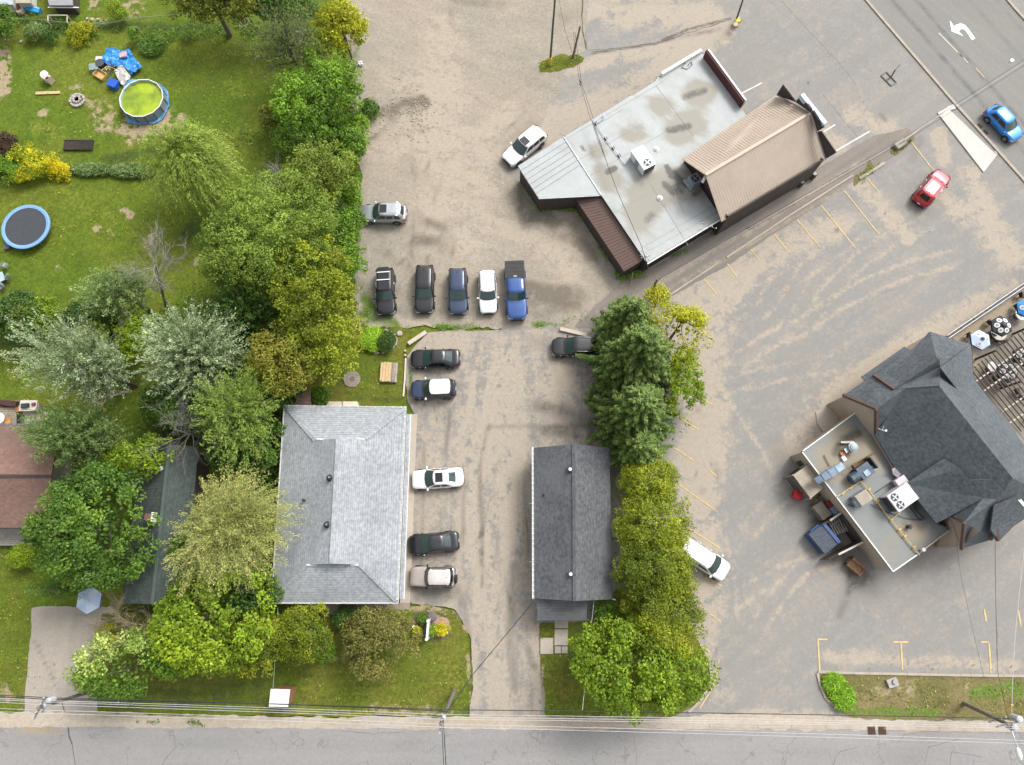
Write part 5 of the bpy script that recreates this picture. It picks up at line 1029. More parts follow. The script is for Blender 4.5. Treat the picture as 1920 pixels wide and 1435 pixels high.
def bare(label, u, v, u1, v1, z1, R, seed, m=None, name='bare_tree', cat='tree', n0=9, lv=4, spread=.75, r0=.13, zb=0.0):
    """leafless tree: trunk from the ground pixel towards the crown centre pixel at height z1"""
    rnd = random.Random(seed); a = P(u, v, zb); b = P(u1, v1, z1); t = thing(name, label, cat, a); mt = MB(); mt.tube(a, a.lerp(b, .55), r0, r0*.75, 7); mb = MB(); cnt = [0]
    def grow(p, d, L, r, k):
        if k == 0 or L < .12 or cnt[0] > 2600: return
        cnt[0] += 1; q = p; n = 3
        for i in range(n):
            d = (d+Vector((rnd.uniform(-.22, .22), rnd.uniform(-.22, .22), rnd.uniform(-.14, .16)))).normalized(); q2 = q+d*L/n; mb.tube(q, q2, r*.72*(1-i*.18), r*.72*(1-(i+1)*.18), 4 if r > .03 else 3, False)
            if k > 1:
                for _ in range(2 if rnd.random() < .7 else 1):
                    e = (d+Vector((rnd.uniform(-1, 1), rnd.uniform(-1, 1), rnd.uniform(-.5, .7)))*spread).normalized(); grow(q2, e, L*rnd.uniform(.45, .7), r*.5, k-1)
            q = q2
    ax = (b-a).normalized()
    for i in range(n0):
        s = a.lerp(b, .35+.65*i/n0); e = (ax*.6+Vector((rnd.uniform(-1, 1), rnd.uniform(-1, 1), rnd.uniform(-.1, .5)))).normalized(); grow(s, e, R*rnd.uniform(.65, 1.0), r0*.45, lv)
    mt.tube(a.lerp(b, .55), b, r0*.75, r0*.3, 6); mt.build('trunk', m or m_deadbark, t); mb.build('branches', m or m_deadbark, t)
    return t
def G(r, g, b): return (min(r*1.48+.010, .8), min(g*1.52+.015, .8), b*1.2+.003)
YG = [G(.075, .12, .008), G(.14, .20, .012), G(.24, .30, .02)]; BG = [G(.05, .10, .01), G(.095, .17, .014), G(.15, .25, .025)]; MG = [G(.035, .075, .012), G(.065, .12, .018), G(.10, .17, .025)]; DG = [G(.022, .05, .012), G(.04, .08, .018), G(.06, .11, .025)]
YEL = [G(.12, .13, .008), G(.25, .25, .012), G(.38, .36, .02)]; OL = [G(.06, .075, .012), G(.12, .13, .02), G(.18, .185, .03)]; LG = [G(.08, .12, .03), G(.14, .19, .045), G(.20, .26, .075)]; SIL = [G(.06, .085, .045), G(.15, .19, .13), G(.36, .40, .33)]; SAGE = [G(.05, .08, .028), G(.10, .145, .055), G(.17, .225, .10)]
BRO = [G(.075, .08, .02), G(.125, .115, .035), G(.18, .155, .06)]; SPR = [G(.024, .046, .012), G(.055, .09, .022), G(.125, .175, .05)]; LAR = [G(.10, .11, .035), G(.20, .205, .075), G(.30, .29, .12)]; CED = [G(.055, .08, .006), G(.125, .15, .01), G(.23, .245, .018)]
W_ = 'trees along the west gardens'
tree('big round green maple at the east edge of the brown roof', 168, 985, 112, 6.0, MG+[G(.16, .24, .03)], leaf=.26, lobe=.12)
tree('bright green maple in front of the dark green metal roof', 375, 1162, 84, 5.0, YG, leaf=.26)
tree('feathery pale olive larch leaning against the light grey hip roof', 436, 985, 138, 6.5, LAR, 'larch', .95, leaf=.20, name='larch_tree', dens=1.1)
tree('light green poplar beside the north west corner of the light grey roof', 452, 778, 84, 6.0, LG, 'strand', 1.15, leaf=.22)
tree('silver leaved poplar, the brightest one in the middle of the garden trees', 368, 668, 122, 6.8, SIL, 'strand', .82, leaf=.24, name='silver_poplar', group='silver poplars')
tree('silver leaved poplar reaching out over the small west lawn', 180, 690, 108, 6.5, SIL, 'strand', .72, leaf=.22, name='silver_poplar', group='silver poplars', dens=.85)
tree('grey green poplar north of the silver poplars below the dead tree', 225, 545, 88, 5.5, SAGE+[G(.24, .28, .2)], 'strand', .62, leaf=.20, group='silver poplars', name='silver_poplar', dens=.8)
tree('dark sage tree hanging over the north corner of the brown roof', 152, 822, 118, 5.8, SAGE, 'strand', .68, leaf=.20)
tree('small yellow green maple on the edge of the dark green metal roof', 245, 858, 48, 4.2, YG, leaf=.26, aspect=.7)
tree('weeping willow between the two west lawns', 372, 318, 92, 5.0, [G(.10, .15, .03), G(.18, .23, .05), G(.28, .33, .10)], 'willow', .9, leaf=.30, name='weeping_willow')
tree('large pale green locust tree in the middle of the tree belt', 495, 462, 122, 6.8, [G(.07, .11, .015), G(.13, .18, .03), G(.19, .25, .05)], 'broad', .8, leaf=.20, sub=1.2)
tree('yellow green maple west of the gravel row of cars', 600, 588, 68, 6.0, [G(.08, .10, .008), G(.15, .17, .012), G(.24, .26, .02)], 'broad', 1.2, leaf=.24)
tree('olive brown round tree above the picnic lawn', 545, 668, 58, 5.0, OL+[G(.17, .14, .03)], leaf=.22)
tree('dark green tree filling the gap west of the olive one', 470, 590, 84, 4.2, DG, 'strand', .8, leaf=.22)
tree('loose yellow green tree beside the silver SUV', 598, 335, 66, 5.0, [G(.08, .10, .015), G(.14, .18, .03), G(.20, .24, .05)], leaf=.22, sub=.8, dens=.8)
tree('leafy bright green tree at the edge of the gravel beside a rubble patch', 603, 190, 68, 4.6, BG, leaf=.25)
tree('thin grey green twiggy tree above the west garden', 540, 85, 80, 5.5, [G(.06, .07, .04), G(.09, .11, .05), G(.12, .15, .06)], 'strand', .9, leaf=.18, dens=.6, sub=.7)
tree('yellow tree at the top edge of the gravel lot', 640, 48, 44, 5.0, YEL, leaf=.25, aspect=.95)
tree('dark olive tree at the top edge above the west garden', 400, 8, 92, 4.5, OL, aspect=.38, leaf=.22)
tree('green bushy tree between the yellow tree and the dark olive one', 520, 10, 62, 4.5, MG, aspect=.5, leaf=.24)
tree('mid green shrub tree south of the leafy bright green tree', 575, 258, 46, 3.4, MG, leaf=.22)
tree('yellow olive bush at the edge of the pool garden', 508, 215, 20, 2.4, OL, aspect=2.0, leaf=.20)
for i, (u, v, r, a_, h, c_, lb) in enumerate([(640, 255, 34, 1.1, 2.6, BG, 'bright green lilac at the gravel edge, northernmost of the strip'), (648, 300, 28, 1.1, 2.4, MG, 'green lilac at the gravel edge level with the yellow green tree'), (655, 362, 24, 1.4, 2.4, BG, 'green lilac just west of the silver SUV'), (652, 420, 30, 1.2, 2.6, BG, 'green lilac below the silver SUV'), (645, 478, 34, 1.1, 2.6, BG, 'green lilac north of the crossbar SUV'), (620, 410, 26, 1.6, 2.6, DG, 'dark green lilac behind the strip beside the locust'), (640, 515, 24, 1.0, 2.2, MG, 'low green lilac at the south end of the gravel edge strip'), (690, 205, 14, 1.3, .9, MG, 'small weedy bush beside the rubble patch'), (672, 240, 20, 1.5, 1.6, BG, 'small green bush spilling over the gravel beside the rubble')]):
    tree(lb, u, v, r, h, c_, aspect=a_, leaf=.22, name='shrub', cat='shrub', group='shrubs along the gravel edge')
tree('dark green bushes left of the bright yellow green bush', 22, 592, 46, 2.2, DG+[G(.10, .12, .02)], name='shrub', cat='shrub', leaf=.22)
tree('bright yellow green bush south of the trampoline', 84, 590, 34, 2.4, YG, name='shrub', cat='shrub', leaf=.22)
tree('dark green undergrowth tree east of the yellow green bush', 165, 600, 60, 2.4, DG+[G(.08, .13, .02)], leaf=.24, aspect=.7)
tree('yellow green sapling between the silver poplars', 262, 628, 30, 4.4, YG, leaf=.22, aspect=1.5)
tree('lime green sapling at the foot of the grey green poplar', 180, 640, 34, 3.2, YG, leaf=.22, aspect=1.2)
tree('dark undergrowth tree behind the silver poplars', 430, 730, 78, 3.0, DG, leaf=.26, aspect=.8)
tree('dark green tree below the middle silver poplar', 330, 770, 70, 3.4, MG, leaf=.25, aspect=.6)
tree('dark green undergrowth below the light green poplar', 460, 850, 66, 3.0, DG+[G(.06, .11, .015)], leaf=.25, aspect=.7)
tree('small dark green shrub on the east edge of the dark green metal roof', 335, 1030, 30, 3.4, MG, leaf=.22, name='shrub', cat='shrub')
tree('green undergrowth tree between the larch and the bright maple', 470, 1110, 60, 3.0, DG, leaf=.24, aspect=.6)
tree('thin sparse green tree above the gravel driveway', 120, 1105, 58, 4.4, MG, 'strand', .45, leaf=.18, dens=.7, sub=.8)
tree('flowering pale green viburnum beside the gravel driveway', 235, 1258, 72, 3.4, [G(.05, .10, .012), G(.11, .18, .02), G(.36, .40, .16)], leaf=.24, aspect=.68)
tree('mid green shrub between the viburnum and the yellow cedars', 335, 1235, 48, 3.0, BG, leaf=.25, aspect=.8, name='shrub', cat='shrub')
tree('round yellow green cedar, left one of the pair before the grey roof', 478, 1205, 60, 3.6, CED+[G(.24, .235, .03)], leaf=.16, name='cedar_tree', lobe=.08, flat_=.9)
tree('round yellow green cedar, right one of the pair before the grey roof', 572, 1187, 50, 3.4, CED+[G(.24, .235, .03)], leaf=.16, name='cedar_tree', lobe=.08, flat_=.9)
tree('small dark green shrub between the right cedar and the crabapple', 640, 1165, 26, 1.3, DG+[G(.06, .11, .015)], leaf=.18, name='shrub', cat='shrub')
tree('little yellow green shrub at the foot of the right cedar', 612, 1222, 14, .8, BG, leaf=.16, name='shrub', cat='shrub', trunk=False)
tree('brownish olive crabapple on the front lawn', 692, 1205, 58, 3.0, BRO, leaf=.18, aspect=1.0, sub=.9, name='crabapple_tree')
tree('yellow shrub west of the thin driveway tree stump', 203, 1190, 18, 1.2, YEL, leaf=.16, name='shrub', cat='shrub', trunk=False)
# hedge belt in the middle
tree('tallest dark green spruce at the north end of the hedge', 1194, 668, 88, 6.0, SPR, 'spruce', 1.0, leaf=.24, name='spruce_tree', group='spruces of the hedge', top=12.5, dens=1.25)
tree('second dark green spruce behind the half hidden black SUV', 1180, 600, 58, 5.0, SPR, 'spruce', 1.0, leaf=.24, name='spruce_tree', group='spruces of the hedge', top=9.5, dens=1.2)
tree('broad dark spruce south of the tallest one', 1190, 770, 78, 5.0, SPR, 'spruce', 1.0, leaf=.24, name='spruce_tree', group='spruces of the hedge', top=10.5, dens=1.25)
tree('lighter green young pine between the spruces and the cedar hedge', 1198, 835, 60, 4.2, [G(.03, .06, .015), G(.065, .105, .025), G(.13, .18, .05)], 'spruce', 1.0, leaf=.22, name='pine_tree', top=7.5, dens=1.25)
tree('airy yellow maple on the lot side of the spruces', 1278, 606, 56, 5.0, YEL, leaf=.20, sub=.55, dens=.6, lobe=.3, aspect=1.05)
tree('airy yellow green sapling behind the leaning alley pole', 1238, 556, 34, 3.4, YEL, leaf=.20, sub=.55, dens=.7, lobe=.3, aspect=.7)
tree('bright lime green bush on the lot side of the spruces', 1278, 712, 30, 3.2, YG, leaf=.20, aspect=1.6)
for (u, v, r, h, lb, a_) in ((1214, 912, 58, 3.4, 'northernmost sparse cedar of the yellow green hedge', .8), (1222, 988, 66, 3.8, 'second cedar of the yellow green hedge, level with the utility box', .95), (1229, 1072, 70, 4.0, 'third cedar of the hedge beside the white minivan', 1.0), (1232, 1158, 70, 4.0, 'southernmost full round cedar of the yellow green hedge', .95)):
    tree(lb, u, v, r, h, CED, leaf=.17, name='cedar_tree', group='cedars of the hedge', lobe=.10, flat_=.85, aspect=a_, dens=1.0)
tree('small dark green bush in the nook below the charcoal roof', 1135, 1150, 24, 1.6, MG, leaf=.18, name='shrub', cat='shrub')
tree('bright green maple, west one at the foot of the hedge', 1158, 1245, 80, 4.6, YG, leaf=.28, lobe=.14)
tree('bright green maple, east one at the foot of the hedge', 1244, 1270, 54, 4.2, YG, leaf=.28, lobe=.2, aspect=.85)
# garden shrubs and perennials
def tuft(label, u, v, rpx, cols, aspect=1.0, rot=0.0, name='daylily_clump', cat='plant', h=.7, n=1200, L0=.75, wr=.09):
    TREE_SEED[0] += 1; rng = np.random.default_rng(TREE_SEED[0]); c = P(u, v, .1); R = rpx/ppm(v, 0); k = n
    a = rng.uniform(0, 2*np.pi, k); r = np.sqrt(rng.uniform(0, 1, k))*R; x = r*np.cos(a); y = r*np.sin(a)*aspect; X = x*math.cos(rot)-y*math.sin(rot); Y = x*math.sin(rot)+y*math.cos(rot)
    t = thing(name, label, cat, (c.x, c.y, .05)); C = np.stack([c.x+X, c.y+Y, .12+h*rng.uniform(.3, 1, k)*(1-.5*(r/R)**2)], 1); b = rng.uniform(0, 2*np.pi, k)
    D = np.stack([np.cos(b)*.8+X/R*.7, np.sin(b)*.8+Y/R*.7, rng.uniform(-.2, .7, k)], 1); Nn = np.array([0, 0, 1.])+rng.normal(0, .4, (k, 3)); L = rng.uniform(.6, 1.2, k)*L0
    leaf_mesh('leaves', C, D, Nn, L, L*wr*1.3, colmix(rng, k, cols, rng.uniform(0, 1, k)).astype(np.float32), m_leaf, t)
    mb = MB()
    for i in range(14): 
        j = rng.integers(0, k); mb.tube((c.x+X[j]*.5, c.y+Y[j]*.5, .03), (C[j][0], C[j][1], C[j][2]), .015, .008, 4)
    mb.build('stems', mat('green_stem', (.05, .09, .02)), t); return t
LILY = [G(.07, .14, .01), G(.14, .26, .015), G(.24, .38, .03)]
tuft('daylily clump in the oval bed by the log', 702, 638, 24, [G(.12, .22, .012), G(.20, .32, .02), G(.3, .42, .04)], .95, n=1500, h=.9)
tree('dark green rose bush in the oval bed beside the daylilies', 726, 643, 15, .7, DG+[G(.05, .09, .03)], leaf=.14, name='shrub', cat='shrub', trunk=False, aspect=1.2)
tuft('long daylily hedge at the west end of the east lawn strip', 1562, 1282, 20, LILY, .95, n=700, name='daylily_hedge'); tuft('south half of the daylily hedge beside the bottom road', 1578, 1306, 22, LILY, 1.05, n=900, name='daylily_hedge')
tree('round golden shrub right of the white sign', 829, 1184, 13.5, .7, [G(.30, .27, .01), G(.46, .40, .012)], leaf=.10, name='shrub', cat='shrub', trunk=False, lobe=.05, dens=1.6, cl_sig=.14)
tree('tiny golden shrub left of the white sign', 782, 1184, 8.5, .5, [G(.26, .27, .01), G(.42, .40, .012)], leaf=.10, name='shrub', cat='shrub', trunk=False, lobe=.05, dens=1.6, cl_sig=.12)
tree('small green perennial behind the golden shrub by the sign', 812, 1182, 9, .5, BG, leaf=.12, name='plant', cat='plant', trunk=False, cl_sig=.12)
tuft('dark green tuft at the north side of the sign bed', 793, 1160, 10, MG, 1.2, n=260, L0=.45)
tree('round lime green shrub at the front corner of the brown roof', 42, 1043, 23, 1.0, [G(.12, .17, .01), G(.22, .28, .015)], leaf=.13, name='shrub', cat='shrub', trunk=False, lobe=.05, dens=1.3, cl_sig=.2)
tree('dark purple brown barberry at the west garden edge', 8, 275, 27, 1.2, [G(.035, .018, .018), G(.07, .035, .032)], leaf=.13, name='shrub', cat='shrub', lobe=.05, dens=1.2, cl_sig=.2)
tree('green bush below the dark barberry', 12, 318, 26, 1.0, BG, leaf=.16, name='shrub', cat='shrub', trunk=False)
tree('bright yellow flowering bush beside the dark barberry, the long one', 72, 308, 34, .9, [G(.30, .28, .01), G(.50, .42, .01), G(.12, .18, .01), G(.5, .42, .01)], leaf=.14, flat_=.4, aspect=.5, rot=-.25, name='flowering_bush', cat='shrub', trunk=False, lobe=.3)
tree('bright yellow flowering bush, lower one at the garden corner', 48, 332, 26, .8, [G(.30, .26, .01), G(.5, .42, .01), G(.10, .16, .01)], leaf=.14, aspect=.5, name='flowering_bush', cat='shrub', trunk=False, lobe=.3)
tree('yellow flowering bush east of the long one by the garden rows', 108, 318, 22, .6, [G(.2, .22, .01), G(.58, .42, .01)], leaf=.14, aspect=.6, name='flowering_bush', cat='shrub', trunk=False, lobe=.3)
tuft('west half of the soft grey green juniper hedge', 175, 320, 40, SAGE, .32, n=1700, L0=.5, wr=.2, name='juniper_hedge', cat='hedge'); tuft('east half of the soft grey green juniper hedge', 250, 322, 46, SAGE, .32, n=2000, L0=.5, wr=.2, name='juniper_hedge', cat='hedge')
tuft('big arching green ornamental grass behind the blue tarp', 287, 88, 24, MG, .95, n=700, L0=.8, name='ornamental_grass'); tuft('small tuft of grass east of the ornamental grass', 352, 72, 12, MG, 1, n=200, L0=.5, name='ornamental_grass')
tree('small yellow green bush near the wire fence', 224, 26, 14, 1.0, YG, leaf=.16, name='shrub', cat='shrub', aspect=.8)
tree('small green sapling by the thin garden post', 250, 60, 10, 1.2, BG, leaf=.14, name='shrub', cat='shrub')
tree('yellow flowering weeds along the wire fence', 148, 58, 18, .6, [G(.10, .15, .01), G(.35, .30, .01)], leaf=.15, name='flowering_bush', cat='shrub', trunk=False, lobe=.3)
tree('dark green shrub at the top left corner by the sheds', 4, 35, 22, 1.8, MG, leaf=.18, name='shrub', cat='shrub', aspect=1.6)
tree('grey green shrub below the wire fence', 65, 60, 18, .8, SAGE, leaf=.16, name='shrub', cat='shrub', trunk=False, aspect=.7); tree('dark grey green shrub on the slope above the lawn', 100, 68, 14, .7, DG, leaf=.16, name='shrub', cat='shrub', trunk=False, aspect=.8)
tree('fern like bright bush at the back corner of the grey roof', 600, 738, 18, 1.5, BG, leaf=.20, name='shrub', cat='shrub', aspect=1.1)
tree('green bushy row under the garden trees beside the brown shed', 535, 735, 34, 2.4, DG, leaf=.22, name='shrub', cat='shrub')
# leafless trees
bare('large grey dead tree standing above the silver poplars', 312, 578, 290, 490, 7.5, 3.3, 3, n0=11, lv=4, r0=.16)
bare('bleached dead tree over the dark green metal roof', 398, 826, 325, 805, 5.5, 2.6, 5, n0=11, lv=4, r0=.12)
bare('bare brown shrub, left one before the dark green metal roof', 222, 1178, 215, 1150, 3.0, 1.9, 7, mat('bare_brown_bark', (.26, .21, .15), .9), 'bare_shrub', 'shrub', 8, 4)
bare('bare brown shrub, right one before the dark green metal roof', 248, 1190, 272, 1172, 3.0, 2.0, 9, mat('bare_brown_bark', (.26, .21, .15), .9), 'bare_shrub', 'shrub', 9, 4)
bare('grey leafless tree between the willow and the locust', 560, 372, 535, 345, 5.0, 2.4, 11, mat('grey_twig', (.30, .27, .24), .9), n0=11, lv=4, r0=.10)
bare('pale bare crown poking out of the west side of the locust', 452, 532, 420, 480, 8.0, 2.0, 13, n0=7, lv=4, r0=.09, zb=2)
bare('dead boughs lying among the western silver poplar', 235, 655, 180, 640, 5.5, 2.6, 15, n0=8, lv=4, r0=.12, zb=2)
bare('fallen dead boughs south of the grey green poplar', 240, 735, 180, 750, 7.5, 2.2, 17, n0=6, lv=3, r0=.10, zb=4)
bare('dry grey twigs at the top of the tree belt', 560, 110, 545, 85, 5.6, 2.2, 19, mat('grey_twig', (.30, .27, .24), .9), n0=8, lv=4, r0=.07)
# weeds and ground cover: stuff nobody could count
def weeds(name, strokes, cols, n_per=1.0, L0=.16, h=.18, seed=1, label=None, cat=None):
    rng = np.random.default_rng(seed); Cs = []
    for pts, r, d in strokes:
        w = pxp(pts); rr = r/19.0
        for a, b in zip(w, w[1:] if len(w) > 1 else w):
            L = max((b-a).length, rr); k = int(L*rr*2*d*n_per*60); s = rng.uniform(0, 1, k); x = a.x+(b.x-a.x)*s+rng.normal(0, rr*.5, k); y = a.y+(b.y-a.y)*s+rng.normal(0, rr*.5, k)
            keep = vnoise(x+300, y+300, 1.1, 3) > .42; Cs.append(np.stack([x[keep], y[keep], rng.uniform(.03, h, keep.sum())], 1))
    C = np.concatenate(Cs); k = len(C); D = rng.normal(0, 1, (k, 3)); D[:, 2] = abs(D[:, 2])*.6; Nn = np.array([0, 0, 1.])+rng.normal(0, .5, (k, 3)); L = rng.uniform(.6, 1.4, k)*L0
    C[:, 2] += .05
    o = leaf_mesh(name, C, D, Nn, L, L*.4, colmix(rng, k, cols, rng.uniform(0, 1, k)).astype(np.float32), m_leaf, None); tag(o, label, cat, kind='stuff'); return o
weeds('weeds', [([(820, 614), (848, 612)], 9, 1.5), ([(850, 616), (895, 612)], 8, 1.5), ([(1000, 608), (1042, 608)], 9, 1.3), ([(1058, 610)], 8, 1.2), ([(690, 614), (810, 617)], 6, .6), ([(1040, 600), (1100, 596)], 7, .5), ([(678, 540), (690, 600)], 12, .8)], BG, seed=2, label='green weeds along the seam between gravel and asphalt', cat='weeds')
weeds('weeds', [([(975, 325), (1000, 375), (1015, 393)], 8, 1.6), ([(1010, 393), (1080, 395)], 6, 1.6), ([(1085, 400), (1125, 460), (1150, 505)], 7, 1.5), ([(1150, 510), (1170, 522), (1205, 512)], 11, 2.2), ([(1255, 482), (1290, 470)], 6, 1.0), ([(1335, 440)], 6, 1.4)], BG, h=.3, L0=.22, seed=3, label='green weeds hugging the walls of the commercial building', cat='weeds')
weeds('weeds', [([(655, 230), (672, 330), (668, 480)], 10, 2.2), ([(688, 190), (700, 215)], 9, 1.5), ([(660, 500), (650, 540)], 12, 1.5)], BG, h=.5, L0=.24, seed=4, label='tall weeds along the west edge of the gravel', cat='weeds')
weeds('weeds', [([(1015, 122), (1090, 112)], 12, 1.0), ([(1380, 45)], 9, 1.2), ([(1690, 270), (1680, 284)], 9, 1.4), ([(1640, 310), (1612, 340)], 8, 1.3), ([(1352, 492)], 6, 2), ([(1400, 1352)], 1, .1)], OL+[G(.12, .2, .02)], seed=5, label='tufts of grass on the small islands of the lots', cat='weeds')
weeds('weeds', [([(20, 40), (250, 70), (440, 60)], 26, .8), ([(430, 50), (500, 60)], 26, 1.0)], MG, h=.35, L0=.24, seed=6, label='rough green growth along the wire fence', cat='weeds')
weeds('weeds', [([(240, 1350), (262, 1353)], 3, 2), ([(275, 1353), (300, 1352)], 3, 2), ([(355, 1354), (385, 1356)], 6, 2.4), ([(775, 660), (768, 740)], 5, .7), ([(1006, 1165), (1015, 1200)], 4, 1.2), ([(1670, 1280)], 10, .8), ([(805, 1150), (845, 1150)], 9, .8)], MG, h=.12, seed=7, label='little weeds along the road shoulder and lawn edges', cat='weeds')

UG = MG+[G(.10, .17, .02)]
weeds('undergrowth', [([(520, 330), (560, 470), (600, 560)], 46, 1.0), ([(470, 560), (500, 700)], 46, 1.1), ([(420, 720), (500, 860)], 40, 1.1), ([(330, 760), (300, 800)], 44, 1.0), ([(240, 640), (300, 600), (420, 560)], 34, .9), ([(505, 880), (500, 1100)], 22, 1.2), ([(250, 840), (230, 880)], 26, 1.0), ([(560, 60), (590, 130), (600, 290)], 44, 1.0), ([(620, 640), (600, 700)], 24, .8), ([(440, 240), (520, 300)], 20, .5)], UG, h=1.5, L0=.34, seed=11, label='mixed green undergrowth below the garden trees', cat='undergrowth', n_per=.55)
weeds('undergrowth', [([(1130, 640), (1150, 860)], 22, .8), ([(1240, 640), (1250, 820)], 22, .7), ([(1180, 900), (1190, 1180)], 24, .9), ([(1250, 900), (1265, 1180)], 16, .8), ([(1120, 1140), (1200, 1200)], 20, .8), ([(270, 1230), (400, 1190), (560, 1150)], 24, .8), ([(230, 1190), (280, 1200)], 20, .8)], UG, h=1.0, L0=.3, seed=12, label='low green growth under the hedge and the cedars', cat='undergrowth', n_per=.55)

weeds('grass_tufts', [([(80, 200), (480, 180)], 150, .05), ([(20, 420), (400, 400)], 90, .07), ([(0, 700), (80, 700)], 60, .08), ([(10, 1080), (30, 1300)], 40, .12), ([(540, 1300), (860, 1290)], 40, .12), ([(800, 1220), (860, 1260)], 40, .1), ([(1030, 1260), (1060, 1330)], 30, .12), ([(1600, 1300), (1920, 1305)], 36, .16), ([(640, 700), (740, 740)], 30, .1)], [G(.05, .09, .01), G(.10, .16, .012), G(.20, .22, .03), G(.30, .26, .09)], h=.12, L0=.2, seed=31, label='coarser tufts and weeds dotted through the lawns', cat='grass')
# ================================================================ RESTAURANT ROOF AND YARD
m_duct = mat('blue_galvanised_duct', (.20, .26, .34), .35, .5, var=.25, scale=2.5, dirt=(.10, .11, .13)); m_unit = mat('dark_blue_unit', (.055, .08, .105), .5, .3, var=.3, scale=3)
m_gas = mat('yellow_gas_pipe', (.50, .36, .14), .6, var=.15); m_rustb = mat('rusted_brown', (.16, .09, .05), .85, var=.3, scale=4); m_lav = mat('pale_enamel', (.55, .50, .53), .45, var=.05); m_tanp = mat('tan_corrugated', (.40, .34, .27), .6, var=.12)
ZD = zf+.03
ag = math.atan2((P(1699.5, 906, 4.6)-P(1662, 932, 4.6)).y, (P(1699.5, 906, 4.6)-P(1662, 932, 4.6)).x)
t = thing('rooftop_unit', 'large pale rooftop air conditioner with two fans against the dark shingles', 'air conditioner', P(1689, 933, 4.1)-Vector((0, 0, 1.0)), ag)
mb = MB(); mb.box((0, 0, .75), (2.25, 1.65, 1.2)); mb.build('housing', m_lav, t, True); mb = MB(); mb.box((0, 0, .06), (2.1, 1.5, .16)); mb.build('curb', m_galv, t, True)
fan(t, (-.62, .38, 1.36), .34); fan(t, (-.62, -.40, 1.36), .34)
mb = MB(); mb.box((-1.14, 0, .7), (.03, 1.4, .95)); mb.build('coil_grille', m_dark, t, True); mb = MB(); mb.box((0, -.84, .7), (.5, .03, .9)); mb.build('access_panel', m_galv, t, True)
t = thing('exhaust_hood', 'white sloping exhaust hood between the large unit and the dark roof', 'vent hood', P(1682, 905, ZD), ag); mb = MB(); mb.box((0, 0, .6), (1.0, .8, .5)); mb.build('hood', m_lav, t, True); mb = MB(); mb.box((0, 0, .2), (.7, .6, .4)); mb.build('base', m_galv, t, True)
q = MB(); q.roof([P(1673, 879, 3.9), P(1678, 877, 3.9), P(1693, 894, 3.7), P(1686, 898, 3.5), P(1675, 889, 3.5)], [(0, 1, 2, 3, 4)], .15); tag(q.build('roof_flashing', m_lav), 'white ragged flashing sheet at the foot of the dark roof', 'flashing')
hv = thing('rooftop_unit', 'cream ribbed rooftop box beside the yellow gas pipe', 'air conditioner', P(1615, 934, ZD+.6)-Vector((0, 0, .6)), ag); mb = MB(); mb.box((0, 0, .55), (1.2, 1.0, .9)); mb.build('housing', m_galv, hv, True)
for i in range(8): mb = MB(); mb.box((-.52+i*.148, 0, 1.02), (.10, 1.0, .05)); mb.build('lid_slat', m_tanp, hv, True)
mb = MB(); mb.box((-.68, -.1, .4), (.2, .6, .5)); mb.build('side_box', m_galv, hv, True)
t = thing('exhaust_fan', 'round grey exhaust fan with cap on the stained flat roof', 'exhaust fan', P(1593, 841, ZD)); mb = MB(); mb.lathe((0, 0, 0), [(.32, 0), (.32, .45), (.42, .5), (.44, .75), (.3, .8)], 20); mb.build('fan_housing', m_galv, t, True)
mb = MB(); mb.lathe((0, 0, .8), [(.33, 0), (.30, .06), (.1, .12)], 20); mb.build('fan_cap', mat('teal_cap', (.28, .38, .38), .4), t, True); mb = MB(); mb.box((-.45, -.2, .25), (.5, .4, .5), .5); mb.build('motor_box', m_galv, t, True)
q = MB(); q.bar(P(1577, 829.5, ZD+.3), P(1601, 829.5, ZD+.3), .18, .12); tag(q.build('beam', mat('cream_beam', (.6, .55, .48), .7)), 'short cream beam lying beside the round exhaust fan', 'beam')
q = MB(); q.lathe(P(1578, 852, ZD), [(.22, 0), (.24, .2), (.2, .26)], 9); tag(q.build('bucket', mat('orange_clay', (.45, .16, .06), .7)), 'small orange bucket by the round exhaust fan', 'bucket')
q = MB(); q.box(P(1582, 860, ZD+.12), (.35, .45, .22), .5); tag(q.build('vent_box', m_white), 'small white box next to the orange bucket', 'vent')
t = thing('duct', 'long blue grey duct reaching over the roof edge', 'duct', P(1555, 888, ZD)); pts = [P(1579, 873, 3.9), P(1566, 881, 3.9), P(1553, 889, 3.8), P(1541, 896, 3.7), P(1529, 903, 3.5)]; wd = [.62, .74, .66, .6, .5]
for i in range(4):
    q = MB(); q.bar(pts[i], pts[i+1].lerp(pts[i], .03), wd[i], .5+.06*(i % 2)); q.build('duct_section', m_duct, t)
q = MB(); q.box(P(1560, 884, 3.4), (.5, .5, .8), ag); q.build('duct_leg', m_galv, t)
t = thing('makeup_air_unit', 'dark blue fan unit in the middle of the flat roof', 'fan unit', P(1608, 889, ZD), ag); mb = MB(); mb.box((.35, 0, .45), (1.3, 1.15, .9)); mb.build('housing', m_unit, t, True)
mb = MB(); mb.lathe((-.65, 0, .5), [(.30, -.5), (.46, -.45), (.46, .35), (.34, .4)], 18, ax=(1, 0, 0)); mb.build('blower', m_unit, t, True); mb = MB(); mb.box((1.35, .2, .6), (.12, 1.1, 1.1)); mb.build('filter_panel', m_dark, t, True); mb = MB(); mb.box((.95, -.2, .35), (.6, .5, .7)); mb.build('side_box', m_duct, t, True); mb = MB(); mb.box((.3, -.2, .93), (.5, .5, .1)); mb.build('lid', m_duct, t, True)
t = thing('catwalk', 'brown plank walk on the flat roof above the dark blue unit', 'planks', P(1615, 872, ZD))
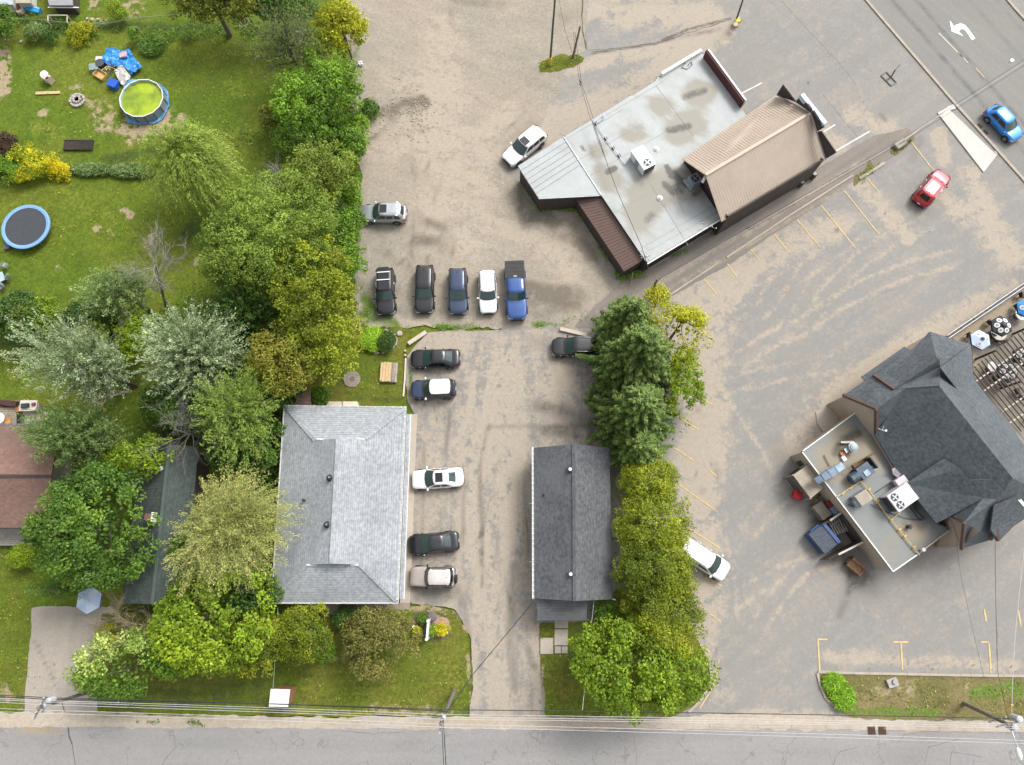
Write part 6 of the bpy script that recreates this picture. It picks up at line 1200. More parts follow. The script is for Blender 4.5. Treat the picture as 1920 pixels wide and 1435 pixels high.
for a, b in (((1601, 876), (1627, 858)), ((1603, 879), (1629, 861)), ((1599, 873), (1640, 849))):
    q = MB(); q.bar(P(*a, ZD+.12), P(*b, ZD+.12), .16, .06); q.build('plank', m_rustb, t)
t = thing('gas_pipe', 'yellow gas pipe on blocks running across the flat roof', 'pipe', P(1640, 935, ZD)); zpz = ZD+.18
q = MB(); q.path([P(1569, 932, zpz), P(1614, 902, zpz), P(1631, 922, zpz), P(1659, 961, zpz), P(1688, 997, zpz), P(1724, 1041, zpz)], .05, 7); q.path([P(1671, 975, zpz), P(1688, 961, zpz)], .035); q.build('pipe', m_gas, t)
for u, v in ((1581.6, 924), (1596, 914), (1629, 919), (1645, 941), (1671, 975), (1686, 994), (1696, 1006), (1713, 1027)):
    q = MB(); q.box(P(u, v, ZD+.06), (.42, .16, .12), ag+.2); q.build('pipe_block', m_gas, t)
for i, (pts, r) in enumerate((([(1632, 945), (1655, 958), (1700, 972), (1728, 976)], .03), ([(1640, 925), (1655, 915), (1672, 903)], .035), ([(1545, 853), (1552, 868), (1556, 874)], .035), ([(1706, 950), (1722, 972), (1730, 975)], .05), ([(1712, 948), (1722, 962), (1734, 974)], .05), ([(1608, 942), (1600, 950), (1590, 946)], .04))):
    q = MB(); q.path([P(u, v, ZD+.08) for u, v in pts], r); tag(q.build('roof_cable', m_dark), ['black cable from the cream ribbed box across the flat roof', 'dark conduit from the gas pipe towards the white hood', 'thin dark rod lying near the roof edge', 'first dark rail lying under the shed roof edge', 'second dark rail beside the first one under the shed roof', 'tangle of dark cable beside the cream ribbed box'][i], 'cable')
q = MB(); q.lathe(P(1726, 1031, ZD), [(.12, 0), (.12, .4), (.18, .42), (.16, .55)], 12); tag(q.build('vent_pipe', m_lav), 'pale vent pipe at the south east corner of the flat roof', 'vent')
q = MB(); q.lathe(P(1702, 988, ZD), [(.16, 0), (.16, .35), (.2, .4), (.12, .5)], 12); tag(q.build('vent_pipe', m_dark), 'small dark vent on the flat roof east of the gas pipe', 'vent')
q = MB(); q.path([P(1645, 802, 4.4), P(1651, 806, 4.6), P(1660, 808, 4.8)], .04); q.path([P(1654, 807, 4.7), P(1657, 799, 5.0)], .03); q.lathe(P(1660, 808, 4.75), [(.1, 0), (.1, .15)], 8); tag(q.build('floodlight', m_white), 'white floodlight on an arm at the gable corner', 'light')
for u, v, z, rz in ((1914, 943, 5.5, -1.0), (1536, 868, 2.2, .5)): q = MB(); q.bar(P(u-5, v-6, z+.1), P(u+5, v+6, z+.1), .12, .12); q.bar(P(u-1, v-6, z+.1), P(u+7, v+3, z+.1), .1, .1); tag(q.build('bracket', m_white), 'white metal bracket on the %s' % ('south slope of the dark shingled roof' if u > 1700 else 'wall beside the corrugated porch roof'), 'bracket')
# service yard west of the restaurant
t = thing('corrugated_canopy', 'tan corrugated porch roof on a timber frame beside the service door', 'canopy', P(1517, 905, 0)); cz = 2.2
c0, c1, c2, c3 = P(1487, 891, cz), P(1513, 873, cz+.2), P(1545, 914, cz+.2), P(1520, 935, cz)
mb = MB(); mb.roof([c0, c1, c2, c3], [(0, 1, 2, 3)], .06); rf = mb.build('roof_sheet', m_tanp, t)
for i in range(14): f = (i+.5)/14; q = MB(); q.bar(c0.lerp(c3, f)+Vector((0, 0, .03)), c1.lerp(c2, f)+Vector((0, 0, .03)), .06, .04); q.build('corrugation', m_tanp, rf)
for p in (c0, c1, c2, c3): q = MB(); q.bar(Vector((p.x, p.y, 0)), Vector((p.x, p.y, cz)), .12, .12); q.build('post', m_wood, t)
for a, b in ((c0, c3), (c0, c1)):
    for z in (.5, 1.0): q = MB(); q.bar(Vector((a.x, a.y, z)), Vector((b.x, b.y, z)), .06, .1); q.build('rail', m_dark, t)
q = MB(); q.bar(P(1516, 907, cz+.3), P(1540, 913, cz+.35), .1, .06); tag(q.build('board', m_wood), 'loose board lying on the corrugated porch roof', 'board')
q = MB(); q.box(P(1507, 867, 1.0), (.9, .7, .9), ag); tag(q.build('equipment_box', m_unit), 'dark blue box against the wall above the corrugated porch', 'box')
t = thing('crate', 'bright red plastic tote on the asphalt by the corrugated porch', 'tote', P(1491, 929, 0), .4); mb = MB(); mb.lathe((0, 0, 0), [(.44, 0), (.54, .55), (.58, .56), (.58, .62)], 4); mb.build('tote_body', mat('red_plastic', (.48, .012, .02), .5, var=.08), t, True); mb = MB(); mb.lathe((0, 0, .62), [(.56, 0), (.5, .08), (.12, .12)], 4); mb.build('lid', mat('red_plastic', (.48, .012, .02), .5), t, True)
def bin_(label, c, L, W_, H_, rz, m, slat, mr=None, lid_in=.12):
    t = thing('dumpster', label, 'dumpster', c, rz); b = MB(); b.roof([(-L/2, -W_/2, H_*.8), (L/2, -W_/2, H_*.8), (L/2, W_/2, H_), (-L/2, W_/2, H_)], [(0, 1, 2, 3)], .06); b.v = [(x, y, z) for x, y, z in b.v]; b.build('lid', slat, t, True)
    b = MB(); b.add([(-L/2, -W_/2, .15), (L/2, -W_/2, .15), (L/2, W_/2, .15), (-L/2, W_/2, .15), (-L/2, -W_/2, H_*.8-.08), (L/2, -W_/2, H_*.8-.08), (L/2, W_/2, H_-.08), (-L/2, W_/2, H_-.08)], [(3, 2, 1, 0), (0, 1, 5, 4), (1, 2, 6, 5), (2, 3, 7, 6), (3, 0, 4, 7)]); b.build('body', m, t, True)
    for i in range(9):
        x = -L/2+lid_in+(L-2*lid_in)*i/8; b = MB(); b.bar((x, -W_/2+.1, H_*.8+.03), (x, W_/2-.35, H_-.01), .06, .04); b.build('lid_rib', mr or m, t, True)
    for s in (-1, 1): b = MB(); b.bar((s*(L/2+.06), -W_*.3, H_*.6), (s*(L/2+.06), W_*.3, H_*.6), .12, .16); b.build('lift_pocket', m, t, True)
    b = MB(); b.bar((-L/2, W_/2-.16, H_+.02), (L/2, W_/2-.16, H_+.02), .3, .06); b.build('rear_edge', m, t, True)
    return t
m_bblue = mat('dumpster_blue', (.022, .07, .22), .5, var=.25, scale=3, dirt=(.07, .07, .07)); bb = math.atan2((P(1573, 1015, 1)-P(1546, 983, 1)).y, (P(1573, 1015, 1)-P(1546, 983, 1)).x)
bin_('big blue dumpster with ribbed lid in the fenced bin yard', P(1546, 1009, 1.3)-Vector((0, 0, 1.3)), 2.1, 1.75, 1.5, bb, m_bblue, mat('grimy_lid', (.10, .10, .08), .7, var=.3, scale=4))
bin_('smaller rusty brown bin on the asphalt below the bin yard', P(1607, 1062, .9)-Vector((0, 0, .9)), 1.45, .95, 1.0, bb+.2, m_rustb, mat('rusty_junk', (.22, .13, .06), .9, var=.5, scale=5, dirt=(.05, .04, .03), dirt_amt=.9))
t = thing('bin_enclosure', 'timber screen walls around the blue dumpster', 'fence', P(1580, 1000, 0))
m_cap = mat('pale_cap_board', (.5, .45, .38), .7); m_scr = mat('dark_screen_boards', (.075, .06, .045), .85, var=.25, scale=3)
def screen(a, b, h, cap=(0, 1), nb=10):
    A, B = P(*a, h), P(*b, h); w = thing_part(t, 'screen_wall'); 
    for i in range(nb):
        p = A.lerp(B, i/nb); q_ = A.lerp(B, (i+.93)/nb); k = MB(); k.bar(Vector((p.x, p.y, h/2)), Vector((q_.x, q_.y, h/2)), .06, h); k.build('board', m_scr, w)
    k = MB(); k.bar(A.lerp(B, cap[0])+Vector((0, 0, .05)), A.lerp(B, cap[1])+Vector((0, 0, .05)), .16, .07); k.build('cap_board', m_cap, t)
def thing_part(parent, name):
    o = bpy.data.objects.new(name, None); COL.objects.link(o); o.parent = parent; o.empty_display_size = .1; return o
screen((1543, 985), (1577, 962), 1.7, (.38, 1)); screen((1554, 1049), (1617, 1017), 1.8, (.28, 1)); screen((1577, 962), (1617, 1017), 1.8, (0, .02), 14)
t2 = thing('pallet', 'weathered slatted pallets piled behind the blue dumpster', 'pallet', P(1575, 990, 0))
for i in range(7): q = MB(); q.bar(P(1552+i*4.2, 975-i*2.2, .9), P(1568+i*4.2, 1004-i*1.5, .9), .12, .06); q.build('slat', mat('grey_pallet', (.24, .22, .19), .85), t2)
for i in range(2): q = MB(); q.bar(P(1556+i*12, 988+i*12, .8), P(1580+i*8, 972+i*18, .8), .1, .1); q.build('bearer', m_wood, t2)
q = MB(); q.prism([p[:2] for p in pxp([(1524, 950), (1540, 939), (1560, 965), (1544, 976)], .9)], .0, .9); tag(q.build('storage_box', mat('drab_panel', (.24, .21, .17), .8, var=.15)), 'drab flat topped storage box north of the bin yard', 'box')
q = MB(); q.box(P(1559, 944, 1.2), (.85, .7, .12), ag); tag(q.build('red_panel', mat('dark_red', (.16, .02, .015), .7)), 'dark red panel by the wall above the bin yard', 'panel')
q = MB(); q.box(P(1566, 956, .9), (1.0, .8, .9), ag); tag(q.build('equipment_box', m_duct), 'blue grey cabinet against the wall beside the dark red panel', 'box')
q = MB(); q.path([P(1538, 925, .3), P(1532, 935, 1.1), P(1526, 946, .5)], .09); q.path([P(1520, 949, .4), P(1532, 946, .4)], .06); tag(q.build('scrap_pipe', m_rustb), 'bent dark pipe pieces beside the corrugated porch', 'pipe')
# concrete slab under the north gable
flat('walkway', [(1529, 773), (1560, 757), (1600, 780), (1545, 812), (1532, 795)], .02, m_conc, .06)
# ---------------- patio
sheet('patio', [(1781, 634), (1925, 542), (2040, 470), (2060, 780), (1925, 830), (1880, 776), (1826, 712), (1822, 650)], .04, ground_mat('patio_floor', (.23, .21, .18), (.25, .225, .19), (.33, .27, .19), (.06, .055, .045), rz=-.6, streak=(.2, 2.5), streak_amt=.12, fine=.12, autosand=.1), .25, .03, strokes=[('s', [(1790, 640), (1930, 552), (2000, 505)], 15, 1.1), ('s', [(1815, 655), (1830, 690)], 14, .6)])
t = thing('patio_fence', 'low dark railing with white edges between patio and lot', 'fence', P(1850, 585, 0)); fa, fb = P(1777, 632, .9), P(1990, 487, .9); nP = 9
for i in range(nP):
    a = fa.lerp(fb, i/nP); b = fa.lerp(fb, (i+.97)/nP); q = MB(); q.bar(Vector((a.x, a.y, .5)), Vector((b.x, b.y, .5)), .24, .9); q.build('fence_panel', mat('charcoal_panel', (.05, .05, .052), .7), t)
dd = (fb-fa).normalized(); nn_ = Vector((-dd.y, dd.x, 0))*.15
for s in (-1, 1): q = MB(); q.bar(fa+nn_*s+Vector((0, 0, .06)), fb+nn_*s+Vector((0, 0, .06)), .05, .06); q.build('rail', m_white, t)
def umbrella(label, u, v, z, r, cols, spots=None, rot=.5, hub=None, base=None, name='patio_umbrella', tilt=None):
    c = P(u, v, z); t = thing(name, label, 'umbrella', (c.x, c.y, .05), rot, 'patio umbrellas'); n = 6
    for i in range(n):
        a, b = 2*math.pi*i/n, 2*math.pi*(i+1)/n; q = MB(); q.roof([(0, 0, z+.28), (r*math.cos(a), r*math.sin(a), z-.1), (r*math.cos(b), r*math.sin(b), z-.1)], [(0, 1, 2)], .02); q.build('canopy_panel', cols[i % len(cols)], t, True)
        q = MB(); q.roof([(r*math.cos(a), r*math.sin(a), z-.12), (r*math.cos(b), r*math.sin(b), z-.12), (r*1.0*math.cos(b), r*1.0*math.sin(b), z-.3), (r*math.cos(a), r*math.sin(a), z-.3)], [(0, 1, 2, 3)], .01); q.build('valance', hub or cols[0], t, True)
        if spots and i in spots:
            m_ = (a+b)/2; f = .62; cc = Vector((r*.87*f*math.cos(m_), r*.87*f*math.sin(m_), z+.28-.38*f+.03)); nrm = Vector((.4*math.cos(m_), .4*math.sin(m_), 1)).normalized()
            q = MB(); q.lathe(cc, [(r*.235, 0), (r*.235, .012)], 16, ax=nrm); e = q.build('round_emblem', mat('emblem_white', (.62, .62, .60), .7), t, True)
            q = MB(); q.lathe(cc+nrm*.014, [(r*.13, 0), (r*.13, .006), (r*.09, .007)], 12, ax=nrm); q.build('emblem_ring', mat('emblem_grey', (.25, .27, .28), .7), e, True)
    q = MB(); q.tube((0, 0, 0), (0, 0, z+.34), .03); q.build('pole', m_dark, t, True); q = MB(); q.lathe((0, 0, z+.27), [(r*.2, 0), (r*.16, .05), (.03, .1)], 8); q.build('top_cap', hub or m_dark, t, True)
m_ub = mat('umbrella_black', (.028, .028, .036), .8); m_uw = mat('umbrella_pale_blue', (.42, .52, .70), .7); m_uw2 = mat('umbrella_white_blue', (.52, .60, .72), .7); m_un = mat('umbrella_navy', (.03, .06, .14), .7); m_ubl = mat('umbrella_blue', (.012, .19, .55), .7)
umbrella('pale blue patio umbrella with navy edge beside the dark roof', 1839, 637, 2.4, .98, [m_uw, m_uw2], (1, 3, 5), hub=m_un); umbrella('black patio umbrella with six white emblems in the open patio', 1879, 611, 2.4, 1.05, [m_ub], range(6))
umbrella('bright blue patio umbrella cut by the right frame edge', 1926, 578, 2.4, 1.0, [m_ubl], (2,), hub=m_un); umbrella('black patio umbrella with emblems under the pergola, the larger visible one', 1890, 697, 2.1, 1.05, [m_ub], range(6)); umbrella('black patio umbrella with emblems under the pergola near the frame edge', 1920, 668, 2.1, 1.0, [m_ub], range(6))
def chair(label, u, v, rz, m, group='patio chairs'):
    c = P(u, v, .3); t = thing('patio_chair', label, 'chair', (c.x, c.y, .05), rz, group)
    q = MB(); q.box((0, 0, .42), (.5, .5, .05)); q.build('seat', m, t, True); q = MB(); q.box((-.25, 0, .68), (.05, .5, .5)); q.build('backrest', m, t, True)
    for x in (-.22, .22):
        for y in (-.22, .22): q = MB(); q.box((x, y, .2), (.04, .04, .4)); q.build('leg', m, t, True)
    for y in (-.26, .26): q = MB(); q.box((0, y, .62), (.46, .05, .04)); q.build('armrest', m, t, True)
def table(label, u, v, m, r=.5, h=.72, z=.05, sq=False):
    c = P(u, v, h); t = thing('patio_table', label, 'table', (c.x, c.y, z), .5); q = MB()
    if sq: q.box((0, 0, h), (r*2, r*2, .04))
    else: q.lathe((0, 0, h), [(r, 0), (r, .04)], 20)
    q.build('tabletop', m, t, True); q = MB(); q.tube((0, 0, .03), (0, 0, h), .04); q.lathe((0, 0, 0), [(r*.5, 0), (r*.45, .05)], 12); q.build('pedestal', m_dark, t, True)
m_chr = mat('dark_wicker', (.045, .035, .035), .8); m_cream = mat('cream_top', (.5, .47, .40), .6)
table('cream table beneath the black umbrella in the open patio', 1872, 625, m_cream, .75); table('white table under the pergola left of the black umbrella', 1861, 688, m_white, .5); table('cream table beneath the pale blue umbrella', 1843, 640, m_cream, .5); table('white table under the blue umbrella at the frame edge', 1915, 590, m_white, .6)
for i, (u, v, a, lb) in enumerate([(1853, 606, .5, 'dark patio chair left of the black umbrella'), (1815, 632, -.3, 'dark patio chair against the dark roof corner'), (1858, 627, 1.0, 'dark patio chair between the pale blue and black umbrellas'), (1866, 638, 1.6, 'dark patio chair below the black umbrella'), (1877, 640, 2.2, 'dark patio chair just below the cream table'), (1904, 577, .3, 'dark patio chair upper left of the blue umbrella'), (1908, 590, .8, 'dark patio chair lower left of the blue umbrella'), (1913, 556, 0, 'dark patio chair near the railing at the frame edge'),
    (1850, 700, .4, 'dark patio chair under the pergola left end'), (1862, 712, 1.0, 'dark patio chair under the pergola below the white table'), (1898, 676, 2.0, 'dark patio chair between the two pergola umbrellas'), (1912, 745, 1.0, 'dark patio chair under the south part of the pergola'), (1905, 735, .2, 'dark patio chair beside the south pergola post'), (1876, 722, .7, 'dark patio chair by the pergola post')]): chair(lb, u, v, a, m_chr)
t = thing('pergola', 'open slatted timber pergola over the patio with pale beams', 'pergola', P(1880, 730, 0)); m_pal = mat('pale_beam', (.55, .50, .44), .7); m_sl = mat('pergola_slat', (.12, .095, .075), .8)
for a, b in (((1830, 715), (2030, 575)), ((1845, 733), (2040, 594)), ((1879, 772), (2060, 650)), ((1893, 793), (2060, 685))): q = MB(); q.bar(P(*a, 3.0), P(*b, 3.0), .12, .14); q.build('beam', m_pal, t)
for i in range(26):
    a = P(1820+6.8*i, 692-5.1*i, 3.12); b = P(1820+6.8*i+95, 692-5.1*i+117, 3.12); q = MB(); q.bar(a, b, .05, .14); q.build('slat', m_sl, t)
for u, v in ((1829, 674), (1873, 730), (1899, 627), (1920, 790)): c = P(u, v, 0); q = MB(); q.bar((c.x, c.y, 0), (c.x, c.y, 2.95), .16, .16); q.build('post', m_black, t)
# ================================================================ WEST GARDENS AND HOUSES
m_shE = shingle_mat('rust_brown_shingle', (.215, .128, .10), .06, .78, .18, (.13, .09, .08)); m_shF = shingle_mat('mossy_green_roof', (.06, .078, .07), .05, .62, .30, (.10, .10, .09))
tE = thing('brown_house', 'house with rusty brown shingled roof at the left frame edge', 'house', P(20, 900, 0)); e_ = [P(-160, 797, 3), P(112, 797, 3), P(96, 990, 3), P(-170, 990, 3)]; r_ = [P(-165, 892, 4.9), P(96, 893, 4.9)]
mb = MB(); mb.roof(e_+r_, [(0, 4, 5, 1), (4, 3, 2, 5)], .16); rfE = mb.build('roof', m_shE, tE); walls('wall', inset(e_, .4), 0, 2.9, m_sideB, tE); q = MB(); q.bar(r_[0]+Vector((0, 0, .03)), r_[1]+Vector((0, 0, .03)), .25, .04); q.build('ridge_cap', mat('dark_ridge', (.05, .04, .035), .8), rfE)
gutter(tE, P(-160, 796, 3), P(112, 796, 3), 18, m_galv); window(tE, inset(e_, .4)[0], inset(e_, .4)[1], 1, 2, .7, .8, (0, 1)); window(tE, inset(e_, .4)[3], inset(e_, .4)[2], 1, 2, .7, .8, (0, -1))
t = thing('porch_deck', 'weathered grey plank porch below the rusty brown roof', 'deck', P(20, 1008, 0))
for i in range(8): q = MB(); q.bar(P(-80, 993+i*4.1, .5), P(58, 993+i*4.1, .5), .18, .05); q.build('deck_board', mat('grey_boards', (.33, .30, .27), .85, var=.18, scale=3), t)
q = MB(); q.bar(P(-80, 1022, .45), P(58, 1022, .45), .05, .35); q.build('fascia_board', mat('pale_boards', (.4, .36, .33), .85), t)
q = MB(); q.box(P(43, 996, .56), (.55, .6, .02)); tag(q.build('door_mat', m_black), 'black doormat on the grey plank porch', 'mat')
flat('walkway', [(44, 772), (90, 772), (92, 797), (44, 797)], .0, m_conc, .12)
t = thing('back_deck', 'tan slatted back deck north of the rusty brown roof', 'deck', P(22, 780, 0))
for i in range(9): q = MB(); q.bar(P(-30, 766+i*3.6, .3), P(31, 766+i*3.6, .3), .15, .05); q.build('deck_board', m_wood, t)
q = MB(); q.box(P(38, 787, .14), (.75, .85, .02)); tag(q.build('door_mat', m_black), 'black mat on the concrete back step', 'mat'); table('round white garden table on the back deck', 2, 786, m_white, .55, .7, .3); chair('orange garden chair beside the round white table', 17, 791, 0, mat('orange_wood', (.5, .26, .10), .7), 'garden chairs')
t = thing('planter_bench', 'cluttered white topped workbench behind the rusty brown roof', 'bench', P(56, 762, 0)); q = MB(); q.box(P(53, 761, .7), (1.6, 1.05, .06)); q.build('benchtop', mat('pale_top', (.55, .50, .46), .7), t)
for dx in (-14, 14):
    for dy in (-7, 7): c = P(53+dx, 761+dy, 0); q = MB(); q.box((c.x, c.y, .35), (.08, .08, .66)); q.build('leg', m_wood, t)
for u, v, s, col, nm, lb in ((47, 761, (.65, .4, .3), (.03, .035, .04), 'tool_box', 'black toolbox on the white topped workbench'), (63, 758, (.3, .25, .2), (.2, .05, .05), 'small_box', 'small red box on the white topped workbench'), (71, 765, (.5, .8, .5), (.22, .19, .19), 'rubble_sack', 'grey mottled sack at the right end of the workbench')): q = MB(); q.box(P(u, v, .73+s[2]/2 if u < 70 else .4), s, .1); tag(q.build(nm, mat(nm+'_m', col, .7)), lb, 'box')
q = MB(); q.lathe(P(38, 768, .13), [(.2, 0), (.28, .3), (.3, .32)], 12); tag(q.build('flower_pot', mat('terracotta', (.42, .15, .07), .8)), 'terracotta flower pot beside the workbench', 'flower pot')
q = MB(); q.box(P(20, 757, .6), (1.3, .5, .35), -.1); q.lathe(P(8, 757, .3), [(.3, 0), (.35, .3), (.2, .5)], 9); tag(q.build('barbecue', mat('dark_red_black', (.06, .02, .025), .6, var=.4, scale=6)), 'dark covered barbecue on the north side of the back deck', 'barbecue')
tF = thing('green_roof_house', 'long building under a dark mossy green metal roof among the trees', 'building', P(300, 990, 0)); e_ = [P(264, 838, 3), P(372, 838, 3), P(345, 1131, 3), P(230, 1131, 3)]; r_ = [P(318, 834, 4.4), P(286, 1133, 4.4)]
mb = MB(); mb.roof(e_+r_, [(0, 4, 5, 3), (4, 1, 2, 5)], .14); rfF = mb.build('roof', m_shF, tF); walls('wall', inset(e_, .4), 0, 2.9, m_wallC, tF)
for i in range(38):
    f = (i+.5)/38
    for s_ in (0, 1):
        pass
q = MB()
for i in range(44):
    f = (i+.5)/44; a = e_[0].lerp(e_[3], f); b = r_[0].lerp(r_[1], f); c = e_[1].lerp(e_[2], f); q.bar(a+Vector((0, 0, .01)), b+Vector((0, 0, .01)), .03, .03); q.bar(b+Vector((0, 0, .01)), c+Vector((0, 0, .01)), .03, .03)
o = q.build('roof_rib', m_shF, rfF); o['kind'] = 'stuff'
q = MB(); q.bar(r_[0]+Vector((0, 0, .04)), r_[1]+Vector((0, 0, .04)), .3, .05); q.build('ridge_cap', mat('moss_ridge', (.062, .088, .075), .7), rfF); c = P(301, 879, 4.3); q = MB(); q.lathe((c.x, c.y, 4.0), [(.15, 0), (.15, .3), (.24, .32), (.2, .45)], 14); q.build('vent_cap', m_white, rfF)
q = MB(); q.box(P(283, 970, 4.6), (.6, .55, 1.0)); q.build('chimney', mat('brown_brick', (.16, .08, .06), .85), rfF); q = MB(); q.box(P(288.5, 970, 4.9), (.14, .8, .7)); q.build('chimney_flashing', m_white, rfF)
for a, b in (((304, 968), (306, 975)), ((286, 1002), (287, 1022))): q = MB(); q.bar(P(*a, 4.3), P(*b, 4.3), .08, .03); q.build('moss_streak', mat('bright_moss', (.12, .22, .08), .9), rfF)
umbrella('pale blue garden umbrella half hidden by thin branches', 166, 1126, 2.2, 1.15, [m_uw2, m_uw], None, hub=m_uw); 
# pool
c = P(265, 184, 1.1); tP = thing('swimming_pool', 'round above ground pool full of bright green water', 'swimming pool', (c.x, c.y, 0)); R_ = 2.28; n = 14
flat_pts = []
for i in range(n):
    a, b = 2*math.pi*i/n, 2*math.pi*(i+1)/n; A_, B_ = (R_*math.cos(a), R_*math.sin(a)), (R_*math.cos(b), R_*math.sin(b)); q = MB(); q.bar((A_[0], A_[1], .55), (B_[0], B_[1], .55), .05, 1.1); q.build('wall_panel', mat('pool_grey_wall', (.20, .25, .29), .5, var=.06), tP, True)
    q = MB(); q.bar((A_[0], A_[1], 1.12), (B_[0], B_[1], 1.12), .08, .06); q.build('rim', m_white, tP, True); q = MB(); q.tube((A_[0]*1.03, A_[1]*1.03, 0), (A_[0]*1.03, A_[1]*1.03, 1.1), .03); q.build('upright', m_dark, tP, True)
k = N('green_water'); p_ = k.obj(); nz = k.noise(p_, .6, 4); k.l(k.mix(k.step(nz, .3, .7), (.14, .22, .012), (.34, .44, .015)), k.b.inputs['Base Color']); k.b.inputs['Roughness'].default_value = .12; k.b.inputs['Coat Weight'].default_value = .3; wn_ = k.noise(p_, 3, 2); k.bump(wn_, .15, .02)
q = MB(); q.lathe((0, 0, .78), [(R_-.05, 0), (R_-.05, .04)], n); q.build('water', k.m, tP, True); q = MB()
for i in range(n): a, b = 2*math.pi*i/n, 2*math.pi*(i+1)/n; q.poly([((R_-.04)*math.cos(a), (R_-.04)*math.sin(a), .5), ((R_-.04)*math.cos(b), (R_-.04)*math.sin(b), .5), ((R_-.04)*math.cos(b), (R_-.04)*math.sin(b), 1.1), ((R_-.04)*math.cos(a), (R_-.04)*math.sin(a), 1.1)])
q.build('liner', mat('pale_liner', (.40, .50, .55), .5), tP, True)
def crumple(name, poly, z, m, label, cat, amp=.15, seed=1, cell=.14):
    o = sheet(name, poly, 0, m, cell, .06, kind=None); me = o.data; n = len(me.vertices); co = np.empty(n*3); me.vertices.foreach_get('co', co); co = co.reshape(-1, 3)
    a = np.abs(vnoise(co[:, 0]+500, co[:, 1]+500, 1.6, seed)-.5)*2; b = np.abs(vnoise(co[:, 0]+500, co[:, 1]+500, 3.9, seed+3)-.5)*2; co[:, 2] = z+amp*((1-a)*.8+(1-b)*.45)
    c = co.mean(0); co[:, 0] -= c[0]; co[:, 1] -= c[1]; me.vertices.foreach_set('co', co.ravel()); me.update(); o.location = (c[0], c[1], 0); tag(o, label, cat); return o
m_tarp = mat('blue_tarp', (.02, .22, .55), .35, var=.3, scale=2.2, dirt=(.22, .45, .70), dirt_amt=.5)
crumple('tarp', [(202, 97), (221, 96), (233, 98), (246, 96), (254, 112), (264, 122), (271, 131), (248, 144), (238, 131), (219, 128), (202, 124), (196, 116)], 0, m_tarp, 'crumpled bright blue tarp on the lawn above the pool', 'tarp', .45, 3)
crumple('ground_sheet', [(232, 150), (262, 150), (300, 158), (316, 172), (318, 200), (308, 222), (290, 233), (262, 235), (243, 232), (233, 210)], 0, mat('pale_blue_sheet', (.10, .27, .45), .5, var=.3, scale=3), 'pale blue ground sheet spread under the pool', 'ground sheet', .12, 5)
crumple('plastic_sheet', [(216, 133), (232, 126), (248, 146), (238, 158), (231, 163), (222, 148)], .1, mat('clear_plastic', (.42, .40, .36), .4, var=.2, scale=3), 'dirty translucent plastic sheet between tarp and pool', 'plastic sheet', .25, 7)
q = MB(); q.box(P(231, 103, .55), (.8, .6, .12), .2); tag(q.build('food_bag', mat('white_red_print', (.45, .3, .34), .6, var=.6, scale=5)), 'small white and red bag lying on the blue tarp', 'bag')
def junk(name, u, v, size, col, label, cat, rz=0.0, z=0.0, kind_='box', n=12):
    t = thing(name, label, cat, P(u, v, size[2]*.6)-Vector((0, 0, size[2]*.6-z)), rz); m_ = mat(name+'_mat', col, .65, var=.2, scale=4); L, W_, H_ = size
    if kind_ == 'tub': q = MB(); q.lathe((0, 0, 0), [(L*.38, 0), (L*.5, H_), (L*.54, H_), (L*.54, H_+.03), (L*.44, H_+.03)], n); q.build('tub_wall', m_, t, True); q = MB(); q.lathe((0, 0, H_*.5), [(L*.43, 0), (L*.43, .03)], n); q.build('contents', m_dark, t, True)
    elif kind_ == 'open':
        for s in (-1, 1): q = MB(); q.box((0, s*W_/2, H_/2), (L, .05, H_)); q.build('side_panel', m_, t, True); q = MB(); q.box((s*L/2, 0, H_/2), (.05, W_-.06, H_)); q.build('end_panel', m_, t, True)
        q = MB(); q.box((0, 0, .04), (L-.08, W_-.08, .05)); q.build('bottom', m_, t, True)
    else: q = MB(); q.box((0, 0, H_/2), size); q.build('body', m_, t, True); q = MB(); q.box((0, 0, H_+.03), (L*1.04, W_*1.04, .05)); q.build('lid', m_, t, True)
    return t
junk('plastic_drum', 189, 120, (.9, .9, .5), (.05, .055, .07), 'dark grey round tub in the junk pile by the tarp', 'tub', kind_='tub'); junk('storage_bin', 177, 127, (.9, .8, .4), (.20, .27, .24), 'grey green bin at the left side of the junk pile', 'bin', .2); junk('wheelbarrow_tray', 188, 140, (1.3, .85, .35), (.50, .33, .13), 'tan wooden tray tipped at the lower left of the junk pile', 'tray', -.6, kind_='open')
junk('recycling_bin', 213, 158, (1.0, .9, .5), (.01, .08, .45), 'deep blue plastic bin between the junk pile and the pool', 'bin', -.4); junk('cooler', 188, 112, (.75, .45, .4), (.55, .54, .50), 'white cooler at the top of the junk pile', 'cooler', .0)
t = thing('broken_chairs', 'heap of broken wooden slats in the junk pile', 'junk pile', P(204, 132, 0)); rj = random.Random(4)
for i in range(16): a = P(197+rj.uniform(0, 16), 122+rj.uniform(0, 22), rj.uniform(.15, .6)); b = a+Vector((rj.uniform(-.7, .7), rj.uniform(-.6, .6), rj.uniform(-.1, .2))); q = MB(); q.bar(a, b, .07, .04); q.build('slat', (m_wood2, m_dark, m_rustb, m_cream)[i % 4], t)
t = thing('compost_bin', 'small cream box with a white round lid on the lawn', 'bin', P(93, 152, 0), -.5); q = MB(); q.box((.15, 0, .4), (.8, .7, .8)); q.build('body', mat('cream_box', (.45, .38, .30), .7), t, True); q = MB(); q.lathe((-.25, .15, .7), [(.42, 0), (.42, .12), (.2, .2)], 16); q.build('lid', m_white, t, True); q = MB(); q.box((.4, -.1, .82), (.25, .35, .04)); q.build('opening', m_black, t, True)
q = MB(); q.bar(P(67, 175, .06), P(113, 173.5, .06), .34, .06); tag(q.build('plank', m_wood2), 'long pale plank lying on the lawn by the fire pit', 'plank')
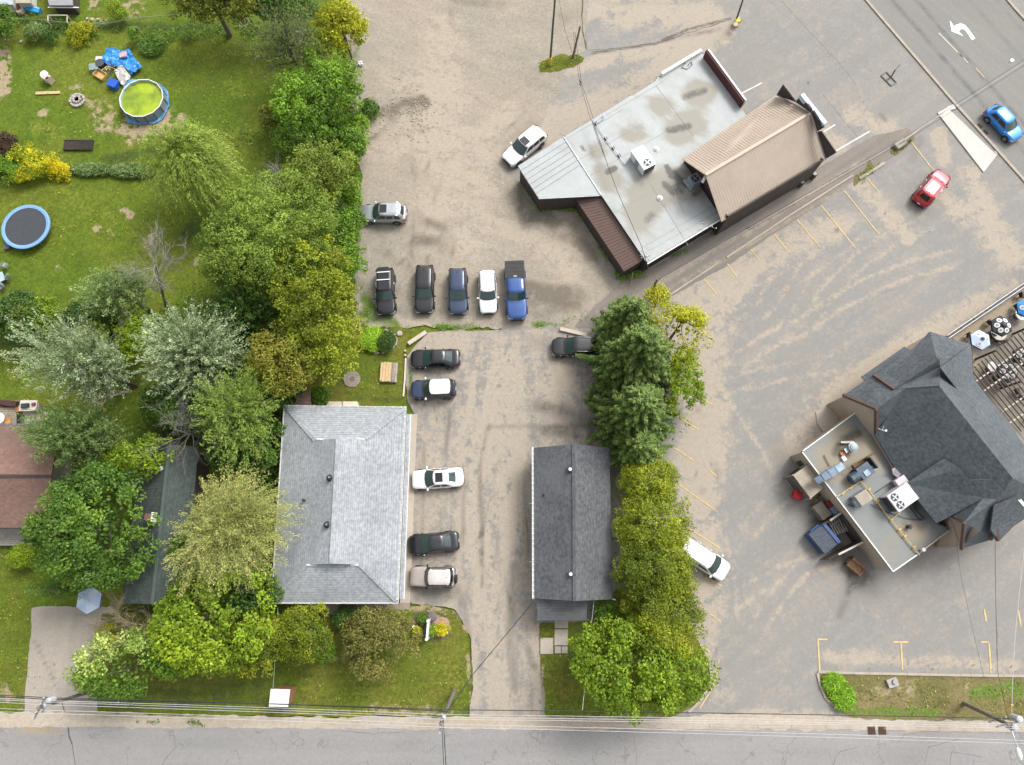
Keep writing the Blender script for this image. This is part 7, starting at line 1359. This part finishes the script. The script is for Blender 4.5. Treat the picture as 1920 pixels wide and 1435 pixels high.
def ring(label, u, v, r, n, m, inner, name='fire_pit', size=.3):
    c = P(u, v, 0); t = thing(name, label, 'fire pit', c); rr_ = random.Random(int(u)); 
    for i in range(n):
        a = 2*math.pi*i/n; q = MB(); s_ = size*rr_.uniform(.8, 1.15); q.box((math.cos(a)*r, math.sin(a)*r, s_*.3), (s_*.7, 2*math.pi*r/n*.88, s_*.6), a+rr_.uniform(-.2, .2)); q.build('stone', m, t, True)
    q = MB(); q.lathe((0, 0, 0), [(r*.9, .03), (r*.9, .06)], 18); q.build('ash_bed', inner, t, True)
m_ston = mat('pale_stone', (.36, .33, .30), .85, var=.25, scale=4)
ring('ring of pale stones around grey ash on the lawn', 146, 189, .72, 13, m_ston, mat('ash', (.14, .125, .11), .95, var=.4, scale=6)); ring('inner ring of dark stones in the lawn fire pit', 145, 187, .36, 8, m_ston, mat('charcoal_bed', (.04, .035, .03), .95))
c = P(660, 711, .1); t = thing('paved_circle', 'round paved fire circle on the small back lawn', 'fire pit', (c.x, c.y, .03)); 
for rr_, n_ in ((.72, 20), (.53, 15), (.34, 10)):
    for i in range(n_): a = 2*math.pi*i/n_; q = MB(); q.box((math.cos(a)*rr_, math.sin(a)*rr_, .05), (.17, 2*math.pi*rr_/n_*.9, .1), a); q.build('paver', mat('pinkish_paver', (.27, .235, .20), .85, var=.2, scale=5), t, True)
q = MB(); q.lathe((0, 0, .02), [(.24, 0), (.24, .06)], 12); q.build('centre_stone', mat('fire_centre', (.16, .13, .11), .9), t, True)
c = P(147, 272, .15); t = thing('garden_bed', 'dark soil vegetable bed with slatted cover on the lawn', 'garden bed', (c.x, c.y, 0)); q = MB(); q.box((0, 0, .1), (3.0, 1.05, .2)); q.build('soil', mat('dark_soil', (.035, .025, .02), .95, var=.5, scale=5), t, True)
for i in range(7): q = MB(); q.bar((.1, -.42+i*.14, .24), (1.4, -.42+i*.14, .24), .05, .04); q.build('slat', mat('dark_slats', (.07, .06, .06), .8), t, True)
for s in (-1, 1): q = MB(); q.box((0, s*.55, .13), (3.06, .05, .26)); q.build('side_board', m_scr, t, True)
# trampoline
c = P(48, 425, .9); t = thing('trampoline', 'round trampoline with dark mat and pale blue padding', 'trampoline', (c.x, c.y, 0)); Rt = 2.42
q = MB(); q.lathe((0, 0, .84), [(Rt*.855, 0), (Rt*.855, .015)], 40); q.build('jumping_mat', mat('dark_mat', (.045, .05, .058), .8, var=.08), t, True)
q = MB(); nn2 = 48
for i in range(nn2):
    a, b = 2*math.pi*i/nn2, 2*math.pi*(i+1)/nn2
    for (r0, z0), (r1, z1) in (((Rt*.85, .9), (Rt*.93, .93)), ((Rt*.93, .93), (Rt, .9)), ((Rt, .9), (Rt, .78))): q.poly([(r0*math.cos(a), r0*math.sin(a), z0), (r0*math.cos(b), r0*math.sin(b), z0), (r1*math.cos(b), r1*math.sin(b), z1), (r1*math.cos(a), r1*math.sin(a), z1)])
q.build('padding', mat('blue_padding', (.17, .33, .62), .55, var=.10, scale=1.5), t, True, True)
for i in range(6): a = 2*math.pi*i/6+.2; q = MB(); q.tube((Rt*.95*math.cos(a), Rt*.95*math.sin(a), 0), (Rt*.95*math.cos(a), Rt*.95*math.sin(a), .85), .03); q.build('leg', m_galv, t, True)
junk('step_box', 14, 463, (.55, .6, .3), (.10, .10, .11), 'small dark step beside the trampoline', 'step', .3)
m_gch = mat('grey_plastic', (.22, .24, .26), .6)
chair('grey garden chair north of the glass table', 11, 499, 1.2, m_gch, 'garden chairs'); chair('grey garden chair east of the glass table', 16, 521, 2.6, m_gch, 'garden chairs'); chair('grey garden chair south of the glass table', 5, 539, 3.8, m_gch, 'garden chairs'); table('pale glass garden table at the left frame edge', -2, 521, mat('pale_glass_top', (.35, .45, .45), .2), .5, .7, 0, True)
t = thing('pallet', 'weathered slatted pallet half hidden in the locust leaves', 'pallet', P(436, 454, 0))
for i in range(6): q = MB(); q.bar(P(428+i*3.6, 448, 2.0), P(430+i*3.6, 460, 2.0), .1, .05); q.build('slat', mat('pink_grey_slat', (.36, .29, .25), .8), t)
# sheds at the top left
def shed(label, poly, z, dz, m, mw, name='garden_shed', extra=None):
    t = thing(name, label, 'shed', P(poly[0][0], poly[0][1], 0)); w = [P(p[0], p[1], z+(dz if i in (2, 3) else 0)) for i, p in enumerate(poly)]; q = MB(); q.roof(w, [tuple(range(len(w)))], .12); q.build('roof', m, t); walls('wall', inset(w, .2), 0, z-.1, mw, t); return t
shed('shed with pale blue metal roof in the top left corner', [(-40, 9), (24, 9), (15, -50), (-50, -50)], 1.3, .2, mat('pale_blue_metal', (.38, .43, .48), .5), m_sideB); shed('shed with beige flat roof at the top left', [(29, 6), (57, 6), (57, -50), (28, -50)], 1.2, .1, mat('beige_roof', (.36, .33, .26), .8), m_sideB)
t = shed('grey roofed shed with white gutter at the top frame edge', [(92, 10), (136, 10), (134, -50), (78, -50)], 1.5, .3, mat('grey_metal_roof', (.26, .26, .27), .6), m_wallC); q = MB(); q.bar(P(90, 14, 1.2), P(148, 14.5, 1.2), .1, .08); q.build('gutter', m_white, t)
t = thing('small_boat', 'small cream rowing boat with a brown seat beside the sheds', 'boat', P(37, 17, 0), -.95); q = MB(); q.roof([(-.95, -.38, .4), (.75, -.42, .4), (1.05, 0, .5), (.75, .42, .4), (-.95, .38, .4)], [(0, 1, 2, 3, 4)], .4); q.build('hull', mat('cream_hull', (.52, .44, .36), .5), t, True); q = MB(); q.box((.1, 0, .42), (.8, .5, .05)); q.build('seat', mat('brown_seat', (.15, .05, .03), .7), t, True)
t = thing('kiddie_pool', 'bright blue plastic trough lying beside the cream boat', 'trough', P(65, 21, 0), -.28); q = MB(); q.roof([(-.8, -.35, .35), (.8, -.3, .35), (.85, .3, .45), (-.8, .35, .45)], [(0, 1, 2, 3)], .4); q.build('shell', mat('sky_blue_plastic', (.03, .30, .62), .4), t, True); q = MB(); q.bar((-.78, .2, .44), (.8, .15, .44), .1, .06); q.build('rim', m_uw, t, True)
q = MB(); q.lathe(P(132, 20, .0), [(.3, 0), (.36, .4), (.36, .5), (.2, .55)], 14); tag(q.build('water_barrel', m_white), 'white lidded barrel below the grey roofed shed', 'barrel')
t = thing('wire_fence', 'pale wire fence between the west gardens', 'fence', P(150, 40, 0)); fpts = [(12, 34), (75, 37), (110, 41), (150, 44), (200, 44), (260, 33), (320, 28), (450, 29)]
q = MB(); q.path([P(u, v, .95) for u, v in fpts], .022, 5); q.build('top_rail', m_galv, t)
for u, v in fpts: c = P(u, v, .5); q = MB(); q.tube((c.x, c.y, 0), (c.x, c.y, 1.0), .03, n=6); q.build('fence_post', m_galv, t)
t = thing('garden_trellis', 'plain timber frame standing by the wire fence', 'trellis', P(108, 34, 0))
for a, b in (((90, 41, .9), (90, 29, .9)), ((126, 42, .9), (126, 29, .9)), ((90, 29, .9), (126, 29, .9))): q = MB(); q.bar(P(*a), P(*b), .08, .08); q.build('timber', m_cap, t)
for u, v in ((90, 41), (90, 29), (126, 42), (126, 29)): c = P(u, v, .9); q = MB(); q.bar((c.x, c.y, 0), (c.x, c.y, .9), .07, .07); q.build('post', m_cap, t)
q = MB(); q.tube(P(257, 56, 2.4), P(276, 76, 0), .035); q.lathe(P(257, 56, 2.3), [(.12, 0), (.12, .2)], 8); tag(q.build('garden_post', m_dark), 'thin leaning garden post with a white top behind the grass', 'post')
for i, (u, v, s, lb) in enumerate([(8, 65, .5, 'square pale stepping stone near the left frame edge'), (40, 79, .35, 'round white stone on the lawn by the frame edge'), (10, 75, .22, 'small white stone below the stepping stone'), (16, 76, .2, 'second small white stone below the stepping stone'), (164, 36, .35, 'tan boulder beside the wire fence, left one'), (173, 38, .5, 'tan boulder beside the wire fence, middle big one'), (184, 37, .3, 'tan boulder beside the wire fence, right one')]):
    rg = random.Random(i); q = MB(); q.lathe(P(u, v, 0), [(s*.45, 0), (s*.5, s*.25), (s*.35, s*.42)], 7); o = q.build('stone', m_ston if i < 4 else mat('tan_stone', (.42, .34, .24), .85), None); tag(o, lb, 'stone')
# back lawn and lot edge
q = MB(); q.bar(P(766, 645, .15), P(799, 623, .15), .38, .28); tag(q.build('timber_log', mat('bleached_timber', (.46, .40, .33), .8, var=.12, scale=3)), 'bleached square timber at the corner of the asphalt lot', 'timber')
q = MB(); q.bar(P(1050, 617, .15), P(1100, 629, .15), .36, .28); tag(q.build('timber_log', mat('bleached_timber', (.46, .40, .33), .8)), 'bleached square timber beside the half hidden black SUV', 'timber')
t = thing('timber_edging', 'pale timber edging rail between back lawn and lot', 'edging', P(758, 710, 0))
for a, b in (((761, 672), (759, 715)), ((758.8, 716), (756.5, 744))): q = MB(); q.bar(P(*a, .1), P(*b, .1), .14, .18); q.build('rail', mat('cream_rail', (.58, .52, .42), .7), t)
for u, v in ((761, 660), (761, 668)): q = MB(); q.lathe(P(u, v, 0), [(.09, 0), (.09, .45)], 8); q.build('post', mat('cream_rail', (.58, .52, .42), .7), t)
c = P(729, 698, .4); t = thing('wooden_platform', 'low grey timber platform stacked with fresh boards on the back lawn', 'platform', (c.x, c.y, .03), -.03)
for i in range(9): q = MB(); q.box((-.72+i*.18, 0, .3), (.165, 1.95, .05)); q.build('deck_board', mat('grey_boards', (.33, .30, .27), .85), t, True)
for y in (-.8, 0, .8): q = MB(); q.box((0, y, .15), (1.6, .12, .22)); q.build('bearer', m_wood, t, True)
c = P(727, 697, .5); t = thing('lumber_stack', 'fresh pale boards stacked on the grey timber platform', 'lumber', (c.x, c.y, .36), -.03)
for i, (x, w_, l_) in enumerate([(-.62, .2, 1.8), (-.36, .26, 1.95), (-.08, .24, 1.92), (.17, .22, 1.88), (.48, .1, 1.8), (.62, .16, 1.7)]): q = MB(); q.box((x, 0, .06), (w_, l_, .1)); q.build('board', m_wood2 if i < 4 else m_wood, t, True)
for i, (u, v) in enumerate(((675, 32), (674, 77), (677, 122))):
    t = thing('concrete_block', 'white concrete block at the gravel edge, %s' % ('nearest the yellow tree', 'the one between the other two', 'nearest the leafy bright green tree')[i], 'block', P(u, v, 0), .1*i, 'white blocks along the gravel edge'); q = MB(); q.box((0, 0, .18), (.38, .42, .36)); q.build('block', m_white, t, True); q = MB(); q.box((0, 0, .37), (.2, .1, .02)); q.build('lifting_slot', m_dark, t, True)
q = MB(); q.lathe(P(749, 626, .05), [(.28, 0), (.3, .1), (.2, .2)], 7); tag(q.build('stone', m_ston), 'pale flat stone beside the oval daylily bed', 'stone')
t = thing('bed_edging', 'curved pale edging of the oval daylily bed', 'edging', P(735, 650, 0))
for i in range(9): a = -1.5+i*.32; c = P(706, 640, .05)+Vector((2.0*math.cos(a), 1.25*math.sin(a), 0)); q = MB(); q.box(c+Vector((0, 0, .06)), (.12, .42, .16), a*.85); q.build('edging_brick', m_ston, t)
# bed with the sign
sheet('flower_bed', [(768, 1160), (790, 1145), (815, 1148), (840, 1160), (846, 1178), (840, 1195), (815, 1201), (790, 1196), (774, 1185)], .06, ground_mat('bed_soil', (.11, .09, .06), (.13, .10, .07), (.35, .22, .18), (.05, .04, .03), fine=.2), .2, .1, strokes=[('s', [(820, 1162), (835, 1168)], 15, 1.1)])
t = thing('road_sign', 'low white business sign standing edge-on in the flower bed', 'sign', P(802, 1180, 0)); q = MB(); q.bar(P(803.8, 1164, .95), P(801.5, 1197, .95), .16, 1.1); q.build('sign_board', m_white, t)
for u, v in ((804, 1163.5), (801.3, 1197.5)): c = P(u, v, .9); q = MB(); q.bar((c.x, c.y, 0), (c.x, c.y, 1.7), .2, .2); q.build('sign_post', m_white, t)
q = MB(); q.lathe(P(810, 1156, .05), [(.42, 0), (.46, .25), (.25, .4)], 9); tag(q.build('boulder', mat('grey_boulder', (.13, .11, .11), .9, var=.2, scale=4)), 'grey boulder at the top of the flower bed', 'boulder')
q = MB(); q.bar(P(777, 1173, .2), P(774, 1177, .2), .2, .3); tag(q.build('ground_light', m_white), 'small white box light at the edge of the flower bed', 'light')
t = thing('kiosk', 'little white roofed brown shelter on the lawn by the bottom road', 'kiosk', P(530, 1302, 0)); zk = 2.0; kr = [P(507.5, 1292, zk+.25), P(544, 1293, zk+.25), P(540, 1326, zk), P(504, 1325, zk)]; q = MB(); q.roof(kr, [(0, 1, 2, 3)], .06); rk = q.build('roof', m_white, t)
for i in range(1, 5): q = MB(); q.bar(kr[0].lerp(kr[1], i/5)+Vector((0, 0, .015)), kr[3].lerp(kr[2], i/5)+Vector((0, 0, .015)), .04, .03); q.build('roof_seam', m_white, rk)
m_kb = mat('reddish_planks', (.26, .13, .07), .8, var=.3, scale=4); kk = inset(kr, .12); 
for i in range(4):
    a, b = Vector((*kk[i], 0)), Vector((*kk[(i+1) % 4], 0)); 
    if i == 2: continue
    for j in range(8): p, q2 = a.lerp(b, j/8), a.lerp(b, (j+.93)/8); q = MB(); q.bar(p+Vector((0, 0, .95)), q2+Vector((0, 0, .95)), .05, 1.85); q.build('wall_board', m_kb, t)
q = MB(); q.box(P(1673, 1280, .15), (.9, .7, .25), .3); q.lathe(P(1676, 1278, .2), [(.2, 0), (.2, .25)], 12); tag(q.build('sign_footing', mat('pale_footing', (.34, .32, .30), .8)), 'broken pale sign footing in the east lawn strip', 'footing')
# pub yard: barrels, block island, frame
for i, (u, v) in enumerate(((1504, 340), (1528, 325))):
    t = thing('wooden_barrel', 'dark wooden barrel by the tan roof, %s' % ('the one beside the orange bucket', 'the one farther from the orange bucket')[i], 'barrel', P(u, v, .9)-Vector((0, 0, .9)), 0, 'barrels by the tan roof'); q = MB(); q.lathe((0, 0, 0), [(.26, 0), (.34, .45), (.27, .92), (.24, .93), (.24, .88)], 18); q.build('staves', m_scr, t, True); q = MB(); q.lathe((0, 0, .88), [(.24, 0), (.24, .02)], 16); q.build('barrel_head', mat('pale_lid', (.34, .32, .30), .8), t, True)
    for z in (.2, .7): q = MB(); q.lathe((0, 0, z), [(.325 if z < .5 else .315, 0), (.325 if z < .5 else .30, .05)], 18); q.build('hoop', m_dark, t, True)
q = MB(); q.lathe(P(1484, 351, 0), [(.22, 0), (.28, .3), (.3, .34), (.2, .35)], 6); tag(q.build('bucket', mat('orange_plastic', (.62, .16, .01), .5)), 'orange bucket on the ground beside the barrels', 'bucket')
t = thing('planter_block', 'pale concrete block with black slot on the weedy island', 'sign base', P(1685, 273, 0), math.radians(33)); q = MB(); q.box((0, 0, .25), (1.3, .75, .4)); q.build('block', mat('mossy_concrete', (.27, .26, .21), .9), t, True); q = MB(); q.box((.15, 0, .46), (.75, .1, .04)); q.build('slot', m_black, t, True)
t = thing('lot_post', 'stubby weathered post at the tip of the weedy island', 'post', P(1707, 262, 0)); q = MB(); q.tube(P(1707, 264, 0), P(1709, 259, 1.1), .12, .1); q.build('post', m_wood, t)
t = thing('toppled_signpost', 'toppled metal sign base with an orange brown post on the lot', 'sign frame', P(1668, 146, 0))
for a, b in (((1652, 142), (1671, 161)), ((1662, 135), (1681, 155)), ((1652, 142), (1662, 135)), ((1671, 161), (1681, 155)), ((1661, 151), (1671, 145))): q = MB(); q.bar(P(*a, .06), P(*b, .06), .1, .08); q.build('frame_bar', m_dark, t)
q = MB(); q.bar(P(1671, 144, .1), P(1679, 131, 1.0), .1, .1); q.build('post', m_rustb, t); q = MB(); q.bar(P(1678, 132, 1.0), P(1688, 121, 1.7), .07, .07); q.build('post_top', m_galv, t)
# ================================================================ POLES AND WIRES
m_pole = mat('utility_pole_wood', (.16, .14, .12), .9, var=.25, scale=4); m_wirel = mat('bare_wire', (.45, .45, .46), .5); m_wired = mat('insulated_cable', (.03, .03, .034), .6); m_ins = mat('insulator', (.45, .46, .5), .3); m_ye = mat('yellow_sleeve', (.62, .42, .03), .6, var=.15)
def pole(label, b, tp, z, r=.16, m=None, arms=(), name='utility_pole'):
    B, T = P(*b), P(*tp, z); t = thing(name, label, 'pole', B); q = MB(); q.tube(B, T, r, r*.7, 10); q.build('shaft', m or m_pole, t)
    for f, ang_, L, w in arms:
        c = B.lerp(T, f); d = Vector((math.cos(ang_), math.sin(ang_), 0))*L/2; q = MB(); q.bar(c-d, c+d, w, w); a_ = q.build('crossarm', m_pole, t)
        for s in (-.9, -.35, .35, .9): q = MB(); q.lathe(c+d*s+Vector((0, 0, w/2)), [(.04, 0), (.07, .08), (.04, .2)], 8); q.build('insulator', m_ins, a_)
    return t, B, T
t, B, T = pole('wooden utility pole at the foot of the gravel driveway', (178, 1294), (71, 1328), 8.6, .17, arms=((.97, 1.2, 1.7, .1), (.88, 1.2, 1.1, .09)))
for i, (u, v) in enumerate(((96, 1312), (86, 1322))): q = MB(); q.lathe(P(u, v, 7.6), [(.16, -.4), (.2, -.35), (.2, .35), (.12, .42)], 12); q.build('transformer', m_ins, t)
t, B, T = pole('wooden utility pole at the south edge of the front lawn', (852, 1295), (826, 1358), 9.0, .18, arms=((.97, 1.45, 1.4, .1),)); q = MB(); q.lathe(P(832, 1345, 7.6), [(.14, -.35), (.18, -.3), (.18, .3), (.1, .36)], 12); q.build('transformer', m_ins, t)
t, B, T = pole('wooden utility pole with street lamp in the east lawn strip', (1807, 1319), (1893, 1360), 8.6, .18, arms=((.96, 0.2, 1.8, .1), (.75, .3, 1.4, .09)))
for u, v in ((1906, 1347), (1897, 1363)): q = MB(); q.lathe(P(u, v, 8.0), [(.2, -.45), (.26, -.4), (.26, .4), (.14, .48)], 14); q.build('transformer', m_ins, t)
q = MB(); q.path([P(1894, 1362, 8.2), P(1902, 1385, 8.4), P(1909, 1408, 8.5)], .05); q.build('lamp_arm', m_galv, t); q = MB(); q.lathe(P(1911, 1415, 8.5), [(.08, -.5), (.17, -.3), (.2, .1), (.1, .35)], 12, ax=(P(1911, 1415, 8.5)-P(1902, 1385, 8.5)).normalized()); q.build('lamp_head', m_white, t)
q = MB(); q.bar(P(1887, 1330, 5.5), P(1898, 1322, 6.2), .16, .1); q.build('guy_guard', m_ye, t)
t, B, T = pole('leaning wooden pole at the north tip of the hedge', (1219, 560), (1232, 523), 5.2, .15, arms=((.9, .6, .9, .07),))
t, B, T = pole('tall green grey pole with yellow sleeve on the grass island', (1031, 122), (1041, -6), 8.4, .13, mat('green_grey_pole', (.09, .095, .075), .8)); q = MB(); q.tube(B, B+Vector((0, .1, 1.0)), .2, .19, 12); q.build('yellow_sleeve', m_ye, t)
pole('shorter dark wooden pole on the grass island', (1074, 108), (1088, 49), 4.4, .13)
t, B, T = pole('dark steel lamp pole on a yellow concrete base at the top', (1379, 42), (1399, -18), 5.5, .10, mat('navy_pole', (.03, .03, .06), .5), name='lamp_post'); q = MB(); q.lathe(P(1379, 47, 0), [(.36, 0), (.34, .75), (.30, .8)], 16); q.build('base', m_ye, t); q = MB(); q.lathe(P(1379, 47, .8), [(.30, 0), (.28, .12)], 16); q.build('base_cap', m_conc, t)
pole('small stick pole near the corner of the brown metal roof', (1183, 535), (1187, 512), 2.6, .03, m_cap)
pole('small antenna mast at the south corner of the pale flat roof', (1216, 506), (1209, 478), 4.4, .035, m_galv, arms=((.95, 2.2, 1.3, .03), (.85, .3, .9, .03)), name='antenna_mast'); pole('small antenna mast above the alley side gutter', (1322, 434), (1330, 424), 3.6, .03, m_galv, arms=((.95, -.4, 1.5, .03),), name='antenna_mast')
def wire(label, pts, r, m, sag=.25):
    q = MB()
    for a, b in zip(pts[:-1], pts[1:]):
        A, B = P(*a), P(*b); n = 10; L = (B-A).length; prev = A
        for i in range(1, n+1): f = i/n; p = A.lerp(B, f)-Vector((0, 0, sag*4*f*(1-f)*min(1, L/30))); q.tube(prev, p, r, r, 4, False); prev = p
    tag(q.build('overhead_wire', m), label, 'wire', 'overhead wires')
wire('thick dark cable along the bottom road', [(-60, 1301, 7), (100, 1309, 7), (840, 1331, 7), (1880, 1347, 7), (2000, 1350, 7)], .03, m_wired)
wire('second dark cable just under the thick one', [(-60, 1304, 7), (100, 1312, 6.9), (500, 1320, 6.8), (840, 1334, 6.9)], .03, m_wired)
for i, (a, b, c, d) in enumerate(((1310, 1318, 1340, 1358), (1313, 1321, 1345, 1362), (1317, 1326, 1349, 1366))): wire('upper pale wire strung between the road poles, %s of three' % ('first', 'middle', 'last')[i], [(-60, a-3, 8), (85, b-4, 8.2), (830, c, 8.6), (1893, d, 8.6), (2000, d+4, 8.6)], .016, m_wirel)
for i, dv in enumerate((0, 6)): wire('low pale wire over the road edge, %s of the pair' % ('upper', 'lower')[i], [(-60, 1327+dv, 8), (78, 1332+dv, 8.3), (828, 1358+dv, 8.8), (1894, 1388+dv, 8.6), (2000, 1392+dv, 8.6)], .016, m_wirel)
wire('wire crossing the road south of the middle pole, left one', [(828, 1350, 8.6), (833, 1460, 8)], .025, m_wired); wire('wire crossing the road south of the middle pole, right one', [(831, 1350, 8.6), (838, 1460, 8)], .025, m_wired)
wire('service wire from the middle pole to the charcoal roof', [(836, 1338, 7.6), (884, 1268, 5.6), (1001, 1128, 3.2)], .03, m_wired); wire('service wire from the charcoal house to the bottom road cable', [(1114, 1125, 3), (1092, 1332, 6.9)], .018, m_wirel)
wire('wire from the kiosk to the light grey roof', [(512, 1290, 2.4), (521, 1140, 3.2)], .014, m_wirel)
for i, (a, b, c) in enumerate((((1233, 523), (1690, 262), (2000, 60)), ((1230, 528), (1692, 268), (2000, 72)), ((1235, 527), (1700, 258), (2000, 66)))): wire('long wire above the alley, %s' % ('the northern one', 'the southern one', 'the middle one')[i], [(*a, 5), (*b, 5), (*c, 6)], .016, m_wired if i < 2 else m_wirel, .1)
q = MB(); q.box(P(1896, 115, 6), (.35, .3, .3), .5); tag(q.build('cable_clamp', m_white), 'small white clamp on the wires above the main road', 'clamp')
wire('wire from the road pole to the restaurant, left one', [(1891, 1350, 7.5), (1871, 1260, 6), (1866, 1000, 4.6)], .02, m_wired); wire('thin wire west of it from the restaurant gable', [(1846, 1275, 5), (1800, 1070, 4), (1790, 985, 4)], .012, m_wired); wire('twisted pale wire at the right side of the restaurant lot', [(1897, 1340, 7.5), (1903, 1200, 6.5), (1930, 960, 5)], .024, m_wirel)
wire('paired black wires from the island pole to the pale flat roof, west one', [(1075, 60, 4.2), (1086, 150, 4), (1108, 226, 3.9)], .02, m_wired); wire('paired black wires from the island pole to the pale flat roof, east one', [(1078, 60, 4.2), (1090, 155, 4), (1113, 224, 3.9)], .02, m_wired); wire('thin pair of wires above the gravel beside the tall pole', [(1046, -10, 7), (1060, 60, 6), (1075, 105, 4.2)], .016, m_wired)
q = MB(); q.path([P(1086, 150, 4), P(1089, 154, 4), P(1087, 158, 3.9), P(1090, 160, 3.9)], .05); tag(q.build('wire_splice', m_wired), 'black wire splice hanging in the paired wires', 'wire splice')
# litter and small stones on the lots
rl = random.Random(12); q = MB()
for i in range(150):
    u, v = rl.uniform(690, 1900), rl.uniform(20, 1330); c = P(u, v, .06); s = rl.uniform(.03, .09); q.box(c, (s, s*.8, s*.5), rl.uniform(0, 3))
o = q.build('litter', mat('litter_pale', (.5, .48, .45), .8)); o['kind'] = 'stuff'; tag(o, 'scattered pale litter and pebbles on the paving', 'litter')
q = MB()
for i in range(200):
    u, v = rl.gauss(770, 36), rl.gauss(215, 24)
    if u < 680: continue
    c = P(u, v, .05); s = rl.uniform(.05, .17); q.box(c, (s, s*.8, s*.5), rl.uniform(0, 3))
o = q.build('rubble', mat('rubble_sand', (.36, .30, .22), .9)); o['kind'] = 'stuff'; tag(o, 'broken rubble and dirt clods on the gravel', 'rubble')
